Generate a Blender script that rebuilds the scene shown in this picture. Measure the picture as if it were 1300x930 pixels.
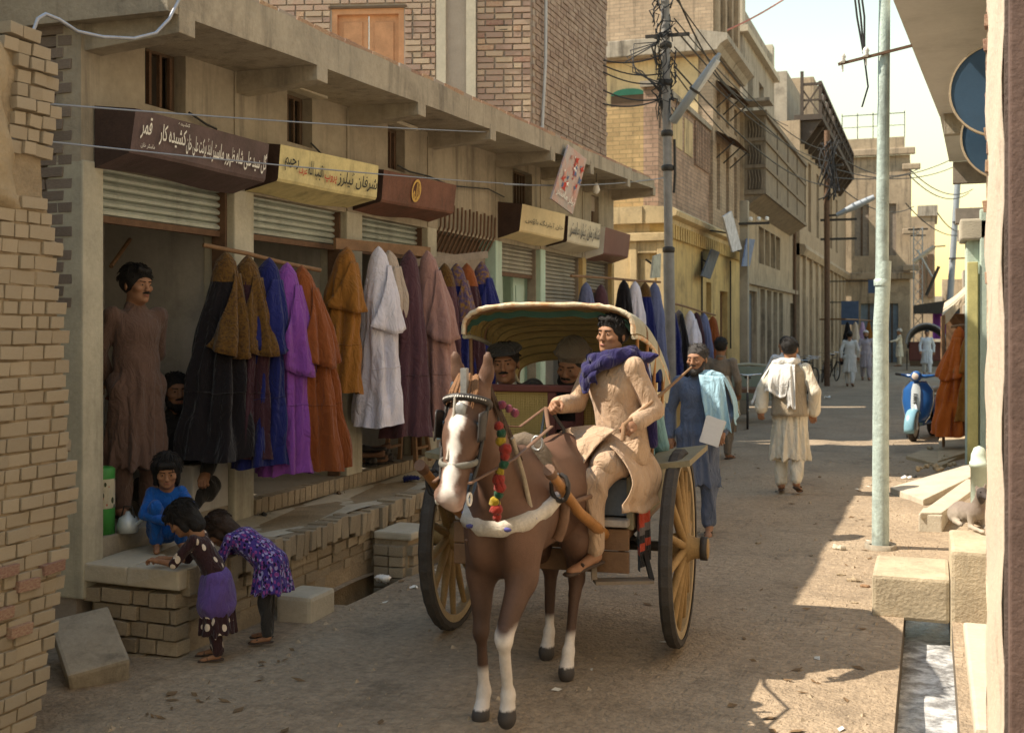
import bpy, math, random
import numpy as np
from mathutils import Vector, Matrix, Euler
for _o in list(bpy.data.objects): bpy.data.objects.remove(_o)
random.seed(7); RNG = np.random.RandomState(11)
SC = bpy.context.scene; COL = SC.collection
R = math.radians

# ------------------------------------------------------------------ camera, sky, sun, exposure
FPX, CU, HV, CAMZ = 1450.0, 650.0, 413.0, 1.9
TH = math.atan(531.0 / FPX)
cam = bpy.data.cameras.new('camera'); camo = bpy.data.objects.new('camera', cam); COL.objects.link(camo)
camo.location = (0, 0, CAMZ); camo.rotation_euler = (R(90), 0, TH)
cam.sensor_width = 36; cam.lens = FPX / 1300 * 36; cam.shift_y = -(465 - HV) / 1300
cam.clip_start = .05; cam.clip_end = 2000
cam.dof.use_dof = True; cam.dof.focus_distance = 7.2; cam.dof.aperture_fstop = 4.0
SC.camera = camo
world = bpy.data.worlds.new('World'); SC.world = world; world.use_nodes = True
wn = world.node_tree.nodes; wn.clear()
sky = wn.new('ShaderNodeTexSky'); sky.sky_type = 'NISHITA'; sky.sun_disc = False
SUN_EL, SUN_AZ = 50.0, -110.0          # azimuth measured from +Y (down the street) towards +X (right)
sky.sun_elevation = R(SUN_EL); sky.sun_rotation = R(SUN_AZ)
sky.air_density = 2.55; sky.dust_density = .4; sky.ozone_density = 0; sky.altitude = 300
bg = wn.new('ShaderNodeBackground'); bg.inputs[1].default_value = .115
wo = wn.new('ShaderNodeOutputWorld')
world.node_tree.links.new(sky.outputs[0], bg.inputs[0]); world.node_tree.links.new(bg.outputs[0], wo.inputs[0])
sl = bpy.data.lights.new('sun', 'SUN'); sl.energy = 5.0; sl.angle = R(.53); sl.color = (1, .88, .72)
so = bpy.data.objects.new('sun', sl); COL.objects.link(so)
_sd = Vector((math.sin(R(SUN_AZ)) * math.cos(R(SUN_EL)), math.cos(R(SUN_AZ)) * math.cos(R(SUN_EL)), math.sin(R(SUN_EL))))
so.rotation_euler = _sd.to_track_quat('Z', 'Y').to_euler(); so.location = (-20, 0, 30)
vs = SC.view_settings; vs.view_transform = 'Standard'; vs.look = 'None'; vs.gamma = 1; vs.use_curve_mapping = False
vs.exposure = .92
SC.cycles.use_denoising = True; SC.cycles.max_bounces = 8; SC.cycles.diffuse_bounces = 5

def W(u, v, x=None, y=None, z=None, d=None):
    """the place in the street seen at photograph pixel (u,v) on a plane of constant x, y or z (or depth d)"""
    a = (u - CU) / FPX; c, s = math.cos(TH), math.sin(TH)
    dx, dy, dz = -s + c * a, c + s * a, -(v - HV) / FPX
    if d is None:
        d = x / dx if x is not None else y / dy if y is not None else (z - CAMZ) / dz
    return Vector((dx * d, dy * d, CAMZ + dz * d))

# ------------------------------------------------------------------ materials
def lin(c):
    if isinstance(c, str):
        c = c.lstrip('#'); c = [int(c[i:i + 2], 16) / 255 for i in (0, 2, 4)]
        c = [x / 12.92 if x <= .04045 else ((x + .055) / 1.055) ** 2.4 for x in c]
    return (c[0], c[1], c[2], 1)
MATS = {}
def mat(name, col, rough=.85, var=.25, scale=5, bump=.15, bscale=60, metal=0, rnd=0, streak=0, stain=0, col2=None,
        weave=0, spec=.3, emit=None, alpha=None, hue=0, split=None):
    """generic procedural surface: colour broken by two noises, optional rain streaks, blotches, second colour, weave bump"""
    if name in MATS: return MATS[name]
    m = bpy.data.materials.new(name); MATS[name] = m; m.use_nodes = True
    nt = m.node_tree; N = nt.nodes; L = nt.links.new; b = N['Principled BSDF']
    def node(t, **k):
        n = N.new(t)
        for a, v in k.items(): setattr(n, a, v)
        return n
    def math_(op, a, b_=None, clamp=False):
        n = node('ShaderNodeMath', operation=op, use_clamp=clamp)
        for i, q in enumerate((a, b_)):
            if q is None: continue
            if isinstance(q, (int, float)): n.inputs[i].default_value = q
            else: L(q, n.inputs[i])
        return n.outputs[0]
    def mix(f, a, c, bt='MIX'):
        n = node('ShaderNodeMix', data_type='RGBA', blend_type=bt)
        if isinstance(f, (int, float)): n.inputs[0].default_value = f
        else: L(f, n.inputs[0])
        for i, q in ((6, a), (7, c)):
            if isinstance(q, tuple): n.inputs[i].default_value = q
            else: L(q, n.inputs[i])
        return n.outputs[2]
    tc = node('ShaderNodeTexCoord'); oi = node('ShaderNodeObjectInfo')
    off = node('ShaderNodeVectorMath', operation='ADD'); L(tc.outputs['Object'], off.inputs[0])
    sc_ = node('ShaderNodeVectorMath', operation='SCALE'); L(oi.outputs['Location'], sc_.inputs[0]); sc_.inputs['Scale'].default_value = 1.0
    L(sc_.outputs[0], off.inputs[1]); P = off.outputs[0]
    def noise(s, det=4, r=.55, vec=P):
        n = node('ShaderNodeTexNoise'); n.inputs['Scale'].default_value = s; n.inputs['Detail'].default_value = det
        n.inputs['Roughness'].default_value = r; L(vec, n.inputs['Vector']); return n.outputs[0]
    def ramp(v, lo, hi):
        n = node('ShaderNodeMapRange'); L(v, n.inputs[0]); n.inputs[1].default_value = lo; n.inputs[2].default_value = hi
        return n.outputs[0]
    base = lin(col)
    n1 = noise(scale, 5, .6); n2 = noise(scale * 9, 3, .6)
    c = base
    if col2 is not None: c = mix(ramp(n1, .42, .62), base, lin(col2))
    f = math_('ADD', math_('MULTIPLY', math_('SUBTRACT', n1, .5), var * 3.0), math_('MULTIPLY', math_('SUBTRACT', n2, .5), var * 1.6))
    f = math_('ADD', f, 1.0)
    if rnd:
        f = math_('MULTIPLY', f, math_('ADD', math_('MULTIPLY', math_('SUBTRACT', oi.outputs['Random'], .5), 2 * rnd), 1.0))
    sclc = node('ShaderNodeVectorMath', operation='SCALE')
    if isinstance(c, tuple): sclc.inputs[0].default_value = c[:3]
    else: L(c, sclc.inputs[0])
    L(f, sclc.inputs['Scale']); c = sclc.outputs[0]
    if hue:
        h = node('ShaderNodeHueSaturation'); L(c, h.inputs['Color'])
        L(math_('ADD', math_('MULTIPLY', math_('SUBTRACT', oi.outputs['Random'], .5), hue), .5), h.inputs['Hue']); c = h.outputs[0]
    if streak:
        mp = node('ShaderNodeMapping'); L(P, mp.inputs[0]); mp.inputs['Scale'].default_value = (5, 5, .45)
        s1 = noise(1.3, 5, .65, mp.outputs[0]); c = mix(math_('MULTIPLY', ramp(s1, .52, .74), streak), c, lin((.055, .045, .035)))
    if stain:
        s2 = noise(1.6, 6, .7); c = mix(math_('MULTIPLY', ramp(s2, .54, .72), stain), c, lin((.07, .055, .04)))
    L(c, b.inputs['Base Color'])
    b.inputs['Roughness'].default_value = rough; b.inputs['Metallic'].default_value = metal
    b.inputs['Specular IOR Level'].default_value = spec
    if bump:
        bm = node('ShaderNodeBump'); bm.inputs['Strength'].default_value = bump; bm.inputs['Distance'].default_value = .02
        hgt = noise(bscale, 5, .65)
        if weave:
            wv = node('ShaderNodeTexWave', wave_type='BANDS'); wv.inputs['Scale'].default_value = weave; wv.inputs['Distortion'].default_value = 1.5
            L(P, wv.inputs[0]); hgt = math_('ADD', hgt, math_('MULTIPLY', wv.outputs[1], .3))
        L(hgt, bm.inputs['Height']); L(bm.outputs[0], b.inputs['Normal'])
    if emit: b.inputs['Emission Color'].default_value = lin(emit); b.inputs['Emission Strength'].default_value = 1
    return m
def mat_vcol(name, rough=.75, bump=.1, bscale=80, var=.12):
    """surface whose own markings (coat, print) are stored with the mesh"""
    if name in MATS: return MATS[name]
    m = mat(name, (.5, .5, .5), rough=rough, bump=bump, bscale=bscale, var=var)
    nt = m.node_tree; b = nt.nodes['Principled BSDF']; src = b.inputs['Base Color'].links[0].from_node
    at = nt.nodes.new('ShaderNodeAttribute'); at.attribute_name = 'coat'; nt.links.new(at.outputs[0], src.inputs[0])
    return m
def fabric(name, col, col2=None, rough=.92, var=.12, scale=9, bump=.25, bscale=140):
    new = 'fabric_' + name not in MATS; m = mat('fabric_' + name, col, rough=rough, var=var, scale=scale, bump=bump, bscale=bscale, col2=col2, spec=.12)
    if new:
        nt = m.node_tree; N = nt.nodes; L = nt.links.new; b = N['Principled BSDF']; old = b.inputs['Normal'].links[0].from_socket; tc = N.new('ShaderNodeTexCoord'); mp = N.new('ShaderNodeMapping'); mp.inputs['Scale'].default_value = (1, 1, .45); L(tc.outputs['Object'], mp.inputs[0])
        nz = N.new('ShaderNodeTexNoise'); nz.inputs['Scale'].default_value = 13; nz.inputs['Detail'].default_value = 3; nz.inputs['Distortion'].default_value = .8; L(mp.outputs[0], nz.inputs[0])
        ab = N.new('ShaderNodeMath'); ab.operation = 'SUBTRACT'; ab.inputs[1].default_value = .5; L(nz.outputs[0], ab.inputs[0]); a2 = N.new('ShaderNodeMath'); a2.operation = 'ABSOLUTE'; L(ab.outputs[0], a2.inputs[0])
        bp = N.new('ShaderNodeBump'); bp.inputs['Strength'].default_value = .8; bp.inputs['Distance'].default_value = .05; L(a2.outputs[0], bp.inputs['Height']); L(old, bp.inputs['Normal']); L(bp.outputs[0], b.inputs['Normal'])
        b.inputs['Sheen Weight'].default_value = .15
    return m

# ------------------------------------------------------------------ mesh building
def link(o, parent=None):
    COL.objects.link(o)
    if parent is not None: o.parent = parent
    return o
def tag(o, label=None, cat=None, group=None, kind=None):
    if label: o['label'] = label
    if cat: o['category'] = cat
    if group: o['group'] = group
    if kind: o['kind'] = kind
    return o
def thing(name, label, cat, loc=(0, 0, 0), rz=0, group=None):
    o = bpy.data.objects.new(name, None); o.empty_display_size = .1; COL.objects.link(o)
    o.location = loc; o.rotation_euler = (0, 0, rz); return tag(o, label, cat, group)
def root_off(p):
    v = Vector((0, 0, 0))
    while p is not None: v = v + p.location; p = p.parent
    return v
class MB:
    def __init__(s): s.v = []; s.f = []; s.sm = []
    def add(s, vs_, fs, smooth=False):
        n = len(s.v); s.v += [tuple(p) for p in vs_]; s.f += [tuple(i + n for i in f) for f in fs]; s.sm += [smooth] * len(fs); return s
    def box(s, lo, hi, M=None, jit=0):
        x0, y0, z0 = lo; x1, y1, z1 = hi
        p = [Vector(q) for q in ((x0, y0, z0), (x1, y0, z0), (x1, y1, z0), (x0, y1, z0), (x0, y0, z1), (x1, y0, z1), (x1, y1, z1), (x0, y1, z1))]
        if jit: p = [q + Vector((random.uniform(-jit, jit), random.uniform(-jit, jit), random.uniform(-jit, jit))) for q in p]
        if M is not None: p = [M @ q for q in p]
        return s.add(p, [(0, 3, 2, 1), (4, 5, 6, 7), (0, 1, 5, 4), (1, 2, 6, 5), (2, 3, 7, 6), (3, 0, 4, 7)])
    def bar(s, a, b, w, h=None, up=(0, 0, 1)):
        """square bar from a to b"""
        a, b = Vector(a), Vector(b); h = h or w; d = (b - a); l = d.length; d.normalize(); u = Vector(up)
        if abs(d.dot(u)) > .98: u = Vector((0, 1, 0))
        sx = d.cross(u).normalized(); uz = sx.cross(d).normalized()
        M = Matrix((sx, d, uz)).transposed().to_4x4(); M.translation = a
        return s.box((-w / 2, 0, -h / 2), (w / 2, l, h / 2), M)
    def tube(s, pts, r, n=8, cap=True, smooth=True, flat=None):
        pts = [Vector(p) for p in pts]; rs = r if isinstance(r, (list, tuple)) else [r] * len(pts); k = len(pts)
        vs_, fs = [], []; ref = None
        for i, p in enumerate(pts):
            d = (pts[min(i + 1, k - 1)] - pts[max(i - 1, 0)]).normalized()
            if ref is None:
                ref = Vector((0, 0, 1)) if abs(d.z) < .9 else Vector((1, 0, 0))
            sx = d.cross(ref).normalized(); ref = sx.cross(d).normalized()
            for j in range(n):
                a = 2 * math.pi * j / n; vs_.append(p + (sx * math.cos(a) + ref * math.sin(a) * (flat or 1)) * rs[i])
        for i in range(k - 1):
            for j in range(n):
                fs.append((i * n + j, i * n + (j + 1) % n, (i + 1) * n + (j + 1) % n, (i + 1) * n + j))
        s.add(vs_, fs, smooth)
        if cap: s.add(vs_[:n], [tuple(range(n))[::-1]]); s.add(vs_[-n:], [tuple(range(n))])
        return s
    def lathe(s, prof, c=(0, 0, 0), axis='z', n=16, smooth=True, arc=(0, 2 * math.pi)):
        """prof: list of (radius, height)"""
        full = abs(arc[1] - arc[0] - 2 * math.pi) < 1e-6; m = n if full else n + 1; vs_, fs = [], []
        for r_, h in prof:
            for j in range(m):
                a = arc[0] + (arc[1] - arc[0]) * j / n; x, y = r_ * math.cos(a), r_ * math.sin(a)
                q = {'z': (x, y, h), 'x': (h, x, y), 'y': (x, h, y)}[axis]
                vs_.append((q[0] + c[0], q[1] + c[1], q[2] + c[2]))
        for i in range(len(prof) - 1):
            for j in range(n):
                j2 = (j + 1) % m
                fs.append((i * m + j, i * m + j2, (i + 1) * m + j2, (i + 1) * m + j))
        return s.add(vs_, fs, smooth)
    def prism(s, poly, y0, y1, axis='y'):
        """polygon of (x,z) pairs pushed along y (or (y,z) along x, or (x,y) along z)"""
        f = {'y': lambda p, t: (p[0], t, p[1]), 'x': lambda p, t: (t, p[0], p[1]), 'z': lambda p, t: (p[0], p[1], t)}[axis]
        n = len(poly); vs_ = [f(p, y0) for p in poly] + [f(p, y1) for p in poly]
        fs = [tuple(range(n)), tuple(range(2 * n - 1, n - 1, -1))] + [(i + n, (i + 1) % n + n, (i + 1) % n, i) for i in range(n)]
        return s.add(vs_, fs)
    def grid(s, fn, nu, nv, smooth=True, wrap=False):
        vs_ = [fn(i / nu, j / nv) for j in range(nv + 1) for i in range(nu + (0 if wrap else 1))]
        m = nu + (0 if wrap else 1)
        fs = [(j * m + i, j * m + (i + 1) % m, (j + 1) * m + (i + 1) % m, (j + 1) * m + i) for j in range(nv) for i in range(nu)]
        return s.add(vs_, fs, smooth)
    def ball(s, c, r, n=10, m=6, sc=(1, 1, 1)):
        return s.grid(lambda a, b: (c[0] + r * sc[0] * math.cos(2 * math.pi * a) * math.sin(math.pi * b), c[1] + r * sc[1] * math.sin(2 * math.pi * a) * math.sin(math.pi * b), c[2] - r * sc[2] * math.cos(math.pi * b)), n, m, True, True)
    def holes(s, axis, plane, thick, a0, a1, z0, z1, holes, front=1):
        """wall sheet with rectangular openings and real reveals. axis 'x': plane x=const, a runs along y; axis 'y': plane y=const, a along x.
        the wall body goes from plane to plane - front*thick"""
        A = sorted({a0, a1, *[q for h in holes for q in h[:2] if a0 < q < a1]}); Z = sorted({z0, z1, *[q for h in holes for q in h[2:4] if z0 < q < z1]})
        solid = lambda i, j: 0 <= i < len(A) - 1 and 0 <= j < len(Z) - 1 and not any(h[0] < (A[i] + A[i + 1]) / 2 < h[1] and h[2] < (Z[j] + Z[j + 1]) / 2 < h[3] for h in holes)
        P = (lambda a, z, t: (plane - front * t, a, z)) if axis == 'x' else (lambda a, z, t: (a, plane - front * t, z))
        for i in range(len(A) - 1):
            for j in range(len(Z) - 1):
                if not solid(i, j): continue
                p = [(A[i], Z[j]), (A[i + 1], Z[j]), (A[i + 1], Z[j + 1]), (A[i], Z[j + 1])]
                s.add([P(*q, 0) for q in p], [(0, 1, 2, 3)]); s.add([P(*q, thick) for q in p], [(3, 2, 1, 0)])
                for (di, dj, e) in ((-1, 0, (3, 0)), (1, 0, (1, 2)), (0, -1, (0, 1)), (0, 1, (2, 3))):
                    if not solid(i + di, j + dj):
                        q0, q1 = p[e[0]], p[e[1]]; s.add([P(*q0, 0), P(*q1, 0), P(*q1, thick), P(*q0, thick)], [(0, 3, 2, 1)])
        return s
    def mesh(s, name, off=None):
        me = bpy.data.meshes.new(name); v = s.v
        if off is not None and off.length > 0: v = [(p[0] - off.x, p[1] - off.y, p[2] - off.z) for p in v]
        me.from_pydata(v, [], s.f); me.polygons.foreach_set('use_smooth', s.sm); me.update(); return me
    def build(s, name, m, parent=None, local=False, bevel=0, recalc=False):
        me = s.mesh(name, None if local or parent is None else root_off(parent)); me.materials.append(m)
        if recalc or bevel:
            import bmesh
            b = bmesh.new(); b.from_mesh(me); bmesh.ops.recalc_face_normals(b, faces=b.faces)
            if bevel:
                bmesh.ops.remove_doubles(b, verts=b.verts, dist=1e-5)
                ed = [e for e in b.edges if len(e.link_faces) == 2 and e.calc_face_angle(0) > .6]
                bmesh.ops.bevel(b, geom=ed, offset=bevel, segments=2, affect='EDGES', profile=.6, clamp_overlap=True)
            b.to_mesh(me); b.free()
        o = bpy.data.objects.new(name, me); return link(o, parent)
def copy_tree(o, parent=None):
    c = o.copy(); COL.objects.link(c); c.parent = parent
    for ch in list(o.children): copy_tree(ch, c)
    return c

# ------------------------------------------------------------------ sculpting with smooth distance fields (people, horse, dog, cloth)
class SDF:
    def __init__(s, h): s.h = h; s.ops = []; s.disp = []
    def _op(s, fn, lo, hi, k, op): s.ops.append((fn, np.array(lo, float), np.array(hi, float), k, op)); return s
    def cone(s, a, b, ra, rb, k=.03, flat=None, op='u'):
        a, b = np.array(a, float), np.array(b, float); ba = b - a; L2 = max(ba.dot(ba), 1e-9); sc = 1.0; n = None
        if flat is not None: n = np.array(flat[0], float); n /= np.linalg.norm(n); sc = flat[1]
        def fn(X, Y, Z):
            px, py, pz = X - a[0], Y - a[1], Z - a[2]
            h = np.clip((px * ba[0] + py * ba[1] + pz * ba[2]) / L2, 0, 1); r = ra + (rb - ra) * h
            qx, qy, qz = px - ba[0] * h, py - ba[1] * h, pz - ba[2] * h
            if n is not None:
                qn = (qx * n[0] + qy * n[1] + qz * n[2]) * (1 - 1 / sc); qx, qy, qz = qx - n[0] * qn, qy - n[1] * qn, qz - n[2] * qn
            return (np.sqrt(qx * qx + qy * qy + qz * qz) - r) * min(1, sc)
        m = max(ra, rb) * max(1, sc) + k
        return s._op(fn, np.minimum(a, b) - m, np.maximum(a, b) + m, k, op)
    def ell(s, c, r, k=.03, rot=None, op='u'):
        c, r = np.array(c, float), np.array(r, float); Rm = None if rot is None else np.array(Euler(rot).to_matrix().transposed())
        def fn(X, Y, Z):
            p = [X - c[0], Y - c[1], Z - c[2]]
            if Rm is not None: p = [Rm[i, 0] * p[0] + Rm[i, 1] * p[1] + Rm[i, 2] * p[2] for i in range(3)]
            k0 = np.sqrt((p[0] / r[0]) ** 2 + (p[1] / r[1]) ** 2 + (p[2] / r[2]) ** 2); k1 = np.sqrt((p[0] / r[0] ** 2) ** 2 + (p[1] / r[1] ** 2) ** 2 + (p[2] / r[2] ** 2) ** 2)
            return k0 * (k0 - 1) / np.maximum(k1, 1e-6)
        m = r.max() + k; return s._op(fn, c - m, c + m, k, op)
    def path(s, pts, rs, k=.03, flat=None):
        for i in range(len(pts) - 1): s.cone(pts[i], pts[i + 1], rs[i], rs[i + 1], k, flat)
        return s
    def cut(s, p, n):
        """keep what lies on the side the normal n points to"""
        p, n = np.array(p, float), np.array(n, float); n /= np.linalg.norm(n); s.ops.append((lambda X, Y, Z: -((X - p[0]) * n[0] + (Y - p[1]) * n[1] + (Z - p[2]) * n[2]), None, None, 0, 'i')); return s
    def mesh_arrays(s, M=None):
        h = s.h; us = [o for o in s.ops if o[4] == 'u']
        lo = np.min([o[1] for o in us], 0) - 2 * h; hi = np.max([o[2] for o in us], 0) + 2 * h
        n = np.maximum(np.ceil((hi - lo) / h).astype(int) + 1, 4); ax = [lo[i] + h * np.arange(n[i]) for i in range(3)]
        F = np.full(n, .5, np.float32)
        for fn, l, u, k, op in s.ops:
            if l is None: i0 = np.zeros(3, int); i1 = n
            else:
                i0 = np.clip(np.floor((l - 2 * h - lo) / h).astype(int), 0, n); i1 = np.clip(np.ceil((u + 2 * h - lo) / h).astype(int) + 1, 0, n)
            if (i1 <= i0).any(): continue
            X = ax[0][i0[0]:i1[0], None, None]; Y = ax[1][None, i0[1]:i1[1], None]; Z = ax[2][None, None, i0[2]:i1[2]]
            D = fn(X, Y, Z); sl_ = tuple(slice(i0[i], i1[i]) for i in range(3)); A = F[sl_]
            if op == 'u':
                if k > 0: hh = np.maximum(k - np.abs(A - D), 0) / k; F[sl_] = np.minimum(A, D) - hh * hh * k * .25
                else: F[sl_] = np.minimum(A, D)
            elif op == 's':
                D = -D
                if k > 0: hh = np.maximum(k - np.abs(A - D), 0) / k; F[sl_] = np.maximum(A, D) + hh * hh * k * .25
                else: F[sl_] = np.maximum(A, D)
            else: F[sl_] = np.maximum(A, D)
        X, Y, Z = ax[0][:, None, None], ax[1][None, :, None], ax[2][None, None, :]
        for d in s.disp: F = F + d(X, Y, Z)
        F[0] = F[-1] = .5; F[:, 0] = F[:, -1] = .5; F[:, :, 0] = F[:, :, -1] = .5
        return surfnet(F, lo, h)
def surfnet(F, lo, h):
    S = F < 0; c = [(i, j, k) for i in (0, 1) for j in (0, 1) for k in (0, 1)]
    sub = lambda A, o: A[o[0]:A.shape[0] - 1 + o[0], o[1]:A.shape[1] - 1 + o[1], o[2]:A.shape[2] - 1 + o[2]]
    cnt = sum(sub(S, o).astype(np.int8) for o in c); mask = (cnt > 0) & (cnt < 8); I = np.argwhere(mask)
    vid = np.full(mask.shape, -1, np.int64); vid[mask] = np.arange(len(I)); acc = np.zeros((len(I), 3)); num = np.zeros(len(I))
    for o in c:
        for axx in range(3):
            if o[axx]: continue
            o2 = list(o); o2[axx] = 1
            f0 = F[I[:, 0] + o[0], I[:, 1] + o[1], I[:, 2] + o[2]]; f1 = F[I[:, 0] + o2[0], I[:, 1] + o2[1], I[:, 2] + o2[2]]
            m = (f0 < 0) != (f1 < 0); t = np.where(m, f0 / np.where(f0 == f1, 1, f0 - f1), 0)
            q = np.tile(np.array(o, float), (len(I), 1)); q[:, axx] += t; acc += q * m[:, None]; num += m
    V = lo + (I + acc / np.maximum(num, 1)[:, None]) * h; Q = []
    for axx in range(3):
        a, b = [(1, 2), (2, 0), (0, 1)][axx]
        s0 = [slice(None)] * 3; s1 = [slice(None)] * 3; s0[axx] = slice(0, -1); s1[axx] = slice(1, None)
        A, B = S[tuple(s0)], S[tuple(s1)]; E = np.argwhere(A != B); E = E[(E[:, a] > 0) & (E[:, b] > 0) & (E[:, a] < F.shape[a] - 1) & (E[:, b] < F.shape[b] - 1)]
        if not len(E): continue
        g = []
        for da, db in ((1, 1), (0, 1), (0, 0), (1, 0)):
            e = E.copy(); e[:, a] -= da; e[:, b] -= db; g.append(vid[e[:, 0], e[:, 1], e[:, 2]])
        q = np.stack(g, 1); inside = A[E[:, 0], E[:, 1], E[:, 2]]; q[~inside] = q[~inside][:, ::-1]; Q.append(q)
    return V, np.concatenate(Q) if Q else np.zeros((0, 4), int)
def arr_obj(name, V, Q, m, parent=None, cols=None, loc=None):
    me = bpy.data.meshes.new(name); me.vertices.add(len(V)); me.vertices.foreach_set('co', np.asarray(V, np.float32).ravel())
    me.loops.add(len(Q) * 4); me.loops.foreach_set('vertex_index', np.asarray(Q, np.int32).ravel())
    me.polygons.add(len(Q)); me.polygons.foreach_set('loop_start', np.arange(len(Q), dtype=np.int32) * 4)
    me.polygons.foreach_set('use_smooth', np.ones(len(Q), bool)); me.update(calc_edges=True); me.validate()
    if cols is not None:
        a = me.color_attributes.new('coat', 'FLOAT_COLOR', 'POINT'); c4 = np.ones((len(V), 4), np.float32); c4[:, :3] = cols; a.data.foreach_set('color', c4.ravel())
    me.materials.append(m); o = bpy.data.objects.new(name, me); link(o, parent)
    if loc: o.location = loc
    return o
def sdf_obj(name, s, m, parent=None, cols=None):
    V, Q = s.mesh_arrays(); return arr_obj(name, V, Q, m, parent, cols(V) if cols else None)
def wob(X, Y, Z, f, ph=0):
    return np.sin(f * X + 1.7 * np.sin(f * .6 * Z + ph) + ph) * np.sin(f * .8 * Y + 1.3 * np.sin(f * .7 * X + 2 * ph)) * np.cos(f * .5 * Z + .5 * ph)
# ------------------------------------------------------------------ shared surface materials
M_PLASTER = mat('plaster_tan', (.33, .285, .215), var=.24, scale=2.2, bump=.4, bscale=35, streak=.6, stain=.35)
M_CONCRETE = mat('concrete', (.34, .295, .225), var=.25, scale=3, bump=.4, bscale=40, streak=.6, stain=.5)
M_CONC_PALE = mat('concrete_pale', (.46, .41, .32), var=.18, scale=3, bump=.3, bscale=50, stain=.3)
M_PILLAR = mat('pillar_paint', (.43, .40, .31), var=.22, scale=3.5, bump=.25, bscale=40, streak=.45, stain=.2)
M_BRICK_MUD = mat('brick_mud', (.43, .355, .255), var=.18, scale=8, bump=.5, bscale=70, rnd=.10, col2=(.37, .30, .21))
M_MUD = mat('mud_mortar', (.31, .24, .155), var=.3, scale=7, bump=.7, bscale=45)
M_MUDPL = mat('mud_plaster', (.37, .29, .185), var=.22, scale=4, bump=.6, bscale=40, stain=.3)
M_BRICK_DIM = mat('brick_grey', (.23, .185, .15), var=.2, scale=8, bump=.5, bscale=60, rnd=.15)
M_BRICK_PLAT = mat('brick_platform', (.36, .29, .20), var=.25, scale=9, bump=.6, bscale=60, rnd=.2, stain=.4)
M_BRICK_RED = mat('brick_red', (.36, .21, .145), var=.25, scale=7, bump=.5, bscale=60, rnd=.25, col2=(.40, .28, .19), hue=.03)
M_BRICK_PALE = mat('brick_pale', (.40, .30, .22), var=.2, scale=6, bump=.5, bscale=60, rnd=.18, col2=(.36, .24, .18), hue=.03)
M_MORTAR = mat('mortar_grey', (.33, .275, .225), var=.15, scale=5, bump=.3, bscale=50)
M_WOOD_DARK = mat('wood_dark', (.10, .065, .04), var=.3, scale=8, bump=.3, bscale=50)
M_WOOD = mat('wood_brown', (.22, .13, .07), var=.3, scale=8, bump=.3, bscale=60)
M_WOOD_GREY = mat('wood_grey', (.25, .21, .17), var=.3, scale=8, bump=.3, bscale=60)
M_SHUTTER = mat('shutter_steel', (.40, .43, .38), rough=.55, var=.2, scale=4, bump=.1, bscale=40, metal=.15, streak=.35, rnd=.08)
M_RUST = mat('rusty_iron', (.13, .075, .045), rough=.8, var=.4, scale=12, bump=.3, bscale=80)
M_IRON = mat('dark_iron', (.05, .045, .04), rough=.6, var=.3, scale=10, bump=.2, bscale=60, metal=.3)
M_INTERIOR = mat('interior_wash', (.44, .42, .38), var=.18, scale=2, bump=.2, bscale=30, stain=.45, streak=.3)
M_FLOOR = mat('shop_floor', (.30, .26, .20), var=.25, scale=4, bump=.3, bscale=40, stain=.3)
M_MINT = mat('mint_paint', (.42, .55, .46), rough=.6, var=.12, scale=6, bump=.15, bscale=50, stain=.2, streak=.25)
M_BLUEDOOR = mat('pale_blue_paint', (.30, .46, .56), rough=.6, var=.18, scale=5, bump=.15, bscale=50, stain=.4)
M_BLACK = mat('dark_void', (.012, .011, .01), var=.1, bump=0)
M_WHITE = mat('white_paper', (.8, .78, .74), var=.08, bump=.1)

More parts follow.
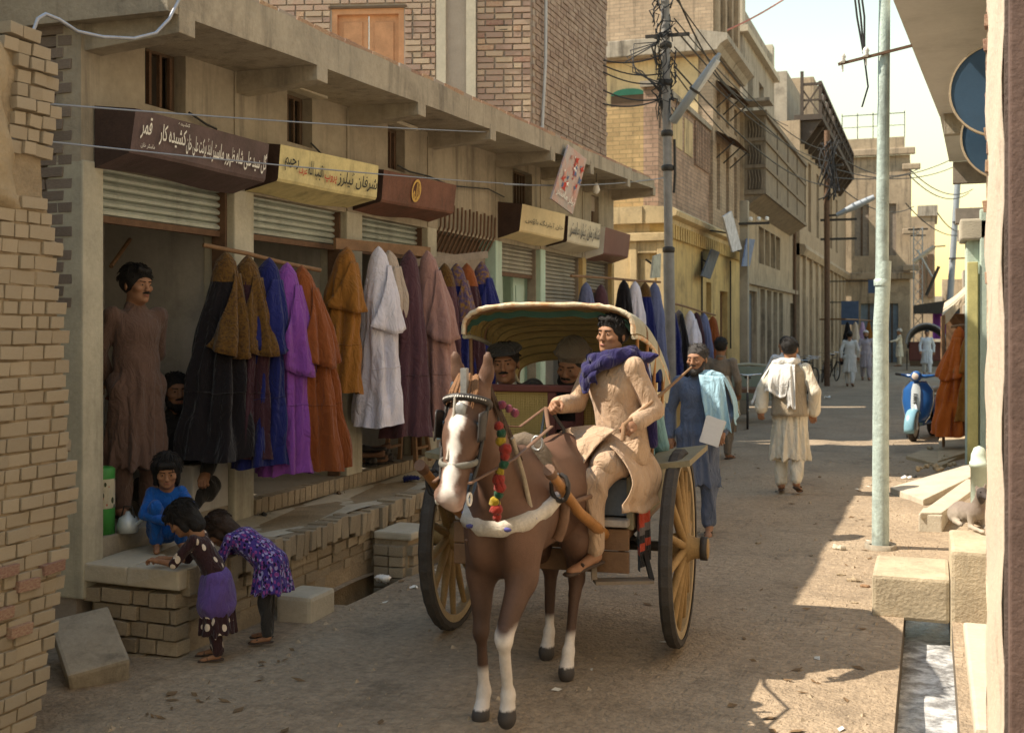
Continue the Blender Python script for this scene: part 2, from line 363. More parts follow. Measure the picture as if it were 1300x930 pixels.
def dirt_material():
    m = mat('street_dirt', (.385, .295, .20), var=.36, scale=1.3, bump=0, col2=(.33, .255, .175), stain=.5)
    nt = m.node_tree; N = nt.nodes; L = nt.links.new; b = N['Principled BSDF']
    tc = N.new('ShaderNodeTexCoord'); mp = N.new('ShaderNodeMapping'); mp.inputs['Rotation'].default_value = (0, 0, .06)
    nz = N.new('ShaderNodeTexNoise'); nz.inputs['Scale'].default_value = 3; nz.inputs['Detail'].default_value = 3
    va = N.new('ShaderNodeVectorMath'); va.operation = 'MULTIPLY_ADD'; va.inputs[1].default_value = (.03, .03, .03)
    L(tc.outputs['Object'], nz.inputs[0]); L(nz.outputs[1], va.inputs[0]); L(tc.outputs['Object'], va.inputs[2]); L(va.outputs[0], mp.inputs[0])
    br = N.new('ShaderNodeTexBrick'); br.inputs['Scale'].default_value = 1; br.inputs['Brick Width'].default_value = .22; br.inputs['Row Height'].default_value = .105
    br.inputs['Mortar Size'].default_value = .012; br.inputs['Mortar Smooth'].default_value = .6; br.inputs['Color1'].default_value = (1, 1, 1, 1); br.inputs['Color2'].default_value = (.8, .8, .8, 1); br.inputs['Mortar'].default_value = (.3, .3, .3, 1)
    L(mp.outputs[0], br.inputs[0])
    msk = N.new('ShaderNodeTexNoise'); msk.inputs['Scale'].default_value = .9; msk.inputs['Detail'].default_value = 4; L(tc.outputs['Object'], msk.inputs[0])
    mr = N.new('ShaderNodeMapRange'); mr.inputs[1].default_value = .45; mr.inputs[2].default_value = .68; L(msk.outputs[0], mr.inputs[0])
    mu = N.new('ShaderNodeMath'); mu.operation = 'MULTIPLY'; L(br.outputs[0], mu.inputs[0]); L(mr.outputs[0], mu.inputs[1])
    nf = N.new('ShaderNodeTexNoise'); nf.inputs['Scale'].default_value = 45; nf.inputs['Detail'].default_value = 6; L(tc.outputs['Object'], nf.inputs[0])
    ad = N.new('ShaderNodeMath'); L(mu.outputs[0], ad.inputs[0]); m2 = N.new('ShaderNodeMath'); m2.operation = 'MULTIPLY'; m2.inputs[1].default_value = 1.6; L(nf.outputs[0], m2.inputs[0]); L(m2.outputs[0], ad.inputs[1])
    bp = N.new('ShaderNodeBump'); bp.inputs['Strength'].default_value = .75; bp.inputs['Distance'].default_value = .02; L(ad.outputs[0], bp.inputs['Height']); L(bp.outputs[0], b.inputs['Normal'])
    old = b.inputs['Base Color'].links[0].from_socket
    mx = N.new('ShaderNodeMix'); mx.data_type = 'RGBA'; mx.blend_type = 'MULTIPLY'; mx.inputs[0].default_value = 1
    cr = N.new('ShaderNodeMapRange'); cr.inputs[1].default_value = 0; cr.inputs[2].default_value = 1; cr.inputs[3].default_value = .86; cr.inputs[4].default_value = 1.05; L(mu.outputs[0], cr.inputs[0])
    peb = N.new('ShaderNodeTexNoise'); peb.inputs['Scale'].default_value = 22; peb.inputs['Detail'].default_value = 5; peb.inputs['Roughness'].default_value = .7; L(tc.outputs['Object'], peb.inputs[0])
    pr = N.new('ShaderNodeMapRange'); pr.inputs[1].default_value = .3; pr.inputs[2].default_value = .7; pr.inputs[3].default_value = .72; pr.inputs[4].default_value = 1.22; L(peb.outputs[0], pr.inputs[0])
    pm = N.new('ShaderNodeMath'); pm.operation = 'MULTIPLY'; L(cr.outputs[0], pm.inputs[0]); L(pr.outputs[0], pm.inputs[1])
    L(old, mx.inputs[6]); L(pm.outputs[0], mx.inputs[7]); L(mx.outputs[2], b.inputs['Base Color'])
    return m
M_DIRT = dirt_material()

# ------------------------------------------------------------------ ground
def wave2(x, y): return .010 * math.sin(1.9 * x + .7 * math.sin(1.1 * y)) + .008 * math.sin(2.7 * y + 1.3 * math.sin(1.7 * x)) + .005 * math.sin(7.1 * x + 3.3 * y) + .004 * math.sin(5.3 * y - 6.1 * x)
DR = (-.16, .13, 2.0, 9.35)            # open drain on the right: x0,x1,y0,y1
GUT = (-4.0, -3.72, 6.9, 9.4)          # dry gutter along the platform
def ground():
    g = MB()
    def cells(xs, ys, amp):
        idx = {}
        hole = lambda x, y: (DR[0] < x < DR[1] and DR[2] < y < DR[3]) or (GUT[0] < x < GUT[1] and GUT[2] < y < GUT[3])
        vs_, fs = [], []
        for i, x in enumerate(xs):
            for j, y in enumerate(ys):
                edge = x in (xs[0], xs[-1]) or y in (ys[0], ys[-1]); idx[i, j] = len(vs_); vs_.append((x, y, 0 if edge else wave2(x, y) * amp))
        for i in range(len(xs) - 1):
            for j in range(len(ys) - 1):
                if not hole((xs[i] + xs[i + 1]) / 2, (ys[j] + ys[j + 1]) / 2): fs.append((idx[i, j], idx[i + 1, j], idx[i + 1, j + 1], idx[i, j + 1]))
        g.add(vs_, fs, True)
    lr = lambda a, b, n: [a + (b - a) * i / n for i in range(n + 1)]
    cells(lr(-4.7, -4.0, 4) + [-3.9, -3.8, -3.72] + lr(-3.62, -.26, 34) + [-.16, 0, .13, .3, .5, .8, 1.2], lr(2.0, 5.4, 26) + lr(5.5, 6.8, 13) + lr(6.9, 9.35, 24) + [9.4] + lr(9.6, 24, 90), 1)
    for a in ((-150, -4.7, -60, 300), (1.2, 150, -60, 300)): g.add([(a[0], a[2], 0), (a[1], a[2], 0), (a[1], a[3], 0), (a[0], a[3], 0)], [(0, 1, 2, 3)])
    for y0, y1 in ((-60, 2), (24, 300)): g.add([(-4.7, y0, 0), (1.2, y0, 0), (1.2, y1, 0), (-4.7, y1, 0)], [(0, 1, 2, 3)])
    tag(g.build('ground', M_DIRT), kind='structure')
    d = MB(); x0, x1, y0, y1 = DR
    d.box((x0 - .02, y0, -.4), (x0, y1, -.006)); d.box((x1, y0, -.4), (x1 + .02, y1, -.006)); d.box((x0, y0, -.42), (x1, y1, -.4)); d.box((x0, y1, -.4), (x1, y1 + .05, -.006))
    x0, x1, y0, y1 = GUT
    d.box((x1, y0, -.35), (x1 + .02, y1, -.006)); d.box((x0, y0, -.37), (x1, y1, -.35)); d.box((x0, y1, -.35), (x1, y1 + .05, -.006)); d.box((x0, y0 - .05, -.35), (x1, y0, -.006))
    tag(d.build('drain_channel', mat('drain_wall', (.14, .115, .085), var=.4, scale=6, bump=.5, bscale=40)), kind='structure')
    w = MB(); w.grid(lambda a, b: (DR[0] + (DR[1] - DR[0]) * a, DR[2] + (DR[3] - DR[2]) * b, -.17 + .004 * math.sin(40 * a + 60 * b)), 8, 90)
    wm = mat('drain_water_surface', (.30, .30, .30), rough=.12, var=.7, scale=9, bump=.35, bscale=25, spec=.6, col2=(.55, .56, .56)); tag(w.build('drain_water', wm), kind='structure')
ground()

# ------------------------------------------------------------------ bricks as pieces
def unit_bricks(n=5, jit=.03, bev=.035):
    out = []
    for i in range(n):
        b = MB(); b.box((-.5, -.5, -.5), (.5, .5, .5), None, jit)
        o = b.build('brick', M_MUD, None, bevel=bev); me = o.data; bpy.data.objects.remove(o); out.append(me)
    return out
UB = unit_bricks()
def brick(parent, c, size, m, rot=(0, 0, 0), name='brick'):
    key = m.name; lst = UBM.setdefault(key, [])
    if not lst:
        for me in UB:
            q = me.copy(); q.materials.clear(); q.materials.append(m); lst.append(q)
    o = bpy.data.objects.new(name, random.choice(lst)); COL.objects.link(o); o.parent = parent
    o.location = Vector(c) - root_off(parent); o.scale = size; o.rotation_euler = rot; return o
UBM = {}
rj = lambda a: random.uniform(-a, a)

# ------------------------------------------------------------------ near mud-brick wall on the left
def near_wall():
    XW = -3.9
    prof = sorted([(W(u, v, x=XW).z, W(u, v, x=XW).y) for u, v in ((52, 58), (72, 90), (72, 150), (63, 200), (62, 240), (74, 300), (82, 400), (90, 500), (95, 600), (94, 650), (84, 700), (76, 760), (66, 830), (40, 960))])
    zz, yy = [p[0] for p in prof], [p[1] for p in prof]; yend = lambda z: float(np.interp(z, zz, yy)); ZT = zz[-1]
    t = thing('mud_brick_wall', 'crumbling mud brick wall with broken end at the left edge of the street', 'wall', (XW - .2, 3.6, 0))
    c = MB(); n = 60; y0 = 2.9
    def ztop(y): return ZT + .10 * (3.95 - y) * 3 + .03 * math.sin(23 * y)
    def face(x, sgn):
        def fn(a, b):
            z = b * ZT; ye = yend(z) - .03; y = y0 + (ye - y0) * a; zt = ztop(y); z2 = min(z, zt) if b < 1 else min(ZT + .02, zt)
            return (x + sgn * .012 * math.sin(31 * y + 17 * z) * math.sin(23 * z), y, z2)
        return fn
    f1, f2 = face(XW - .016, 1), face(XW - .42, -1)
    c.grid(f1, 24, n); c.grid(lambda a, b: f2(1 - a, b), 24, n); c.grid(lambda a, b: tuple(np.array(f1(1, b)) * (1 - a) + np.array(f2(1, b)) * a), 4, n)
    c.grid(lambda a, b: tuple(np.array(f1(a, 1)) * (1 - b) + np.array(f2(a, 1)) * b), 24, 4)
    c.build('core', M_MUD, t, recalc=True)
    z = .03; row = 0
    while z < 2.44:
        h = .064 + rj(.004); ye = yend(z + h / 2); y = ye + rj(.035)
        while y > 3.55:
            l = random.choice((.155, .145, .08, .13, .1)) + rj(.01); l = min(l, y - 3.5) if y - 3.5 < l else l
            if l > .04: brick(t, (XW - .055 + rj(.007), y - l / 2, z + h / 2), (.11, l - .008, h - .008), M_BRICK_MUD, (rj(.03), rj(.03), rj(.03)))
            y -= l + .004
        z += h + .004; row += 1
    zb = W(40, 190, x=XW).z
    for r in range(9):                                             # bricks laid bare at the broken upper corner
        zc = zb + .066 * r; ye = yend(zc) + .01
        y = ye + rj(.03)
        for q in range(3 if r < 8 else 2):
            l = random.choice((.12, .09, .075)); brick(t, (XW - .05 + rj(.012), y - l / 2, zc), (.13, l - .01, .055), M_BRICK_MUD, (rj(.06), rj(.06), rj(.08))); y -= l
    for r in range(20):                                            # loose and broken bricks along the torn edge
        zc = random.uniform(.7, 2.6); brick(t, (XW - .22 + rj(.12), yend(zc) + .005 + rj(.03), zc), (.13, .09 + rj(.03), .055), M_BRICK_MUD, (rj(.5), rj(.4), rj(.6)))
    p = MB()                                                       # mud render left on the upper and lower wall
    def sheet(edge, za, zb_, prd):
        def fn(a, b):
            zc = za + (zb_ - za) * b; e = edge(zc); y = y0 + (e - y0) * a; fade = min(1, (1 - a) * 9, b * 12 if za > 1 else 99, (1 - b) * 12 if za < 1 else 99)
            return (XW - .045 + prd * max(fade, 0) + .006 * math.sin(21 * y + 9 * zc) + .004 * math.sin(47 * zc + 31 * y), y, min(zc, ztop(y) + .01))
        p.grid(fn, 30, 40)
    sheet(lambda q: min(yend(q) - .02 + .02 * math.sin(31 * q), 4.12 + .16 * (2.85 - q) * (1 if q < 2.85 else .3) + .025 * math.sin(19 * q)), 2.40, ZT, .075)
    p.build('mud_plaster', M_MUDPL, t, recalc=True)
    for (u, v) in ((10, 725), (38, 742), (4, 780), (28, 800), (70, 720)):
        q = W(u, v, x=XW + .02); brick(t, (XW - .03, q.y, q.z), (.11, .13, .05), M_BRICK_RED, (rj(.05), 0, rj(.05)))
    # fallen kerb stone at its foot
    a = W(118, 815, z=.16)
    k = MB(); k.box((-.27, -.16, -.07), (.27, .16, .06), Matrix.Translation((a.x - .02, a.y, .13)) @ Matrix.Rotation(R(-38), 4, 'Z') @ Matrix.Rotation(R(20), 4, 'Y') @ Matrix.Rotation(R(8), 4, 'X'), .015)
    o = k.build('kerb_stone', M_CONCRETE, bevel=.02, recalc=True); tag(o, 'worn grey kerb stone lying at the foot of the mud brick wall', 'stone')
near_wall()

# ------------------------------------------------------------------ the row of shops
XF = -4.65; PY = [(5.4, 5.58), (6.95, 7.2), (8.62, 8.9), (10.28, 10.5), (12.16, 12.36), (13.75, 13.95), (15.62, 15.8), (17.2, 17.35)]
ZFL, ZPL = .62, .5
zcan = lambda y: 3.66 + .029 * (y - 5.4)
shop = thing('shop_row', 'long tan plastered row of small shops under a concrete canopy', 'building', (XF - 1.2, 11.4, 0))
def shop_row():
    t = shop
    wins = [((5.98, 6.40), (3.30, 3.70)), ((7.68, 8.06), (3.32, 3.72)), ((9.42, 9.78), (3.34, 3.74)), ((12.75, 13.45), (3.33, 3.78)), ((16.1, 16.5), (3.36, 3.82))]
    w = MB(); w.holes('x', XF - .01, .18, 5.4, 17.35, 2.86, 4.1, [(*a, *b) for a, b in wins], 1); w.build('wall', M_PLASTER, t)
    for i, (a, b) in enumerate(PY):
        p = MB(); p.box((XF - .26, a, ZPL if i else .3), (XF + .004, b, 2.87)); m = M_PILLAR if i < 4 else M_MINT if i in (4, 5) else mat('pillar_yellow', (.50, .36, .16), var=.2, scale=4, bump=.2, stain=.3)
        p.build('pillar', m, t, bevel=.012)
        if i not in (0, 7): p = MB(); p.box((XF - .012, a + .01, 2.87), (XF + .001, b - .01, 3.7 + .02 * i)); p.build('pilaster', M_PLASTER, t)
        # beam below the canopy
        zc = zcan(a); q = MB(); yb = a + .03; dp = .12
        q.prism([(XF - .02, zc - dp - .03), (-4.0 + .004, zc - dp + .02), (-4.0 + .004, zc + .05), (XF - .02, zc + .05)], yb, yb + .15); q.build('beam', M_CONCRETE, t, bevel=.006)
    c = MB()
    for y0_, y1_ in ((5.33, 17.3),):
        ys = [y0_ + (y1_ - y0_) * i / 40 for i in range(41)]
        pr = lambda y: [(-4.0 + .006 * math.sin(3 * y), zcan(y)), (-4.0 + .006 * math.sin(3 * y + 1), zcan(y) + .265 - .011 * (y - 5.4) + .006 * math.sin(5 * y)), (XF - 2.6, zcan(y) + .26), (XF - 2.6, zcan(y) + .02)]
        vs_ = [(p[0], y, p[1]) for y in ys for p in pr(y)]; fs = [(i * 4 + j, i * 4 + (j + 1) % 4, i * 4 + 4 + (j + 1) % 4, i * 4 + 4 + j) for i in range(40) for j in range(4)]
        c.add(vs_, [(0, 3, 2, 1)] + [f[::-1] for f in fs] + [(160, 161, 162, 163)])
    c.build('canopy', M_CONCRETE, t, recalc=True)
    for k in range(52):                                              # brick-on-edge course along the canopy's lip
        y = 5.5 + .226 * k; zt = zcan(y) + .265 - .011 * (y - 5.4)
        brick(t, (-4.07 + rj(.006), y, zt + .016), (.11, .21, .042), M_BRICK_RED if random.random() < .8 else M_MORTAR, (0, .02, rj(.02)))
    # end wall of the row, seen over the near wall
    e = MB(); e.box((XF - 2.6, 5.42, 0), (XF - .06, 5.56, 3.9)); e.build('end_wall', M_MORTAR, t)
    z = 2.0; r = 0
    while z < 3.86:
        x = XF - .07 - (.06 if r % 2 else 0)
        while x > XF - 1.5:
            l = random.choice((.2, .11, .19)); brick(t, (x - l / 2, 5.42 + rj(.006), z + .033), (l - .012, .05, .058), M_BRICK_DIM, (rj(.02), rj(.015), rj(.02))); x -= l
        z += .07; r += 1
    # windows with iron bars
    for i, (a, b) in enumerate(wins):
        f = MB(); y0_, y1_ = a; z0_, z1_ = b
        for lo, hi in (((XF - .14, y0_, z0_), (XF - .10, y0_ + .03, z1_)), ((XF - .14, y1_ - .03, z0_), (XF - .10, y1_, z1_)), ((XF - .14, y0_ + .03, z1_ - .03), (XF - .10, y1_ - .03, z1_)), ((XF - .14, y0_ + .03, z0_), (XF - .10, y1_ - .03, z0_ + .03))): f.box(lo, hi)
        fo = f.build('window', M_WOOD_DARK, t)
        g = MB(); g.box((XF - .20, y0_ - .02, z0_ - .02), (XF - .175, y1_ + .02, z1_ + .02)); g.build('shutter', mat('window_dark', (.05, .04, .03), var=.3) if i != 2 else M_BLUEDOOR, fo)
        nb = 4 if i != 3 else 7
        for k in range(nb):
            yb = y0_ + .05 + (y1_ - y0_ - .1) * k / (nb - 1); q = MB(); q.box((XF - .115, yb - .012, z0_ + .03), (XF - .09, yb + .012, z1_ - .03)); q.build('bar', M_WOOD_DARK if i % 2 else M_RUST, fo)
        if i < 3: h = MB(); h.box((XF - .02, y0_ - .03, z1_), (XF + .10, y1_ + .06, z1_ + .035)); h.build('lintel', M_CONC_PALE, t, bevel=.006)
    # shop rooms
    for i in range(7):
        a, b = PY[i][1], PY[i + 1][0]; dep = [1.15, 1.2, 1.2, .35, 1.2, 1.1, 1.1][i]; rm = [M_INTERIOR, M_INTERIOR, M_INTERIOR, M_INTERIOR, M_MINT, M_INTERIOR, M_INTERIOR][i]
        q = MB(); xb = XF - dep
        q.add([(xb, a - .1, ZFL), (xb, b + .1, ZFL), (xb, b + .1, 3.0), (xb, a - .1, 3.0)], [(0, 1, 2, 3)]); q.build('back_wall', rm, t)
        q = MB(); q.box((xb, b + .03, ZFL), (XF - .262, b + .09, 2.9)); q.build('partition', rm, t)
        if i == 0: q = MB(); q.box((xb, a - .09, ZFL), (XF - .262, a - .03, 2.9)); q.build('partition', rm, t)
        q = MB(); q.add([(xb, a - .1, 3.0), (xb, b + .1, 3.0), (XF - .19, b + .1, 3.0), (XF - .19, a - .1, 3.0)], [(0, 1, 2, 3)]); q.build('shop_ceiling', rm, t)
    q = MB(); q.box((XF - 2.55, 5.57, .02), (XF - .05, 17.34, ZFL)); q.build('shop_floor', M_FLOOR, t, bevel=.01)
    # roller shutters, each slat a piece
    for i, zb_ in ((0, 2.56), (1, 2.57), (2, 2.57), (4, 2.52), (5, 2.2), (6, 2.42)):
        a, b = PY[i][1] + .015, PY[i + 1][0] - .015; s = MB(); top = 2.93; n = int((top - zb_) / .05)
        s.box((XF - .15, a, zb_ - .03), (XF - .10, b, zb_ + .012)); so_ = s.build('roller_shutter', M_RUST, t)
        for k in range(n):
            z0_ = zb_ + .012 + k * (top - zb_) / n; h = (top - zb_) / n
            sl_ = MB(); sl_.prism([(XF - .135, z0_ + .001), (XF - .105, z0_ + h * .2), (XF - .10, z0_ + h * .55), (XF - .125, z0_ + h * .96), (XF - .15, z0_ + h * .96), (XF - .15, z0_ + .001)], a, b); sl_.build('slat', M_SHUTTER if i < 3 else M_SHUT2, so_, recalc=True)
        for yy_ in (a - .012, b + .012):
            g = MB(); g.box((XF - .17, yy_ - .022, ZFL), (XF - .06, yy_ + .022, 2.89)); g.build('shutter_rail', M_RUST if i < 3 else M_WOOD_GREY, t)
    # low whitewashed stall wall in the first shop, step edges
    q = MB(); q.box((XF - .16, 6.52, ZFL), (XF - .04, 6.94, ZFL + .33)); q.build('stall_wall', M_INTERIOR, t, bevel=.01)
    # pale blue double door with grille in the fourth bay
    a, b = PY[3][1] + .02, PY[4][0] - .02; xd = XF - .12
    d = MB(); d.holes('x', xd, .05, a, b, ZFL, 2.62, [(a + .06, (a + b) / 2 - .03, ZFL + .1, 2.5), ((a + b) / 2 + .03, b - .06, ZFL + .1, 2.5)]); do = d.build('door', M_WOOD_GREY, t)
    for y0_, y1_ in ((a + .06, (a + b) / 2 - .03), ((a + b) / 2 + .03, b - .06)):
        for z0_, z1_ in ((ZFL + .1, 1.3), (1.38, 2.5)): q = MB(); q.box((xd - .045, y0_, z0_), (xd - .02, y1_, z1_)); q.build('panel', M_BLUEDOOR, do)
    q = MB(); q.box((xd - .04, a, 2.62), (xd + .0, b, 2.66)); q.build('transom', M_WOOD_GREY, do)
    q = MB(); q.box((XF - .3, a, 2.6), (XF - .2, b, 3.1)); q.build('transom_back', M_WOOD_DARK, do)
    for k in range(15):
        yb = a + .05 + (b - a - .1) * k / 14; q = MB(); q.tube([(xd, yb, 2.66), (XF + .012, yb, 2.9), (XF + .02, yb + rj(.01), 3.12 + .02 * (k % 2))], .011, 6); q.build('grille_bar', M_RUST, do)
    # mint door leaves in the fifth shop, boards in the others
    for y0_, y1_, x in ((12.75, 13.2, XF - .3), (13.3, 13.7, XF - .2)):
        q = MB(); q.box((x - .04, y0_, ZFL), (x, y1_, 2.5)); o = q.build('door', M_MINT, t, bevel=.008); r_ = MB(); r_.box((x + .001, y0_ + .06, 1.5), (x + .012, y1_ - .06, 2.4)); r_.build('panel', M_MINT, o, bevel=.004)
    q = MB(); q.box((XF - .35, 14.1, ZFL), (XF - .3, 15.2, 2.4)); q.build('door', M_CONC_PALE, t)
    q = MB(); q.box((XF - .35, 16.0, ZFL), (XF - .3, 17.0, 2.4)); q.build('door', M_MINT, t)
M_SHUT2 = mat('shutter_weathered', (.33, .31, .26), rough=.6, var=.25, scale=4, bump=.15, bscale=40, streak=.4, rnd=.1)
shop_row()

# ------------------------------------------------------------------ brick-faced platform before the shops
def platform():
    t = thing('shop_platform', 'raised platform with rough brick edge running along the shop fronts', 'platform', (-4.35, 9, 0))
    b = MB(); b.box((XF - .03, 5.52, -.36), (-4.06, 17.3, ZPL - .01)); b.build('fill', M_MUD, t)
    g = MB(); g.grid(lambda a, q: (XF - .02 + (-4.07 - XF + .02) * a, 5.5 + 11.8 * q, ZPL + .012 * math.sin(5 * q * 11 + 4 * a) - (.02 if .3 < a < .8 else 0)), 6, 90); g.build('top_paving', M_CONC_PALE, t)
    # rough capping stones along the edge (brick-on-edge headers), two courses of brick below
    y = 5.5; n = 0
    while y < 12.6:
        w_ = .085 + rj(.02); hh = .15 + rj(.02); brick(t, (-4.06 + rj(.012), y + w_ / 2, ZPL - hh / 2 + rj(.012)), (.16, w_ - .008, hh), M_BRICK_PLAT, (rj(.06), rj(.06), rj(.06)), 'edge_brick'); y += w_ + .004
    for r in range(4):
        y = 5.5 + (.06 if r % 2 else 0); z = ZPL - .2 - r * .075
        while y < 9.4:
            w_ = random.choice((.2, .11, .16)); brick(t, (-4.085 - .012 * r + rj(.012), y + w_ / 2, z + rj(.004)), (.12, w_ - .012, .066), M_BRICK_PLAT, (rj(.05), rj(.05), rj(.04))); y += w_
    for r in range(6):                                              # near end of the platform
        x = XF - .02 + (.06 if r % 2 else 0); z = ZPL - .17 - r * .092
        while x < -4.06:
            w_ = min(random.choice((.22, .2, .12)), -4.02 - x); brick(t, (x + w_ / 2, 5.50 + rj(.012), z), (w_ - .014, .12, .08), M_BRICK_PLAT, (rj(.04), rj(.03), rj(.03))); x += w_
    for x0, x1 in ((XF - .02, -4.36), (-4.355, -4.0)):
        s = MB(); s.box((x0, 5.42, ZPL - .105), (x1, 5.80, ZPL + .012), None, .012); s.build('end_slab', M_CONC_PALE, t, bevel=.012, recalc=True)
    y = 7.2                                                          # step edge of the shop floors
    while y < 12.2:
        w_ = .085 + rj(.015); brick(t, (XF - .03, y + w_ / 2, ZFL - .05), (.1, w_ - .008, .11), M_BRICK_PLAT, (rj(.04), rj(.04), rj(.05)), 'step_brick'); y += w_ + .003
    # stepping block in the gutter
    q = thing('stepping_block', 'small brick stepping block standing in the gutter before the platform', 'step', (-3.9, 8.05, 0))
    b = MB(); b.box((-4.0, 7.86, -.34), (-3.72, 8.26, .27)); b.build('fill', M_MUD, q)
    for r in range(7):
        for k in range(3): brick(q, (-3.72 + rj(.008), 7.92 + .13 * k + (.03 if r % 2 else 0), -.3 + .082 * r), (.08, .12, .072), M_BRICK_PLAT, (rj(.05), rj(.05), rj(.05)))
        for k in range(2): brick(q, (-3.93 + .13 * k, 7.86 + rj(.008), -.3 + .082 * r), (.12, .08, .072), M_BRICK_PLAT, (rj(.05), rj(.05), rj(.05)))
    b = MB(); b.box((-4.0, 7.84, .272), (-3.68, 8.28, .33)); b.build('cap_slab', M_CONC_PALE, q, bevel=.015)
    q = thing('stepping_block', 'low worn stone step behind the girl in the purple dress', 'step', (-3.85, 6.5, 0))
    b = MB(); b.box((-3.98, 6.42, -.04), (-3.72, 6.74, .16)); b.build('block', M_CONC_PALE, q, bevel=.03)
platform()

# ------------------------------------------------------------------ tall brick house standing behind the shops
def brick_house():
    c = Vector((-4.72, 13.6, 0)); ang = R(16)
    t = thing('brick_house', 'tall red brick house rising behind the shop canopy with orange wooden shutters', 'building', (c.x, c.y, 0))
    dl = Vector((-math.cos(ang), -math.sin(ang), 0)); nf = Vector((math.sin(ang), -math.cos(ang), 0)); L_ = 4.6; ye = 17.15; Z0, Z1 = 3.6, 8.6
    M = Matrix(((dl.x, nf.x, 0, c.x), (dl.y, nf.y, 0, c.y), (0, 0, 1, 0), (0, 0, 0, 1)))
    w0, w1, wz0, wz1 = 1.62, 2.55, 4.9, 5.93                            # shutter opening, measured from the corner
    def place(u, v): return W(u, v, d=14.5)
    f = MB(); hs = MB(); hs.holes('y', 0, .3, 0, L_, Z0, Z1, [(w0, w1, wz0, wz1)], 1); f.add([M @ Vector((p[0], p[1], p[2])) for p in hs.v], hs.f)
    f.build('wall', M_MORTAR, t, recalc=True)
    s = MB(); s.box((c.x - 1.3, c.y + .05, Z0), (c.x, ye, Z1)); s.build('side_wall', M_MORTAR, t)
    rows = int((7.3 - 4.0) / .078); cand = []
    for r in range(rows):
        z = 4.0 + .078 * r; x = .0 if r % 2 else -.0; first = True
        while x < L_ - .2:
            l = (.115 if (r % 2 and first) else .232) * random.choice((1, 1, .5)); first = False; xc = x + l / 2; x += l
            for a_, b_, on in ((w0 - .01, w1 + .01, wz0 - .03 < z < wz1 + .07), (.69, 1.21, True)):
                if on and a_ < xc + l / 2 and xc - l / 2 < b_:
                    e0, e1 = xc - l / 2, xc + l / 2
                    if e0 < a_ - .03: e1 = a_
                    elif e1 > b_ + .03: e0 = b_
                    else: e1 = e0
                    xc, l = (e0 + e1) / 2, e1 - e0
            if l < .03: continue
            cand.append((xc, z, l))
    vis = [q for q in cand if q[1] > 4.05 + q[0] * .33 - .2]; hid = [q for q in cand if q not in vis]; vis.sort(key=lambda q: q[1]); keep = vis[:298]; rest = vis[298:] + hid
    for xc, z, l in keep:
        p = M @ Vector((xc, .005, z)); brick(t, p + Vector((rj(.004), rj(.004), 0)), (l - .02, .05, .062), M_BRICK_PALE if random.random() < .9 else M_BRICK_RED, (rj(.01), rj(.01), ang + rj(.01)))
    st = MB()
    for xc, z, l in rest: st.box((xc - l / 2 + .01, -.02, z - .031), (xc + l / 2 - .01, .025, z + .031), M)
    tag(st.build('front_bricks', M_BRICK_PALE, t, recalc=True), kind='stuff')
    st = MB()
    for r in range(48):
        z = 4.0 + .078 * r; y = c.y + .03 + (.0 if r % 2 else .115)
        while y < ye - .1:
            l = random.choice((.23, .115, .23)); st.box((c.x - .03, y + .008, z - .031), (c.x + .016 + rj(.006), min(y + l - .008, ye), z + .031), None, .003); y += l
    tag(st.build('side_bricks', M_BRICK_RED2, t), kind='stuff')
    # concrete pilasters
    for x0, x1 in ((.70, .82), (1.08, 1.20)):
        q = MB(); q.box((x0, -.1, Z0), (x1, .06, Z1), M); q.build('pilaster', M_CONC_PALE, t, recalc=True)
    q = MB(); q.box((.82, -.1, Z0), (1.08, -.02, Z1), M); q.build('pilaster_recess', M_PLASTER, t, recalc=True)
    # orange wooden shutters
    m_or = mat('orange_wood', (.46, .235, .12), rough=.7, var=.25, scale=6, bump=.2, bscale=50); fr = MB()
    for a, b, e, g in ((w0, w0 + .07, wz0, wz1), (w1 - .07, w1, wz0, wz1), (w0 + .07, w1 - .07, wz1 - .07, wz1), (w0 + .07, w1 - .07, wz0, wz0 + .07)): fr.box((a, -.10, e), (b, .0, g), M)
    wo_ = fr.build('window', m_or, t, recalc=True); mid = (w0 + w1) / 2
    for a, b in ((w0 + .07, mid - .006), (mid + .006, w1 - .07)):
        q = MB(); q.box((a, -.09, wz0 + .07), (b, -.055, wz1 - .07), M); o = q.build('shutter', m_or, wo_, recalc=True)
        q = MB(); q.box((a + .07, -.054, wz0 + .15), (b - .07, -.04, wz1 - .16), M); q.build('panel', m_or, o, bevel=.006)
    q = MB(); q.box((w0 - .04, -.05, wz1 + .002), (w1 + .04, .03, wz1 + .03), M); q.build('lintel', M_WOOD_DARK, t, recalc=True)
    q = MB(); q.box((.30, -.01, 5.62), (.42, .032, 5.68), M); q.build('vent_dark_block', M_BLACK, t, recalc=True)  # black block; the dark of the hollow is put into its colour
    # grey drain pipes climbing the corner
    q = MB(); p0 = c + Vector((.05, .25, 0)); q.tube([p0 + Vector((0, 0, 4.0)), p0 + Vector((0, .05, 4.6)), p0 + Vector((.02, .1, 5.3)), p0 + Vector((.02, .12, 6.2)), p0 + Vector((0, .08, 7.6))], .022, 8); q.build('drain_pipe', mat('pipe_grey', (.40, .40, .40), rough=.5, var=.1, metal=.2), t)
M_BRICK_RED2 = mat('brick_side', (.30, .21, .16), var=.3, scale=6, bump=.5, bscale=60, col2=(.34, .26, .20), stain=.2)
brick_house()
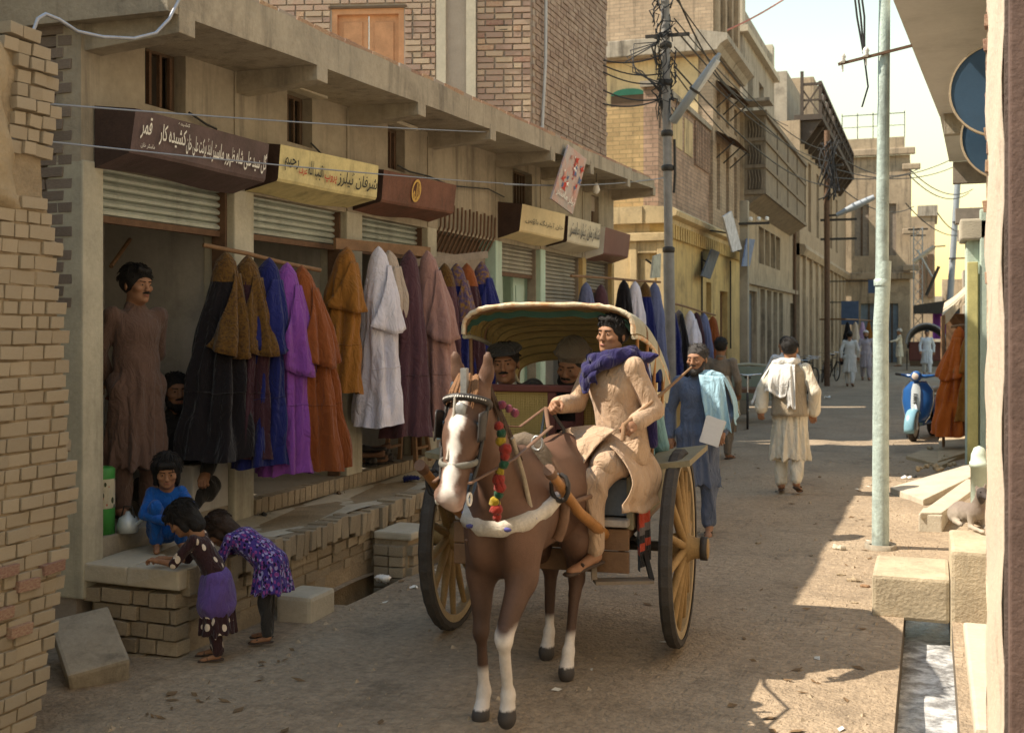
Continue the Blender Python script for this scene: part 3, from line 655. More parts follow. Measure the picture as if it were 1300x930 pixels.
def shade_house():
    for lab, lo, hi, m in (('unseen tan house added on the left behind the camera to dim the street', (-10, -16, 0), (-4.75, 1.2, 6.2), M_PLASTER), ('unseen tall house added on the right behind the camera to dim the street', (.95, -16, 0), (6, 3.4, 8.0), M_CONC_PALE)):  # unseen houses, added to cut the skylight reaching the street
        t = thing('rear_shade_house', lab, 'building', ((lo[0] + hi[0]) / 2, (lo[1] + hi[1]) / 2, 0)); q = MB(); q.box(lo, hi); q.build('wall', m, t); q = MB(); q.box((lo[0] - .1, lo[1] - .1, hi[2]), (hi[0] + .1, hi[1] + .1, hi[2] + .15)); q.build('roof', M_CONCRETE, t)
    t = thing('shade_house', 'unseen plastered house added behind the mud brick wall to shade the street', 'building', (-7, 2.5, 0)); q = MB(); q.box((-9, -3, 0), (-5.35, 5.2, 5.1)); q.build('wall', M_PLASTER, t); q = MB(); q.box((-9.1, -3.1, 5.1), (-5.25, 5.25, 5.25)); q.build('roof', M_CONCRETE, t)  # out of view, placed and sized for the shadow it throws
shade_house()
# ------------------------------------------------------------------ houses further down the left side
M_YELLOW = mat('yellow_wash', (.52, .37, .15), var=.28, scale=2.5, bump=.3, bscale=40, streak=.6, stain=.55)
M_YEL_PALE = mat('yellow_pale', (.54, .42, .24), var=.2, scale=3, bump=.25, bscale=40, streak=.6, stain=.5)
M_PINKBR = mat('pink_brick', (.37, .27, .205), var=.32, scale=3, bump=.2, bscale=40, stain=.55, streak=.6)
M_TAN = mat('tan_wall', (.36, .28, .195), var=.32, scale=1.6, bump=.3, bscale=25, streak=.75, stain=.6)
M_TAN2 = mat('tan_wall_warm', (.37, .29, .20), var=.32, scale=1.2, bump=.3, bscale=20, streak=.75, stain=.55)
M_GREYWALL = mat('grey_wall', (.33, .29, .235), var=.26, scale=1.8, bump=.3, bscale=30, streak=.75, stain=.5)
M_JHAR = mat('weathered_teak', (.22, .18, .135), var=.3, scale=4, bump=.3, bscale=40, streak=.6, stain=.3)
M_JDARK = mat('dark_lattice', (.10, .08, .06), var=.3, scale=8, bump=.3)
M_SLATE = mat('slate_blue_paint', (.17, .21, .25), rough=.7, var=.25, scale=4, bump=.2, stain=.35, streak=.3)
M_BALC = mat('black_wood', (.07, .055, .045), var=.3, scale=6, bump=.3)
def brick_tex(m, sc_=.075, w_=.23, amt=.5, axis='x'):
    """courses too far off to be told apart: brick pattern laid into an existing wall surface"""
    nt = m.node_tree; N = nt.nodes; L = nt.links.new; b = N['Principled BSDF']; old = b.inputs['Base Color'].links[0].from_socket
    tc = N.new('ShaderNodeTexCoord'); sp = N.new('ShaderNodeSeparateXYZ'); cb = N.new('ShaderNodeCombineXYZ'); L(tc.outputs['Object'], sp.inputs[0])
    ad = N.new('ShaderNodeMath'); L(sp.outputs[0], ad.inputs[0]); L(sp.outputs[1], ad.inputs[1]); L(ad.outputs[0], cb.inputs[0]); L(sp.outputs[2], cb.inputs[1])
    br = N.new('ShaderNodeTexBrick'); br.inputs['Scale'].default_value = 1; br.inputs['Brick Width'].default_value = w_; br.inputs['Row Height'].default_value = sc_; br.inputs['Mortar Size'].default_value = .01
    br.inputs['Color1'].default_value = (1.15, 1.05, 1, 1); br.inputs['Color2'].default_value = (.8, .72, .68, 1); br.inputs['Mortar'].default_value = (.6, .6, .58, 1); L(cb.outputs[0], br.inputs[0])
    mx = N.new('ShaderNodeMix'); mx.data_type = 'RGBA'; mx.blend_type = 'MULTIPLY'; mx.inputs[0].default_value = amt; L(old, mx.inputs[6]); L(br.outputs[0], mx.inputs[7]); L(mx.outputs[2], b.inputs['Base Color'])
    return m
brick_tex(M_PINKBR, amt=.8)
M_TANBR = brick_tex(mat('tan_brick', (.38, .30, .215), var=.28, scale=2, bump=.2, bscale=30, streak=.7, stain=.5), amt=.6)

def opening(t, xf, y0, y1, z0, z1, frame, pane, rec=.12, bars=0, mull=1, kind='window'):
    """a window or door seated in a street-side opening: frame, leaves, bars"""
    f = MB(); w_ = min(.06, (y1 - y0) * .12); x0, x1 = xf - rec - .05, xf - rec
    f.box((x0, y0, z0), (x1, y0 + w_, z1)); f.box((x0, y1 - w_, z0), (x1, y1, z1)); f.box((x0, y0 + w_, z1 - w_), (x1, y1 - w_, z1)); f.box((x0, y0 + w_, z0), (x1, y1 - w_, z0 + w_))
    o = f.build(kind, frame, t); n = mull + 1; sp = (y1 - y0 - 2 * w_) / n
    for k in range(n):
        q = MB(); q.box((x0 - .01, y0 + w_ + sp * k + .01, z0 + w_), (x0 + .02, y0 + w_ + sp * (k + 1) - .01, z1 - w_)); q.build('leaf', pane, o)
    for k in range(bars):
        yb = y0 + w_ + (y1 - y0 - 2 * w_) * (k + .5) / bars; q = MB(); q.box((x1 - .01, yb - .012, z0 + w_), (x1 + .015, yb + .012, z1 - w_)); q.build('bar', M_WOOD_GREY, o)
    return o

def yellow_house():
    t = thing('yellow_house', 'low yellow washed house with dentil cornice and pink brick upper floor', 'building', (-5.5, 22, 0)); X = -4.1; Y0, Y1 = 18.7, 26.6
    ops = [(22.2, 22.75, 2.05, 2.75), (23.75, 24.7, .05, 2.62)]
    w = MB(); w.holes('x', X, .3, Y0, Y1, 0, 3.6, ops); w.build('wall', M_YELLOW, t)
    w = MB(); w.box((X - 1.2, Y0, 0), (X - .302, Y0 + .3, 3.6)); w.build('end_wall', M_YEL_PALE, t)
    opening(t, X, *ops[0], M_WOOD_GREY, mat('window_dark', (.05, .04, .03), var=.3)); opening(t, X, *ops[1], M_WOOD, M_WOOD_DARK, kind='door')
    q = MB(); q.prism([(X - .4, 3.6), (X + .04, 3.6), (X + .05, 3.68), (X + .16, 3.72), (X + .18, 3.80), (X + .10, 3.86), (X - .4, 3.9)], Y0 - .1, Y1); q.build('cornice', M_YEL_PALE, t, recalc=True)
    q = MB(); q.prism([(X - 1.2, 3.6), (X - .401, 3.6), (X - .401, 3.88), (X - 1.2, 3.88)], Y0 - .12, Y0 + .4); q.build('cornice', M_YEL_PALE, t, recalc=True)
    for k in range(38): q = MB(); y = Y0 + .15 + k * .205; q.box((X + .002, y, 3.36), (X + .07, y + .1, 3.598)); q.build('dentil', M_YELLOW, t)
    # moulded panel on the sunlit end
    for x0, x1, z0, z1, pr in ((X - .62, X - .5, .4, 3.3, .08), (X - .16, X - .02, .4, 3.3, .08), (X - .5, X - .16, 3.1, 3.3, .07), (X - .75, X + .06, 3.3, 3.44, .12), (X - .46, X - .2, .6, 3.0, .03)):
        q = MB(); q.box((x0, Y0 - pr, z0), (x1, Y0 - .002, z1)); q.build('moulding', M_YEL_PALE, t, bevel=.012)
    # pink brick upper floor with a balustraded parapet
    X2 = X - .18; hl = [(19.3, 19.75, 5.1, 5.75), (19.95, 20.75, 5.1, 5.75), (20.95, 21.7, 5.1, 5.75)]
    q = MB(); q.holes('x', X2, .25, Y0 + .1, 23.5, 3.902, 5.9, []); q.build('upper_wall', M_PINKBR, t)
    q = MB(); q.box((X - 1.2, Y0 + .1, 3.902), (X2 - .252, Y0 + .35, 5.6)); q.build('upper_end_wall', M_YELBR, t)
    for y0, y1, z0, z1 in hl: q = MB(); q.box((X2 - .02, y0, z0), (X2 + .012, y1, z1)); q.build('parapet_panel', M_YEL_PALE, t)
    for k in range(9): q = MB(); y = 21.9 + k * .17; q.box((X2 + .001, y, 5.0), (X2 + .05, y + .07, 5.85)); q.build('baluster', M_PINKBR, t)
    q = MB(); q.box((X2 - .3, Y0 + .05, 5.9), (X2 + .06, 23.5, 6.0)); q.build('coping', M_GREYWALL, t)
    q = MB(); q.tube([W(815 + 30, 330, x=X + .03), W(848, 300, x=X + .03), W(846, 275, x=X + .03)], .012, 5)
    for u in (889, 848 + 60 - 22):
        pass
    q = MB(); q.tube([(X + .03, 21.6, 3.3), (X + .03, 21.62, .6)], .018, 6); q.build('pipe', M_IRON, t)
    q = MB(); q.tube([(X + .03, 24.9, 3.3), (X + .03, 24.92, 1.4)], .018, 6); q.build('pipe', M_IRON, t)
M_YELBR = brick_tex(mat('yellow_brick', (.44, .33, .17), var=.25, scale=3, bump=.2, bscale=40, stain=.3, streak=.3), amt=.7)
yellow_house()

def tall_house():
    t = thing('tall_tan_house', 'tall tan brick house with cornice and long narrow shuttered windows behind the pole', 'building', (-5.5, 25, 0)); X = -4.2; Y0, Y1 = 23.5, 27.05
    ops = []
    for y0, y1 in ((23.95, 24.35), (25.1, 25.5), (26.2, 26.6)):
        for z0, z1 in ((4.35, 5.75), (6.25, 6.85)): ops.append((y0, y1, z0, z1))
    w = MB(); w.holes('x', X, .3, Y0, Y1, 3.902, 10.2, ops); w.build('wall', M_TANBR, t)
    w = MB(); w.holes('y', Y0, -.3, X - 4.0, X - .302, 3.0, 10.2, [(-6.05, -5.35, 5.75, 6.95)], -1) if False else w.box((X - 4.0, Y0, 3.0), (X - .302, Y0 + .3, 10.2)); w.build('end_wall', M_TANBR, t)
    e = MB(); e.box((X - 3.0, Y0 - .03, 5.9), (X - .302, Y0 - .003, 7.45)); e.build('lower_wash', M_YEL_PALE, t)
    q = MB(); q.prism([(X - .3, 7.5), (X + .12, 7.5), (X + .2, 7.62), (X + .34, 7.7), (X + .34, 7.82), (X - .3, 7.95)], Y0 - .3, Y1); q.build('cornice', M_GREYWALL, t, recalc=True)
    q = MB(); q.box((X - 4.0, Y0 - .32, 7.5), (X - .302, Y0 - .002, 7.85)); q.build('cornice', M_GREYWALL, t, bevel=.02)
    for o in ops: opening(t, X, *o, M_WOOD_GREY, M_WOOD_DARK)
    for k in range(4): q = MB(); y = Y0 + .1 + k * .85; q.box((X + .002, y, 7.96), (X + .1, y + .2, 10.2)); q.build('pilaster', M_TAN, t)
    q = MB(); q.box((X - 2.15, Y0 - .05, 5.95), (X - 1.4, Y0 - .031, 6.75)); g = q.build('window', M_WOOD_DARK, t)
    p = [(-2.15 + .375 + .375 * math.cos(a), 6.75 + .14 * math.sin(a)) for a in [math.pi * i / 10 for i in range(11)]]
    q = MB(); q.prism([(X + a, b) for a, b in p], Y0 - .06, Y0 - .031); q.build('fanlight', mat('green_paint', (.05, .18, .12), var=.2), g, recalc=True)
    for y0, y1, z in ((23.8, 25.7, 5.95), (23.8, 25.7, 7.0)):                 # little iron awnings
        q = MB(); q.add([(X + .01, y0, z), (X + .01, y1, z), (X + .42, y1, z - .22), (X + .42, y0, z - .22)], [(0, 1, 2, 3)]); q.add([(X + .01, y0, z + .012), (X + .42, y0, z - .208), (X + .42, y1, z - .208), (X + .01, y1, z + .012)], [(0, 1, 2, 3)])
        a = q.build('awning', M_RUST, t, recalc=True)
        for y in (y0 + .1, (y0 + y1) / 2, y1 - .1): r_ = MB(); r_.bar((X, y, z - .55), (X + .38, y, z - .22), .025); r_.build('bracket', M_IRON, a)
tall_house()

def balcony_house():
    t = thing('carved_balcony_house', 'grey house with a long boxed carved wooden balcony over the street', 'building', (-5.5, 32, 0)); X = -4.12; Y0, Y1 = 27.06, 38.2
    ops = [(29.6 + 1.15 * k, 30.6 + 1.15 * k, 3.5, 4.45) for k in range(4)] + [(28.0, 29.3, .05, 2.75)] + [(29.9 + 1.3 * k, 30.8 + 1.3 * k, .4, 2.85) for k in range(4)] + [(36.6, 37.4, .05, 2.6)]
    w = MB(); w.holes('x', X, .3, Y0, Y1, 0, 6.95, ops); w.build('wall', M_TAN2, t); w = MB(); w.box((X - 4, Y0, 3.0), (X - .302, Y0 + .3, 6.95)); w.build('end_wall', M_GREYWALL, t)
    for i, o in enumerate(ops): opening(t, X, *o, M_WOOD_GREY, M_SLATE if i != 4 else M_SLATE, bars=5 if i < 4 else 0, kind='window' if i < 4 else 'door')
    q = MB(); q.box((X + .002, Y0 + .4, 2.9), (X + .08, Y1, 3.02)); q.build('string_course', M_TAN, t)
    # boxed balcony
    bx0, by0, by1, bz0, bz1 = -3.66, 27.2, 36.6, 4.98, 6.9
    b = MB(); b.prism([(X - .05, bz0 - .32), (bx0, bz0), (bx0, bz1), (X - .05, bz1)], by0, by1); bo = b.build('balcony', M_JHAR, t, recalc=True)
    for z0, z1, pr in ((bz0 - .0, bz0 + .1, .05), (bz0 + .62, bz0 + .7, .04), (bz0 + 1.25, bz0 + 1.33, .04), (bz1 - .08, bz1 + .04, .07)):
        q = MB(); q.box((bx0 + .002, by0 - pr, z0), (bx0 + pr, by1, z1)); q.build('rail', M_JHAR, bo); q = MB(); q.box((X + .005, by0 - pr, z0), (bx0, by0 - .002, z1)); q.build('rail', M_JHAR, bo)
    for k in range(5):
        y = by0 + .05 + k * 2.3; q = MB(); q.box((bx0 + .002, y, bz0 + .1), (bx0 + .028, y + .06, bz1 - .08)); q.build('stile', M_JHAR, bo)
    for k in range(3):                                                       # pierced panel on the near end
        z = bz0 + .12 + .58 * k; q = MB(); q.box((X + .08, by0 - .012, z), (bx0 - .08, by0 - .003, z + .46)); q.build('lattice_ground', M_JDARK, bo)
        for i in range(5): q = MB(); q.tube([(X + .12 + .07 * i, by0 - .02, z + .02), (X + .14 + .07 * i, by0 - .02, z + .23), (X + .11 + .07 * i, by0 - .02, z + .44)], .012, 5); q.build('lattice_bar', M_JHAR, bo)
    # upper storey and parapet
    q = MB(); q.holes('x', X - .1, .3, Y0 + .5, 33.5, 6.952, 8.9, [(28.4, 29.3, 7.2, 8.3), (30.4, 31.3, 7.2, 8.3)]); q.build('upper_wall', M_GREYWALL, t)
    for o in ((28.4, 29.3, 7.2, 8.3), (30.4, 31.3, 7.2, 8.3)): opening(t, X - .1, *o, M_WOOD_GREY, M_SLATE)
    q = MB(); q.box((X - 3.5, Y0 + .5, 6.952), (X - .402, Y0 + .8, 8.9)); q.build('upper_end_wall', M_CONC_PALE, t)
    q = MB(); q.box((X - 3.6, Y0 + .35, 8.9), (X + .05, 33.6, 9.05)); q.build('coping', M_CONC_PALE, t)
    q = MB(); q.box((X - .5, Y0 + .5, 9.05), (X - .1, Y0 + .95, 9.9)); q.build('parapet_pier', M_CONC_PALE, t); q = MB(); q.box((X - .5, 33.1, 9.05), (X - .1, 33.5, 9.9)); q.build('parapet_pier', M_CONC_PALE, t)
    q = MB(); q.box((X - .32, Y0 + .95, 9.05), (X - .22, 33.1, 9.75)); q.build('parapet', M_GREYWALL, t)
    f = MB()
    for i in range(26): f.bar((X - 3.4 + .11 * i, Y0 + .6, 9.05), (X - 3.4 + .11 * i, Y0 + .6, 9.95), .018)
    for z in (9.1, 9.45, 9.95): f.bar((X - 3.4, Y0 + .6, z), (X - .5, Y0 + .6, z), .03)
    f.build('roof_railing', M_IRON, t)
    q = MB(); q.box((X - .1, 26.3, 7.0), (X + .7, 27.05, 7.07)); q.build('sunshade', M_GREYWALL, t)
    q = MB(); q.tube([(X + .06, 37.3, 0), (X + .06, 37.3, 6.9)], .05, 8); q.build('drain_pipe', M_RUST, t)
balcony_house()

def wooden_balcony_house():
    t = thing('wooden_balcony_house', 'weathered tan house with a black timber balcony under its roof', 'building', (-5.5, 47, 0)); X = -4.0; Y0, Y1 = 38.22, 60
    ops = [(39.6 + 2.3 * k, 40.7 + 2.3 * k, .05, 2.9 + (.5 if k % 3 == 2 else 0)) for k in range(8)] + [(41 + 3.1 * k, 42 + 3.1 * k, 5.2, 7.6) for k in range(5)]
    w = MB(); w.holes('x', X, .3, Y0, Y1, 0, 8.6, ops); w.build('wall', M_TAN, t)
    w = MB(); w.box((X - 4, Y0, 3.0), (X - .302, Y0 + .3, 8.6)); w.build('end_wall', M_TAN, t)
    for i, o in enumerate(ops): opening(t, X, *o, M_WOOD_GREY, [M_SLATE, M_WOOD_DARK, M_WOOD][i % 3], kind='door' if i < 8 else 'window')
    q = MB(); q.prism([(X - .2, 4.2), (X + .12, 4.2), (X + .22, 4.4), (X + .16, 4.55), (X - .2, 4.6)], Y0, Y1); q.build('cornice', M_TAN2, t, recalc=True)
    for k in range(9): q = MB(); y = 39.2 + 2.3 * k; q.box((X + .002, y, 0), (X + .1, y + .25, 4.198)); q.build('pilaster', M_TAN2, t)
    bx, by0, by1, bz = -3.3, 38.4, 55, 8.62
    b = MB(); b.box((X - .2, by0, bz), (bx, by1, bz + .18)); bo = b.build('balcony', M_BALC, t)
    for k in range(14): y = by0 + .1 + k * 1.25; q = MB(); q.prism([(X + .01, bz - .75), (X + .12, bz - .75), (bx - .05, bz - .02), (X + .01, bz - .02)], y, y + .12); q.build('bracket', M_BALC, bo, recalc=True)
    for k in range(13):
        y = by0 + .03 + k * 1.375; q = MB(); q.box((bx - .12, y, bz + .18), (bx - .02, y + .1, bz + 1.25)); q.build('post', M_BALC, bo)
        if k < 12:
            q = MB(); q.bar((bx - .07, y + .1, bz + .22), (bx - .07, y + 1.37, bz + 1.1), .05); q.bar((bx - .08, y + .1, bz + 1.1), (bx - .08, y + 1.37, bz + .22), .05); q.build('brace', M_BALC, bo)
    q = MB(); q.box((bx - .14, by0, bz + 1.12), (bx - .01, by1, bz + 1.22)); q.box((bx - .14, by0, bz + .62), (bx - .01, by1, bz + .68)); q.build('handrail', M_BALC, bo)
    q = MB(); q.bar((X, by0 + .06, bz + 1.17), (bx - .14, by0 + .06, bz + 1.17), .08); q.bar((X, by0 + .06, bz + .65), (bx - .14, by0 + .06, bz + .65), .06); q.bar((X, by0 + .06, bz + .2), (bx - .1, by0 + .06, bz + 1.1), .05); q.bar((X, by0 + .06, bz + 1.1), (bx - .1, by0 + .06, bz + .2), .05); q.bar((X + .05, by0 + .06, bz + .18), (X + .05, by0 + .06, bz + 1.6), .1); q.build('handrail', M_BALC, bo)
    q = MB(); q.box((X - 3, 44, 8.6), (X - .1, 58, 11.2)); q.build('roof_room', M_TAN, t)
    q = MB(); q.box((X - 2, 39, 8.6), (X - .5, 43.5, 10.4)); q.build('roof_room', M_GREYWALL, t)
wooden_balcony_house()

def cross_house():
    t = thing('corner_house', 'sunlit tan house facing up the street where it bends', 'building', (-2.6, 62, 0)); Y = 60.2
    w = MB(); hs = [(-3.6, -2.9, 5.4, 8.0), (-2.3, -1.6, 5.4, 8.0), (-3.3, -2.5, .05, 3.0), (-2.1, -1.5, .05, 3.0)]; w.holes('y', Y, .3, -8, -.95, 0, 10.4, hs, -1); w.build('wall', M_TAN2, t)
    w = MB(); w.box((-8, Y + .302, 0), (-.96, Y + 5, 10.3)); w.build('body', M_TAN, t)
    for x0, x1, z0, z1 in hs: q = MB(); q.box((x0, Y + .15, z0), (x1, Y + .2, z1)); o = q.build('window' if z0 > 2 else 'door', M_WOOD_GREY if z0 > 2 else M_SLATE, t); r_ = MB(); r_.box(((x0 + x1) / 2 - .04, Y + .1, z0), ((x0 + x1) / 2 + .04, Y + .149, z1)); r_.build('mullion', M_WOOD_DARK, o)
    for z in (4.2, 10.4): q = MB(); q.box((-8, Y - .25, z), (-.7, Y - .002, z + .35)); q.build('cornice', M_TAN, t, bevel=.05)
    q = MB(); q.box((-8, Y - .1, 10.75), (-1.2, Y + .2, 11.3)); q.build('parapet', M_TAN2, t)
    for z, s in ((9.6, .5), (6.4, .35), (4.6, .45)): q = MB(); q.box((-1.3, Y - .5, z), (-.95 + s, Y - .26, z + .3)); q.build('bracket', M_TAN, t, bevel=.05)
    for k in range(5): q = MB(); q.bar((-4.2 + .75 * k, Y, 11.3), (-4.2 + .75 * k, Y, 12.6), .04); q.build('roof_post', M_IRON, t)
    q = MB(); q.bar((-4.2, Y, 12.5), (-1.2, Y, 12.5), .04); q.bar((-4.2, Y, 11.9), (-1.2, Y, 11.9), .03); q.build('roof_rail', M_IRON, t)
    t = thing('dark_far_house', 'dark brick house rising beyond the bend beside the lattice mast', 'building', (-.4, 72, 0))
    w = MB(); w.box((-1.6, 70, 0), (.25, 77, 8.2)); w.build('wall', M_TAN, t); q = MB(); q.box((-.7, 69.9, 8.2), (.4, 76, 8.8)); q.build('parapet', M_GREYWALL, t)
    for x in (-.6, -.15): q = MB(); q.box((x, 69.9, 3.5), (x + .3, 69.998, 6)); q.build('window', M_WOOD_DARK, t)
    t = thing('far_row', 'pale low houses at the far end of the street', 'building', (2.5, 98, 0))
    for x0, x1, h, y, m in ((-3, .9, 4.2, 96, M_GREYWALL), (.9, 2.4, 5.6, 98, M_TAN2), (2.4, 6, 6.2, 95, M_GREYWALL), (6, 14, 5.0, 97, M_TAN)):
        w = MB(); w.box((x0, y, 0), (x1, y + 6, h)); w.build('wall', m, t)
        for k in range(int((x1 - x0) / .9)): q = MB(); q.box((x0 + .3 + .9 * k, y - .03, h - 2.4), (x0 + .7 + .9 * k, y - .003, h - 1.2)); q.build('window', M_WOOD_DARK, t)
    t = thing('lattice_mast', 'thin steel lattice mast beside the far corner house', 'mast', (-.55, 58, 0))
    q = MB(); c = [(-.75, 57.9), (-.35, 57.9), (-.35, 58.3), (-.75, 58.3)]
    for a in c: q.bar((*a, 0), (*a, 6.6), .05)
    for k in range(14):
        z = .47 * k
        for i in range(4): a, b = c[i], c[(i + 1) % 4]; q.bar((*a, z), (*b, z + .47), .03)
    q.build('lattice', mat('galvanised', (.35, .36, .36), rough=.5, metal=.3, var=.15), t)
    q = MB(); q.bar((-1.0, 58, 6.5), (-.1, 58, 6.5), .08); q.bar((-.9, 58, 6.2), (-.2, 58, 6.2), .06); q.build('cross_arm', M_IRON, t)
cross_house()

# ------------------------------------------------------------------ right side of the street
M_CREAM = mat('cream_chipped', (.60, .50, .38), var=.15, scale=5, bump=.5, bscale=30, stain=.55, col2=(.52, .42, .33))
M_SOFFIT = mat('soffit_grey', (.62, .60, .55), var=.12, scale=2, bump=.15, bscale=30, stain=.2)
M_PALEGREEN = mat('pale_green_wash', (.47, .56, .48), var=.15, scale=3, bump=.25, bscale=30, streak=.3, stain=.2)
M_OLIVE = mat('yellow_green_post', (.50, .46, .20), var=.2, scale=6, bump=.2, stain=.3)
def right_side():
    t = thing('whitewashed_wall_end', 'chipped cream wall end and timber door frame with painted-in front shade at the right edge', 'wall', (.8, 4.6, 0))
    w = MB(); n = 70
    edge = lambda z: 5.2 + .05 * math.sin(9 * z) + .035 * math.sin(23 * z + 1) + .02 * math.sin(51 * z)
    w.grid(lambda a, b: (.222 + .006 * math.sin(13 * b * 6 + 5 * a), 4.02 + (edge(b * 7) - 4.02) * a, b * 7), 6, n); w.grid(lambda a, b: (.222 + .35 * a, edge(b * 7), b * 7), 3, n); w.build('plaster', M_CREAM, t)
    w = MB(); w.box((.225, 4.0, 0), (1.6, 4.03, 7)); w.box((.225, 4.03, 6.9), (1.6, 5.2, 7)); w.build('wall', mat('shade_plaster', (.16, .12, .10), var=.3, scale=4, bump=.4, stain=.3), t)  # front face stands in shade; that shade is put into the dark colour
    for x0, x1, y in ((.235, .30, 3.94), (.31, .42, 3.97), (.43, .60, 3.95)): q = MB(); q.box((x0, y, 0), (x1, 3.999, 7)); q.build('frame_board', mat('shade_timber', (.13, .085, .07), var=.35, scale=5, bump=.3), t, bevel=.008)  # boards coloured dark to carry the shade of the front face
    z = 2.1
    while z < 5.2:
        brick(t, (.262 + rj(.01), edge(z) + .01 + rj(.015), z), (.09, .05 + rj(.02), .05), M_BRICK_RED, (rj(.1), rj(.1), rj(.2))); z += .075 + random.choice((0, 0, .08))
    # overhanging house
    t = thing('overhang_house', 'right hand house whose pale concrete upper floor juts out over the street', 'building', (1.5, 11, 0))
    w = MB(); w.box((.68, 5.6, 0), (4.5, 15.2, 4.5)); w.build('wall', M_CREAM, t); w = MB(); w.box((.30, 7.6, 4.662), (4.5, 15.2, 8.2)); w.build('upper_wall', M_CREAM, t)  # upper storey is unseen, raised to cut skylight and bounce sun
    s = MB(); s.add([(-.42, 7.6, 4.5), (.11, 15.2, 4.5), (4, 15.2, 4.5), (4, 7.6, 4.5), (-.42, 7.6, 4.66), (.11, 15.2, 4.66), (4, 15.2, 4.66), (4, 7.6, 4.66)], [(0, 1, 2, 3), (7, 6, 5, 4), (0, 4, 5, 1), (1, 5, 6, 2), (2, 6, 7, 3), (3, 7, 4, 0)]); s.build('slab', M_SOFFIT, t, recalc=True)
    s = MB(); s.add([(.11, 15.2, 4.52), (.25, 17.2, 4.2), (3, 17.2, 4.2), (3, 15.2, 4.52), (.11, 15.2, 4.6), (.25, 17.2, 4.3), (3, 17.2, 4.3), (3, 15.2, 4.6)], [(0, 1, 2, 3), (7, 6, 5, 4), (0, 4, 5, 1), (1, 5, 6, 2), (2, 6, 7, 3), (3, 7, 4, 0)]); s.build('eave', M_SOFFIT, t, recalc=True)
    s = MB(); s.box((.16, 15.0, 4.25), (3, 15.19, 4.498)); s.build('beam', M_CONCRETE, t)
    
    for a, b in (((.3, 17.21, 3.9), (1.2, 17.4, 4.2)), ((.35, 18.0, 3.4), (1.2, 18.3, 3.62)), ((.38, 18.0, 3.15), (1.2, 18.3, 3.3))): s = MB(); s.box(a, b); s.build('bracket', M_WOOD_GREY, t)
    # round blue boards hung from the wall
    for (u, v, rr, y, lab) in ((1268, 114, 54, 8.4, 'large blue round sign board hanging high on the right wall'), (1280, 172, 52, 9.0, 'second blue round sign board partly hidden below the first')):
        c = W(u, v, y=y); r_ = rr / FPX * (c - Vector((0, 0, CAMZ))).length * .95
        o = thing('round_sign', lab, 'sign', (c.x, c.y, c.z), 0, 'round blue boards on the right wall')
        q = MB(); q.lathe([(0, -.012), (r_, -.012), (r_, .012), (0, .012)], (0, 0, 0), 'y', 40, smooth=False); q.build('board', mat('blue_board', (.03, .065, .11), rough=.5, var=.15, scale=3, bump=.05, stain=.2), o, local=True)
        q = MB(); q.lathe([(r_ + .001, -.02), (r_ + .014, -.02), (r_ + .014, .02), (r_ + .001, .02), (r_ + .001, -.02)], (0, 0, 0), 'y', 40, smooth=False); q.build('rim', mat('sign_rim', (.38, .30, .2), var=.2), o, local=True)
        q = MB(); q.bar((r_ * .9, 0, 0), (.72 - c.x, 0, 0), .03); q.build('bracket', M_IRON, o, local=True)
    # pale green shop corner
    t = thing('green_house', 'pale green plastered shop corner beyond the overhang', 'building', (1, 16.4, 0))
    w = MB(); w.box((.44, 16.0, 0), (3, 16.6, 3.22)); w.build('wall', M_PALEGREEN, t, bevel=.02)
    w = MB(); w.box((.36, 15.9, 3.0), (1, 16.65, 3.28)); w.build('ledge', M_CONC_PALE, t, bevel=.03)
    w = MB(); w.box((.60, 15.9, 0), (.8, 15.998, 3.4)); w.build('pilaster', M_PALEGREEN, t, bevel=.02)
    w = MB(); w.box((.45, 15.88, 0), (.58, 15.96, 2.72)); w.build('post', M_OLIVE, t, bevel=.01)
    w = MB(); w.box((1.4, 16.6, 0), (3, 40, 3.4)); w.build('side_wall', M_TAN2, t)
    q = MB(); p = W(1243, 655, y=11.5); q.lathe([(.075, .0), (.075, .5), (.085, .5), (.085, .55), (.075, .55), (.07, .62), (.045, .68), (0, .70)], (p.x, p.y, .08), 'z', 16)
    tag(q.build('standpipe', M_PALEGREEN), 'stubby pale green standpipe behind the dog', 'pipe')
    # concrete culvert block over the drain
    t = thing('concrete_block', 'stepped concrete block bridging the drain on the right', 'block', (.1, 8.2, 0))
    b = MB(); b.box((-.36, 7.85, -.02), (.12, 8.55, .27)); b.build('low_step', M_CONC_WARM, t, bevel=.025)
    b = MB(); b.box((.122, 7.78, -.3), (.9, 8.6, .47)); b.build('high_step', M_CONC_WARM, t, bevel=.025)
    b = MB(); b.box((.19, 5.6, -.2), (.62, 7.6, .07)); b.build('kerb', M_CONC_PALE, t, bevel=.02)
    # broken slabs and ramp
    def slab(pts, th, lab, m=M_CONC_PALE):
        q = MB(); n = len(pts); q.add([p for p in pts] + [p - Vector((0, 0, th)) for p in pts], [tuple(range(n)), tuple(range(2 * n - 1, n - 1, -1))] + [(i, i + n, (i + 1) % n + n, (i + 1) % n) for i in range(n)])
        tag(q.build('slab', m, bevel=.012, recalc=True), lab, 'slab', 'slabs along the right gutter')
    slab([W(1130, 618, z=.05), W(1172, 634, z=.06), W(1234, 604, z=.15), W(1232, 588, z=.15)], .12, 'long sloping concrete ramp slab before the green shop corner')
    slab([W(1168, 650, z=.17), W(1196, 650, z=.17), W(1248, 612, z=.21), W(1228, 607, z=.21)], .06, 'tilted thin broken slab above the drain behind the dog')
    slab([W(1166, 652, z=.15), W(1196, 654, z=.15), W(1204, 645, z=.13), W(1172, 644, z=.13)], .17, 'short squared stone end propping the thin broken slab')
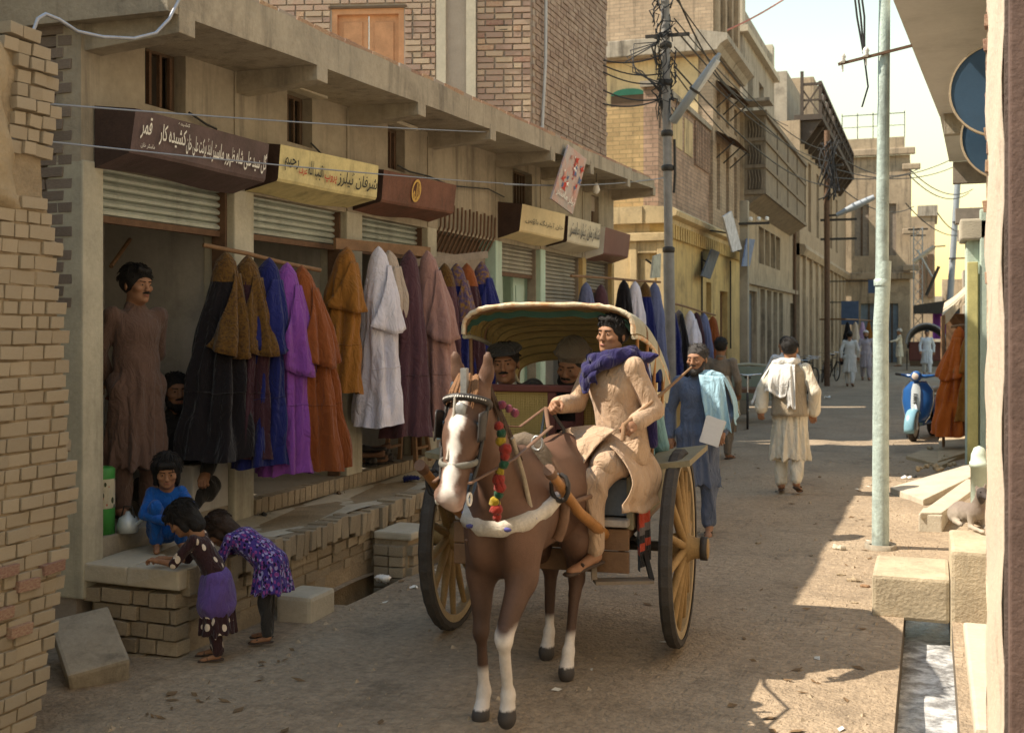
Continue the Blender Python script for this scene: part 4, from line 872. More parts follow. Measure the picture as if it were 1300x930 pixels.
    slab([W(1190, 585, z=.07), W(1232, 572, z=.09), W(1232, 548, z=.1), W(1192, 556, z=.06)], .1, 'rough earth and rubble step beside the scooter', M_MUDPL)
    slab([W(1150, 578, z=.045), W(1196, 590, z=.05), W(1230, 572, z=.06), W(1200, 560, z=.05)], .07, 'low mud shelf between the scooter and the ramp slab', M_MUDPL)
M_CONC_WARM = mat('concrete_warm', (.43, .36, .25), var=.28, scale=3, bump=.5, bscale=45, stain=.55, streak=.3)
right_side()
# ------------------------------------------------------------------ lettering (Urdu letters joined by hand, right to left)
_F = {'ا': (0xFE8D, 0xFE8E), 'آ': (0xFE81, 0xFE82), 'ب': (0xFE8F, 0xFE90, 0xFE91, 0xFE92), 'پ': (0xFB56, 0xFB57, 0xFB58, 0xFB59), 'ت': (0xFE95, 0xFE96, 0xFE97, 0xFE98), 'ٹ': (0xFB66, 0xFB67, 0xFB68, 0xFB69), 'ج': (0xFE9D, 0xFE9E, 0xFE9F, 0xFEA0), 'ح': (0xFEA1, 0xFEA2, 0xFEA3, 0xFEA4), 'خ': (0xFEA5, 0xFEA6, 0xFEA7, 0xFEA8), 'د': (0xFEA9, 0xFEAA), 'ڈ': (0xFB88, 0xFB89), 'ر': (0xFEAD, 0xFEAE), 'ز': (0xFEAF, 0xFEB0), 'س': (0xFEB1, 0xFEB2, 0xFEB3, 0xFEB4), 'ش': (0xFEB5, 0xFEB6, 0xFEB7, 0xFEB8), 'ظ': (0xFEC5, 0xFEC6, 0xFEC7, 0xFEC8), 'ع': (0xFEC9, 0xFECA, 0xFECB, 0xFECC), 'ف': (0xFED1, 0xFED2, 0xFED3, 0xFED4), 'ق': (0xFED5, 0xFED6, 0xFED7, 0xFED8), 'ک': (0xFB8E, 0xFB8F, 0xFB90, 0xFB91), 'گ': (0xFB92, 0xFB93, 0xFB94, 0xFB95), 'ل': (0xFEDD, 0xFEDE, 0xFEDF, 0xFEE0), 'م': (0xFEE1, 0xFEE2, 0xFEE3, 0xFEE4), 'ن': (0xFEE5, 0xFEE6, 0xFEE7, 0xFEE8), 'و': (0xFEED, 0xFEEE), 'ہ': (0xFBA6, 0xFBA7, 0xFBA8, 0xFBA9), 'ی': (0xFBFC, 0xFBFD, 0xFBFE, 0xFBFF), 'ؤ': (0xFE85, 0xFE86)}
def shape(s):
    out = []
    for i, ch in enumerate(s):
        f = _F.get(ch)
        if not f: out.append(ch); continue
        pj = i > 0 and s[i - 1] in _F and len(_F[s[i - 1]]) == 4; nj = i + 1 < len(s) and s[i + 1] in _F and len(f) == 4
        out.append(chr(f[3] if pj and nj else f[2] if nj else f[1] if pj else f[0]))
    return ''.join(out[::-1])
def lettering(name, s, m, parent, origin, across, up, width, height, lift=.004, bold=.012):
    """flat painted lettering fitted into a width x height field lying on the board"""
    c = bpy.data.curves.new(name, 'FONT'); c.body = shape(s); c.resolution_u = 3; c.offset = bold; o = bpy.data.objects.new(name, c); COL.objects.link(o)
    me = bpy.data.meshes.new_from_object(o.evaluated_get(bpy.context.evaluated_depsgraph_get())); bpy.data.objects.remove(o)
    P = np.array([v.co[:] for v in me.vertices]); lo, hi = P.min(0), P.max(0); P = (P - lo) / np.maximum(hi - lo, 1e-6)
    A, U = Vector(across).normalized(), Vector(up).normalized(); Nn = A.cross(U); off = root_off(parent)
    for i, v in enumerate(me.vertices):
        v.co = Vector(origin) - off + A * (P[i, 0] * width) + U * (P[i, 1] * height) + Nn * lift
    me.materials.clear(); me.materials.append(m); me.name = name; ob = bpy.data.objects.new(name, me); return link(ob, parent)
M_LW = mat('paint_white', (.75, .73, .66), var=.15, scale=20, bump=0); M_LB = mat('paint_black', (.03, .03, .03), var=.2, scale=20, bump=0); M_LR = mat('paint_red', (.45, .05, .03), var=.2, scale=20, bump=0); M_LY = mat('paint_ochre', (.60, .38, .10), var=.2, scale=20, bump=0)

def sign_board(lab, y0, y1, zt0, zt1, zb0, zb1, m, m_side, xf=-4.35, tilt=.03, group='painted sign boards over the shops'):
    t = thing('shop_sign', lab, 'sign', (XF + .1, (y0 + y1) / 2, (zt0 + zb0) / 2), 0, group)
    q = MB(); n = 14
    def P(a, k):
        y = y0 + (y1 - y0) * a; zt, zb = zt0 + (zt1 - zt0) * a, zb0 + (zb1 - zb0) * a; w_ = .012 * math.sin(7 * a + y0)
        return [(XF + .004, y, zt + .035), (xf, y, zt), (xf - tilt + w_, y, zb + .02), (xf - tilt - .012 + w_, y, zb), (XF + .004, y, zb - .07 + w_)][k]
    v = [P(i / n, k) for i in range(n + 1) for k in range(5)]; f = [(i * 5 + k, i * 5 + (k + 1) % 5, i * 5 + 5 + (k + 1) % 5, i * 5 + 5 + k) for i in range(n) for k in range(4)]
    q.add(v, f); q.build('board', m, t, recalc=True)
    e = MB(); e.add([P(0, k) for k in range(5)], [(0, 1, 2, 3, 4)]); e.build('end_plate', m_side, t); e = MB(); e.add([P(1, k) for k in range(5)], [(4, 3, 2, 1, 0)]); e.build('end_plate', m_side, t)
    def field(a, fz):      # a: 0..1 from near end (left in the picture), fz: 0 bottom .. 1 top
        b_, t_ = Vector(P(a, 2)), Vector(P(a, 1)); return b_ + (t_ - b_) * fz
    t['_'] = 0; del t['_']
    return t, field
def write(t, field, s, m, a0, a1, f0, f1, name='lettering', bold=.012):
    o, e, u = field(a0, f0), field(a1, f0), field(a0, f1); dev = max((field(a0 + (a1 - a0) * k / 6, f0) - (o + (e - o) * k / 6)).x for k in range(7)); lettering(name, s, m, t, o, e - o, u - o, (e - o).length, (u - o).length, .016 + max(dev, 0), bold)
def signs():
    mb = mat('sign_brown', (.115, .078, .075), rough=.75, var=.3, scale=4, bump=.2, stain=.5, streak=.35); ms = mat('sign_side', (.05, .028, .02), rough=.7, var=.4, scale=5, bump=.2)
    t, f = sign_board('dark brown sign board with white Urdu lettering over the first shop', 5.5, 6.93, 3.165, 3.17, 2.91, 2.905, mb, ms)
    write(t, f, 'گل سید علی شاہ ظہور ماسٹر', M_LW, .53, .98, .10, .72); write(t, f, 'اینڈ برکت علی خان', M_LW, .33, .525, .16, .74); write(t, f, 'کشیدہ کار', M_LW, .15, .325, .24, .78); write(t, f, 'قمر', M_LW, .035, .10, .3, .86); write(t, f, 'ماسٹر خان', M_LW, .045, .13, .08, .22, bold=.004); write(t, f, 'کشیدہ', M_LW, .27, .35, .84, .95, bold=.004)
    my = mat('sign_cream', (.62, .53, .26), rough=.75, var=.22, scale=5, bump=.15, stain=.4, streak=.4)
    t, f = sign_board('cream yellow sign board with black and red Urdu lettering', 7.08, 8.62, 3.19, 3.24, 2.93, 2.955, my, ms)
    write(t, f, 'شرفان ٹیلرز', M_LB, .56, .97, .12, .62); write(t, f, 'پروپ', M_LR, .42, .55, .16, .42); write(t, f, 'نقیب اللہ', M_LB, .25, .41, .16, .70); write(t, f, 'عرف', M_LR, .16, .24, .2, .48); write(t, f, 'رحیم', M_LB, .03, .155, .26, .66)
    mr = mat('sign_rust', (.16, .07, .045), rough=.8, var=.4, scale=4, bump=.2, stain=.5, streak=.5)
    t, f = sign_board('rusty brown sheet metal sign board with a small yellow oval emblem', 8.72, 10.3, 3.22, 3.27, 2.95, 2.99, mr, ms)
    o = f(.42, .5); q = MB(); n = 20
    for r0, r1 in ((1, .78),):
        v = []
        for i in range(n):
            a = 2 * math.pi * i / n
            for r_ in (r0, r1): p = f(.42 + .058 * r_ * math.cos(a), .5 + .40 * r_ * math.sin(a)); v.append((p.x + .016, p.y, p.z))
        q.add(v, [(2 * i, 2 * ((i + 1) % n), 2 * ((i + 1) % n) + 1, 2 * i + 1) for i in range(n)])
    q.build('emblem_ring', M_LY, t); write(t, f, 'لالہ', M_LY, .385, .455, .2, .8, 'emblem', .02)
    t, f = sign_board('small pale yellow sign board with a line of fine dark lettering', 12.22, 13.85, 3.28, 3.31, 2.97, 2.98, mat('sign_pale', (.66, .53, .30), rough=.6, var=.15, scale=4, bump=.1, stain=.25), ms)
    write(t, f, 'خان ٹیلرنگ ہاؤس', M_LB, .06, .94, .28, .55, bold=.004)
    t, f = sign_board('off white sign board crowded with grey brush lettering', 13.98, 15.5, 3.3, 3.32, 2.97, 2.98, mat('sign_white', (.55, .49, .37), rough=.6, var=.15, scale=4, bump=.1, stain=.25), ms)
    write(t, f, 'شاہ زمان ٹیلر ماسٹر', mat('paint_grey', (.09, .085, .08), bump=0), .04, .96, .14, .86, bold=.02)
    t, f = sign_board('short plain maroon sign board with a white strip at the end of the row', 15.75, 17.2, 3.3, 3.3, 2.92, 2.94, mat('sign_maroon', (.15, .06, .05), rough=.6, var=.15), mat('sign_strip', (.6, .58, .52), var=.1))
    # slanting painted board hung below the canopy
    a, b, c, d = [W(u, v, x=-3.93) for u, v in ((700, 252), (727, 272), (745, 202), (722, 184))]
    t = thing('hanging_sign', 'slanting painted board with red flowers hanging below the canopy', 'sign', a)
    q = MB(); nrm = (b - a).cross(d - a).normalized() * .02; q.add([a, b, c, d, a - nrm, b - nrm, c - nrm, d - nrm], [(0, 1, 2, 3), (7, 6, 5, 4), (0, 4, 5, 1), (1, 5, 6, 2), (2, 6, 7, 3), (3, 7, 4, 0)]); q.build('board', mat('sign_greyblue', (.42, .36, .33), rough=.6, var=.35, scale=6, bump=.1, col2=(.40, .22, .18), stain=.1), t, recalc=True)
    ax, up = (b - a).normalized(), (d - a).normalized()
    wd = (b - a).length; hd = (d - a).length
    for i in range(26):
        ctr = a + ax * wd * random.uniform(.12, .88) + up * hd * (.30 + .62 * i / 26) + nrm * (.25 + .01 * i); q = MB(); k = 9; rr = random.uniform(.025, .06) if i % 3 else .085; pm = [M_LR, M_LR, mat('paint_blue', (.10, .14, .25), bump=0), mat('paint_pink', (.5, .25, .2), bump=0), M_LW][(0, 2, 3, 1, 4, 2, 0)[i % 7]]; a0 = random.uniform(0, 6)
        q.add([ctr] + [ctr + (ax * math.cos(a0 + 2 * math.pi * j / k) + up * math.sin(a0 + 2 * math.pi * j / k)) * rr * (1 if j % 2 else .45) for j in range(k)], [(0, j + 1, (j + 1) % k + 1) for j in range(k)]); q.build('painted_flower', pm, t)
    lettering('lettering', 'ٹیلر ماسٹر', M_LW, t, a + ax * .04 + up * .08, ax, up, (b - a).length * .85, .16, .022)
    # little boards nailed to the houses further on
    for (pts, x, lab, col) in ((((940, 316), (927, 268), (916, 275), (928, 320)), -3.55, 'tilted white picture board leaning off a post by the yellow house', (.5, .5, .52)), (((950, 338), (957, 304), (947, 303), (941, 338)), -3.7, 'narrow blue lettered board hanging under the boxed balcony', (.16, .2, .3)), (((900, 354), (912, 320), (902, 316), (889, 350)), -3.95, 'slanting dark slate board on the yellow house wall', (.10, .11, .13)), (((825, 353), (836, 352), (837, 322), (828, 325)), -3.98, 'small faded painted board on the pale end of the yellow house', (.42, .42, .34))):
        p = [W(u, v, x=x) for u, v in pts]; n_ = (p[1] - p[0]).cross(p[2] - p[0]).normalized() * .03; t = thing('hanging_sign', lab, 'sign', p[0]); q = MB(); q.add(p + [v + n_ for v in p], [(0, 1, 2, 3), (7, 6, 5, 4), (0, 4, 5, 1), (1, 5, 6, 2), (2, 6, 7, 3), (3, 7, 4, 0)]); q.build('board', mat('board_%d' % int(1000 * sum(col)), col, var=.5, scale=9, bump=.05), t, recalc=True)
        q = MB(); c_ = (p[0] + p[2]) / 2; q.bar(c_, (-4.12, c_.y, c_.z + .1), .03); q.build('bracket', M_IRON, t)
    for (u0, v0, u1, v1, x, lab) in ((1068, 382, 1090, 412, -3.0, 'blue lettered board hanging far down the street by the walkers'), (1102, 355, 1111, 372, -2.6, 'small dark board jutting out behind the green pole')):
        a, b = W(u0, v0, y=50), W(u1, v1, y=50); t = thing('hanging_sign', lab, 'sign', a); q = MB(); q.box((a.x, 50, b.z), (b.x, 50.08, a.z)); q.build('board', mat('far_blue', (.06, .09, .16), var=.2), t); q = MB(); q.bar((-4.0, 50.04, a.z - .05), (b.x, 50.04, a.z - .05), .05); q.build('bracket', M_IRON, t)
signs()

# ------------------------------------------------------------------ hanging robes
FC = {'black': fabric('black', (.012, .010, .012)), 'maroon': fabric('maroon', (.045, .018, .025)), 'navy': fabric('navy', (.012, .016, .10)), 'royal': fabric('royal', (.016, .02, .12)), 'violet': fabric('violet', (.22, .065, .32)), 'rust': fabric('rust', (.23, .068, .02)), 'ochre': fabric('ochre', (.27, .115, .022)), 'white': fabric('white', (.66, .64, .72)), 'beige': fabric('beige', (.46, .38, .31)), 'plum': fabric('plum', (.085, .04, .05)), 'mauve': fabric('mauve', (.33, .19, .165)), 'gold': fabric('gold', (.15, .078, .018), (.055, .028, .012), var=.5, scale=60), 'bluegrey': fabric('bluegrey', (.13, .15, .27)), 'lilac': fabric('lilac', (.42, .30, .48)), 'orange': fabric('orange', (.42, .10, .015)), 'purplegold': fabric('purplegold', (.10, .07, .14), (.20, .11, .03), var=.4, scale=30)}
def robe(top, H, rb, col, lab, cap=None, flap=None, skew=(0, 0), side=0, ph=None, group=None, detail=1, flap_t=.46, sq=1.0):
    """a hooded robe hung by its crown: hood, long pleated skirt and the shorter front veil over it"""
    top = Vector(top); t = thing('hanging_robe', lab, 'robe', top, 0, group); ph = random.uniform(0, 6) if ph is None else ph; nf = random.choice((5, 6, 7, 8, 9, 11)); fa = random.uniform(.65, 1.2)
    def rad(tt):
        return np.interp(tt, [0, .015, .05, .10, .18, .30, .6, 1], [.006, .03, .065, .085, .105, .135, rb * .78, rb])
    def pt(a, tt, k=1.0, drop=0):
        an = 2 * math.pi * a; r_ = rad(tt) * k; amp = min(1, max(0, (tt - .06) * 2.6)); w_ = nf * .5 * an + ph + 1.1 * math.sin(2.1 * tt + ph) + .7 * math.sin(2 * an + ph)
        fo = 1 + fa * amp * (.42 * (abs(math.sin(w_)) - .62) + .09 * math.sin((nf * 2 + 1) * an + 2 * ph + 5 * tt) + .05 * math.sin(23 * tt + 3 * an + ph))
        x = r_ * fo * math.cos(an) * sq; y = r_ * fo * math.sin(an) + .008 * math.sin(9 * tt + ph)
        return (x + skew[0] * tt, y + skew[1] * tt, -H * tt + drop + .014 * math.sin(2 * an + ph) * tt + .006 * math.sin(7 * an + ph) * tt)
    n, m = 72 * detail, 34
    s = MB(); s.grid(lambda a, b: pt(a, .09 + .91 * b), n, m, True, True); s.build('skirt', FC[col], t, local=True)
    s = MB(); s.grid(lambda a, b: pt(a, .15 * b, 1.03), 32, 12, True, True); s.build('hood', FC[cap or col], t, local=True)
    if flap:
        s = MB()
        def fl(a, b):
            an = side + (a - .5) * (.22 + .34 * b); hem_ = 1 - .22 * abs(2 * a - .75) ** 1.3 ; tt = .11 + (flap_t - .11) * b * hem_; q_ = pt(an, tt, 1.07); kk = 1.07 + .16 * b + .07 * b * math.sin(11 * a + ph); return (skew[0] * tt + (q_[0] - skew[0] * tt) * kk, skew[1] * tt + (q_[1] - skew[1] * tt) * kk, q_[2])
        s.grid(fl, 34, 16); ob = s.build('front_veil', FC[flap], t, local=True); md = ob.modifiers.new('cloth_thickness', 'SOLIDIFY'); md.thickness = .006
        h = MB(); h.tube([fl(i / 34, 1.0) for i in range(35)], .006, 5); h.build('hem', FC[flap], ob, local=True)
    for tt in (.68,):
        h = MB(); h.tube([pt(i / n, tt, 1.012) for i in range(n + 1)], .004, 4, cap=False); h.build('tuck_seam', FC[col], t, local=True)
    return t
def rod(a, b, r_, lab, name='hanging_rail', m=None, nails=0):
    t = MB(); a, b = Vector(a), Vector(b); t.tube([a, a * .66 + b * .34 + Vector((0, 0, .006)), a * .33 + b * .67 - Vector((0, 0, .005)), b], r_, 8); return tag(t.build(name, m or M_WOOD), lab, 'rail', 'wooden rails that the robes hang from')
def robes():
    g1 = 'robes hung out for sale along the shop fronts'
    A, B = W(258, 311, x=-4.62), W(407, 343, x=-4.18); rod(A, B, .016, 'thin wooden pole carrying the violet and rust robes')
    on = lambda u, v, u0, u1, x0, x1: W(u, v, x=x0 + (x1 - x0) * (u - u0) / (u1 - u0))
    l1 = lambda u, v: on(u, v, 258, 407, -4.62, -4.18)
    robe(l1(287, 319), 1.40, .24, 'black', 'black robe with gold embroidered hood, nearest the shopkeeper', 'gold', 'gold', skew=(-.02, -.10), side=.05, group=g1, flap_t=.52)
    robe(l1(315, 324), 1.40, .21, 'maroon', 'narrow dark maroon robe with gold hood beside the first black robe', 'gold', 'gold', skew=(.0, -.04), side=.02, group=g1, flap_t=.50)
    robe(l1(341, 327), 1.44, .20, 'navy', 'deep navy blue robe hanging left of the violet robe', 'navy', 'royal', skew=(.0, -.12), side=.0, group=g1, flap_t=.47)
    robe(l1(364, 333), 1.49, .19, 'violet', 'bright violet robe hanging between navy and rust robes', 'violet', 'violet', skew=(.02, -.04), side=.05, group=g1, flap_t=.55)
    robe(l1(383, 337), 1.46, .23, 'rust', 'rust orange robe at the end of the first pole', 'rust', 'rust', skew=(.05, .12), side=.05, group=g1, flap_t=.50)
    A, B = W(425, 309, x=-4.6), W(545, 320, x=-4.34); q = MB(); q.bar(A, B, .03, .09); tag(q.build('hanging_rail', M_WOOD), 'flat brown plank carrying the white and mauve robes', 'rail', 'wooden rails that the robes hang from')
    l2 = lambda u, v: on(u, v, 425, 545, -4.6, -4.3)
    robe(l2(444, 314) + Vector((.0, -.05, 0)), 1.2, .20, 'ochre', 'mustard robe showing behind the white robe', None, 'ochre', skew=(.02, -.22), group=g1)
    robe(l2(464, 313) + Vector((.12, 0, 0)), 1.50, .20, 'white', 'pale lavender white robe hanging on the plank', None, 'white', skew=(.04, -.06), side=.06, group=g1, flap_t=.5)
    robe(l2(487, 317) + Vector((.02, .06, 0)), 1.3, .16, 'beige', 'slim beige robe between the white and plum robes', None, 'beige', skew=(0, 0), group=g1)
    robe(l2(513, 318) + Vector((.08, -.06, 0)), 1.62, .23, 'plum', 'dark plum robe half covered by the mauve robe', None, None, skew=(.02, -.12), group=g1)
    robe(l2(519, 318) + Vector((.16, .05, 0)), 1.60, .22, 'mauve', 'dusty mauve robe with wide front veil', None, 'mauve', skew=(.06, .10), side=.03, group=g1, flap_t=.52)
    A, B = W(523, 334, x=-4.5), W(618, 323, x=-4.15); q = MB(); q.bar(A, B, .03, .07); tag(q.build('hanging_rail', M_WOOD_GREY), 'grey weathered board before the pale blue doors', 'rail', 'wooden rails that the robes hang from')
    l3 = lambda u, v: on(u, v, 523, 618, -4.5, -4.15)
    for u, v, c, cap, fl, lab in ((543, 337, 'maroon', 'gold', 'gold', 'gold hooded maroon robe, first on the grey board'), (564, 334, 'plum', 'gold', None, 'plum robe with gold hood, second on the grey board'), (580, 334, 'navy', 'purplegold', 'purplegold', 'blue robe with purple patterned hood, middle of the grey board'), (593, 334, 'maroon', 'rust', None, 'maroon robe with rust coloured hood, fourth on the grey board'), (611, 332, 'royal', 'purplegold', 'royal', 'royal blue robe with patterned yoke, last on the grey board')):
        robe(l3(u, v), 1.5, .19, c, lab, cap, fl, skew=(.03, .02), group=g1, flap_t=.42)
    A, B = W(725, 350, x=-4.4), W(838, 358, x=-3.95); rod(A, B, .018, 'brown pole before the last shops of the row')
    l4 = lambda u, v: on(u, v, 725, 838, -4.4, -3.95)
    for u, v, c, lab in ((744, 358, 'bluegrey', 'blue grey robe, first on the brown pole'), (763, 361, 'plum', 'dark plum robe, second on the brown pole'), (792, 355, 'black', 'wide black robe above the cart hood'), (806, 357, 'white', 'pale grey robe between black and navy robes'), (819, 358, 'navy', 'navy robe with brown yoke near the utility pole'), (831, 358, 'bluegrey', 'slate blue robe against the utility pole')):
        robe(l4(u, v), 1.5, .21, c, lab, 'gold' if 'yoke' in lab else None, None, group=g1)
    A, B = W(847, 383, x=-3.95), W(908, 400, x=-3.75); rod(A, B, .018, 'thin pole of robes on the yellow house')
    l5 = lambda u, v: on(u, v, 847, 908, -3.95, -3.75)
    for u, v, c, lab in ((852, 390, 'navy', 'navy robe, first on the yellow house'), (862, 393, 'black', 'black robe on the yellow house'), (876, 394, 'white', 'white robe hung on the yellow house'), (884, 396, 'maroon', 'maroon robe on the yellow house'), (893, 397, 'bluegrey', 'grey blue robe on the yellow house'), (905, 401, 'rust', 'rust robe last on the yellow house pole')):
        robe(l5(u, v), 1.35, .20, c, lab, None, 'white' if c == 'white' else None, group=g1, detail=1)
    for u, c, lab in ((1076, 'black', 'black robe hung far down the left side'), (1086, 'beige', 'cream robe hung far down the left side'), (1095, 'lilac', 'lilac robe hung far down the left side'), (1103, 'ochre', 'yellow orange robe hung far down the left side')):
        robe(W(u, 408, x=-2.9), 1.6, .26, c, lab, group='far robes'); 
    A, B = W(1074, 405, x=-2.95), W(1112, 407, x=-2.7); rod(A, B, .03, 'far pole carrying four robes'); q = MB(); q.bar((-4.0, A.y + 1, A.z), (A.x, A.y, A.z), .06); tag(q.build('hanging_rail', M_WOOD), 'far bracket holding the four robes off the wall', 'rail')
    # stall on the right: canvas awning on posts with robes
    t = thing('market_stall', 'small canvas topped stall on the right beside the green corner', 'stall', (.8, 19, 0))
    q = MB()
    p = [W(1196, 400, y=18.4), W(1237, 362, y=18.4), W(1236, 352, y=21), W(1199, 384, y=21)]
    q.grid(lambda a, b: tuple((p[0] * (1 - a) + p[1] * a) * (1 - b) + (p[3] * (1 - a) + p[2] * a) * b - Vector((0, 0, .04 * math.sin(math.pi * a)))), 8, 6); q.grid(lambda a, b: tuple((p[0] * (1 - a) + p[1] * a) - Vector((0, 0, b * (.16 + .03 * math.sin(9 * a))))), 10, 2); q.grid(lambda a, b: tuple((p[0] * (1 - a) + p[3] * a) - Vector((0.004, 0, b * .2))), 8, 2)
    q.build('awning', fabric('canvas', (.55, .45, .32)), t)
    for y in (18.4, 20.9): q = MB(); q.tube([(p[0].x + .02, y, 0), (p[0].x + .02, y, p[0].z)], .025, 6); q.build('post', M_WOOD, t)
    q = MB(); q.box((.9, 18.5, 0), (1.3, 21, 2.3)); q.build('back_board', M_WOOD, t); q = MB(); q.box((.25, 20.9, .1), (.9, 20.96, 2.1)); q.build('side_board', M_WOOD, t)
    q = MB(); q.box((.50, 18.3, 1.75), (.8, 18.34, 2.2)); pic = q.build('picture_frame', M_CONC_PALE, t); q = MB(); q.box((.54, 18.28, 1.79), (.76, 18.299, 2.0)); q.build('print', mat('pink_print', (.6, .12, .15), var=.4, scale=20), pic)
    rod(W(1207, 415, y=18.1), W(1240, 411, y=18.1), .02, 'short rail on the right hand stall')
    robe(W(1218, 413, y=18.1), 1.62, .25, 'orange', 'bright orange robe on the right hand stall', None, 'orange', skew=(-.12, 0), side=.7, group='robes on the stall', flap_t=.5)
    robe(W(1234, 413, y=18.0), 1.4, .22, 'ochre', 'ochre robe beside the green corner', None, 'ochre', skew=(-.04, 0), side=.7, group='robes on the stall', flap_t=.5)
    robe(W(1240, 445, y=18.3), 1.2, .2, 'mauve', 'pink robe half hidden at the green corner', None, None, group='robes on the stall')
robes()

# ------------------------------------------------------------------ poles, lamps, wires
M_POLE_GREEN = mat('pole_green_paint', (.40, .48, .44), rough=.5, var=.34, scale=9, bump=.4, bscale=30, stain=.7, streak=.5)
M_POLE = mat('pole_steel', (.24, .23, .22), rough=.6, var=.25, scale=7, bump=.2, bscale=40, streak=.3)
M_LAMP = mat('lamp_grey', (.28, .31, .34), rough=.5, var=.15, scale=5, bump=.1)
M_CERAM = mat('insulator_white', (.75, .73, .68), rough=.3, var=.1, bump=0)
M_WIRE = mat('wire_black', (.03, .03, .032), rough=.6, var=.1, bump=0); M_WIREG = mat('wire_grey', (.22, .24, .28), rough=.5, var=.1, bump=0)
def insul(t, c, r_=.035):
    q = MB(); q.lathe([(.008, -.07), (.008, 0), (r_ * .7, 0), (r_, .02), (r_ * .7, .035), (r_, .055), (r_ * .5, .085), (0, .09)], c, 'z', 10); q.build('insulator', M_CERAM, t)
def poles():
    t = thing('steel_pole', 'tall pale green painted steel pole at the edge of the drain', 'pole', (-.40, 10.26, 0))
    q = MB(); q.tube([(-.40, 10.26, -.1), (-.397, 10.26, 1.9)], [.072, .064], 20); q.tube([(-.397, 10.26, 1.9), (-.37, 10.26, 2.45)], [.064, .06], 20, cap=False); q.build('lower_shaft', M_POLE_GREEN, t)
    q = MB(); q.tube([(-.389, 10.26, 2.2), (-.365, 10.26, 4.9), (-.35, 10.26, 7.8)], [.056, .046, .04], 20); q.build('upper_shaft', M_POLE_GREEN, t)
    q = MB(); q.lathe([(.066, 0), (.068, .01), (.068, .05), (.058, .06)], (-.388, 10.26, 2.24), 'z', 20); q.build('collar', M_POLE_GREEN, t)
    a, b = W(1064, 82, y=10.2), W(1158, 58, y=10.2); q = MB(); q.bar(a, b, .022); q.build('cross_arm', M_RUST, t)
    insul(t, a + (b - a) * .06, .03); insul(t, a + (b - a) * .38, .03); c = a + (b - a) * .36
    for k in range(3): q = MB(); q.tube([c, c + Vector((-.03 * k, 0, .35)), c + Vector((-.12 - .02 * k, -.1, 1.3))], .009, 5); q.build('tail_wire', M_WIRE, t)
    q = MB(); q.tube([c, c + Vector((.03, 0, -.25)), c + Vector((-.02, 0, -.42))], .008, 5); q.build('tail_wire', M_WIRE, t)
    q = MB(); q.lathe([(.10, 0), (.13, .02), (.13, -.05)], (-.40, 10.26, .02), 'z', 14); q.build('footing', M_CONCRETE, t)
    # old utility pole among the robes
    bx, by = -3.86, 17.9; top = Vector((bx - .12, by, 8.4)); P = lambda z: Vector((bx, by, 0)) + (top - Vector((bx, by, 0))) * (z / 8.4)
    t = thing('utility_pole', 'grey tubular utility pole thick with wires beside the yellow house', 'pole', (bx, by, 0))
    for z0, z1, r0 in ((-.1, 3.05, .088), (3.05, 8.4, .068)): q = MB(); q.tube([P(z0), P(z1)], r0, 14); q.build('shaft', M_POLE, t)
    for z in (3.05, 4.35, 4.9, 5.7, 6.3): q = MB(); q.lathe([(.075, 0), (.1, .02), (.1, .08), (.075, .1)], P(z), 'z', 14); q.build('clamp', M_IRON, t)
    for z, l in ((7.15, 1.0), (6.5, .7)):
        q = MB(); c = P(z); q.bar(c + Vector((-l * .45, -.06, 0)), c + Vector((l * .55, .0, .0)), .05); q.build('cross_arm', M_IRON, t)
    for i in range(8): insul(t, P(7.18) + Vector((-.42 + .13 * i, -.03, .02)), .03)
    for i in range(4): insul(t, P(7.32) + Vector((-.3 + .17 * i, -.05, 0)), .03)
    rr = random.Random(5); q = MB()                                          # tangle of loose leads
    for i in range(46):
        z = rr.uniform(5.3, 7.0); c = P(z); an = rr.uniform(-.6, 3.6); r0 = rr.uniform(.06, .2); pts = []
        for k in range(7): a = an + k * rr.uniform(.2, .6); pts.append(c + Vector((math.cos(a) * r0 * rr.uniform(.6, 1.3), math.sin(a) * .12 - .08, (k - 3) * rr.uniform(.02, .14))))
        q.tube(pts, rr.uniform(.007, .014), 4)
    for i in range(4):
        c = P(6.3); q.tube([c + Vector((-.1, -.05, .1)), c + Vector((-.5 - .06 * i, -.08, .1 - .1 * i)), c + Vector((-.52 + .05 * i, -.08, -.35)), c + Vector((-.08, -.05, -.55 - .05 * i))], .011, 5)
    tag(q.build('wire_tangle', M_WIRE, t), kind='stuff')
    q = MB(); q.tube([P(4.85) + Vector((.12, 0, 0)), P(4.3) + Vector((.12, 0, 0)), P(4.0) + Vector((.1, 0, 0))], .022, 6); q.build('conduit', M_IRON, t)
    a, b = P(5.1) + Vector((.1, -.08, 0)), W(914, 68, y=17.6)
    l = thing('street_lamp', 'long grey tube lamp slanting off the utility pole', 'lamp', a); n = 10
    q = MB(); q.tube([a + (b - a) * f for f in (0, .02, .5, .92, 1)], [.03, .085, .085, .06, .03], 12, flat=.8); q.build('lamp_body', M_LAMP, l)
    q = MB(); q.tube([a + (b - a) * f - Vector((0, 0, .06)) for f in (.5, .96)], .045, 10); q.build('diffuser', mat('diffuser', (.6, .6, .58), rough=.4, var=.1), l)
    q = MB(); c = a + (b - a) * .48; q.tube([c - (b - a).normalized() * .02, c + (b - a).normalized() * .02], .092, 12); q.build('strap', M_IRON, l)
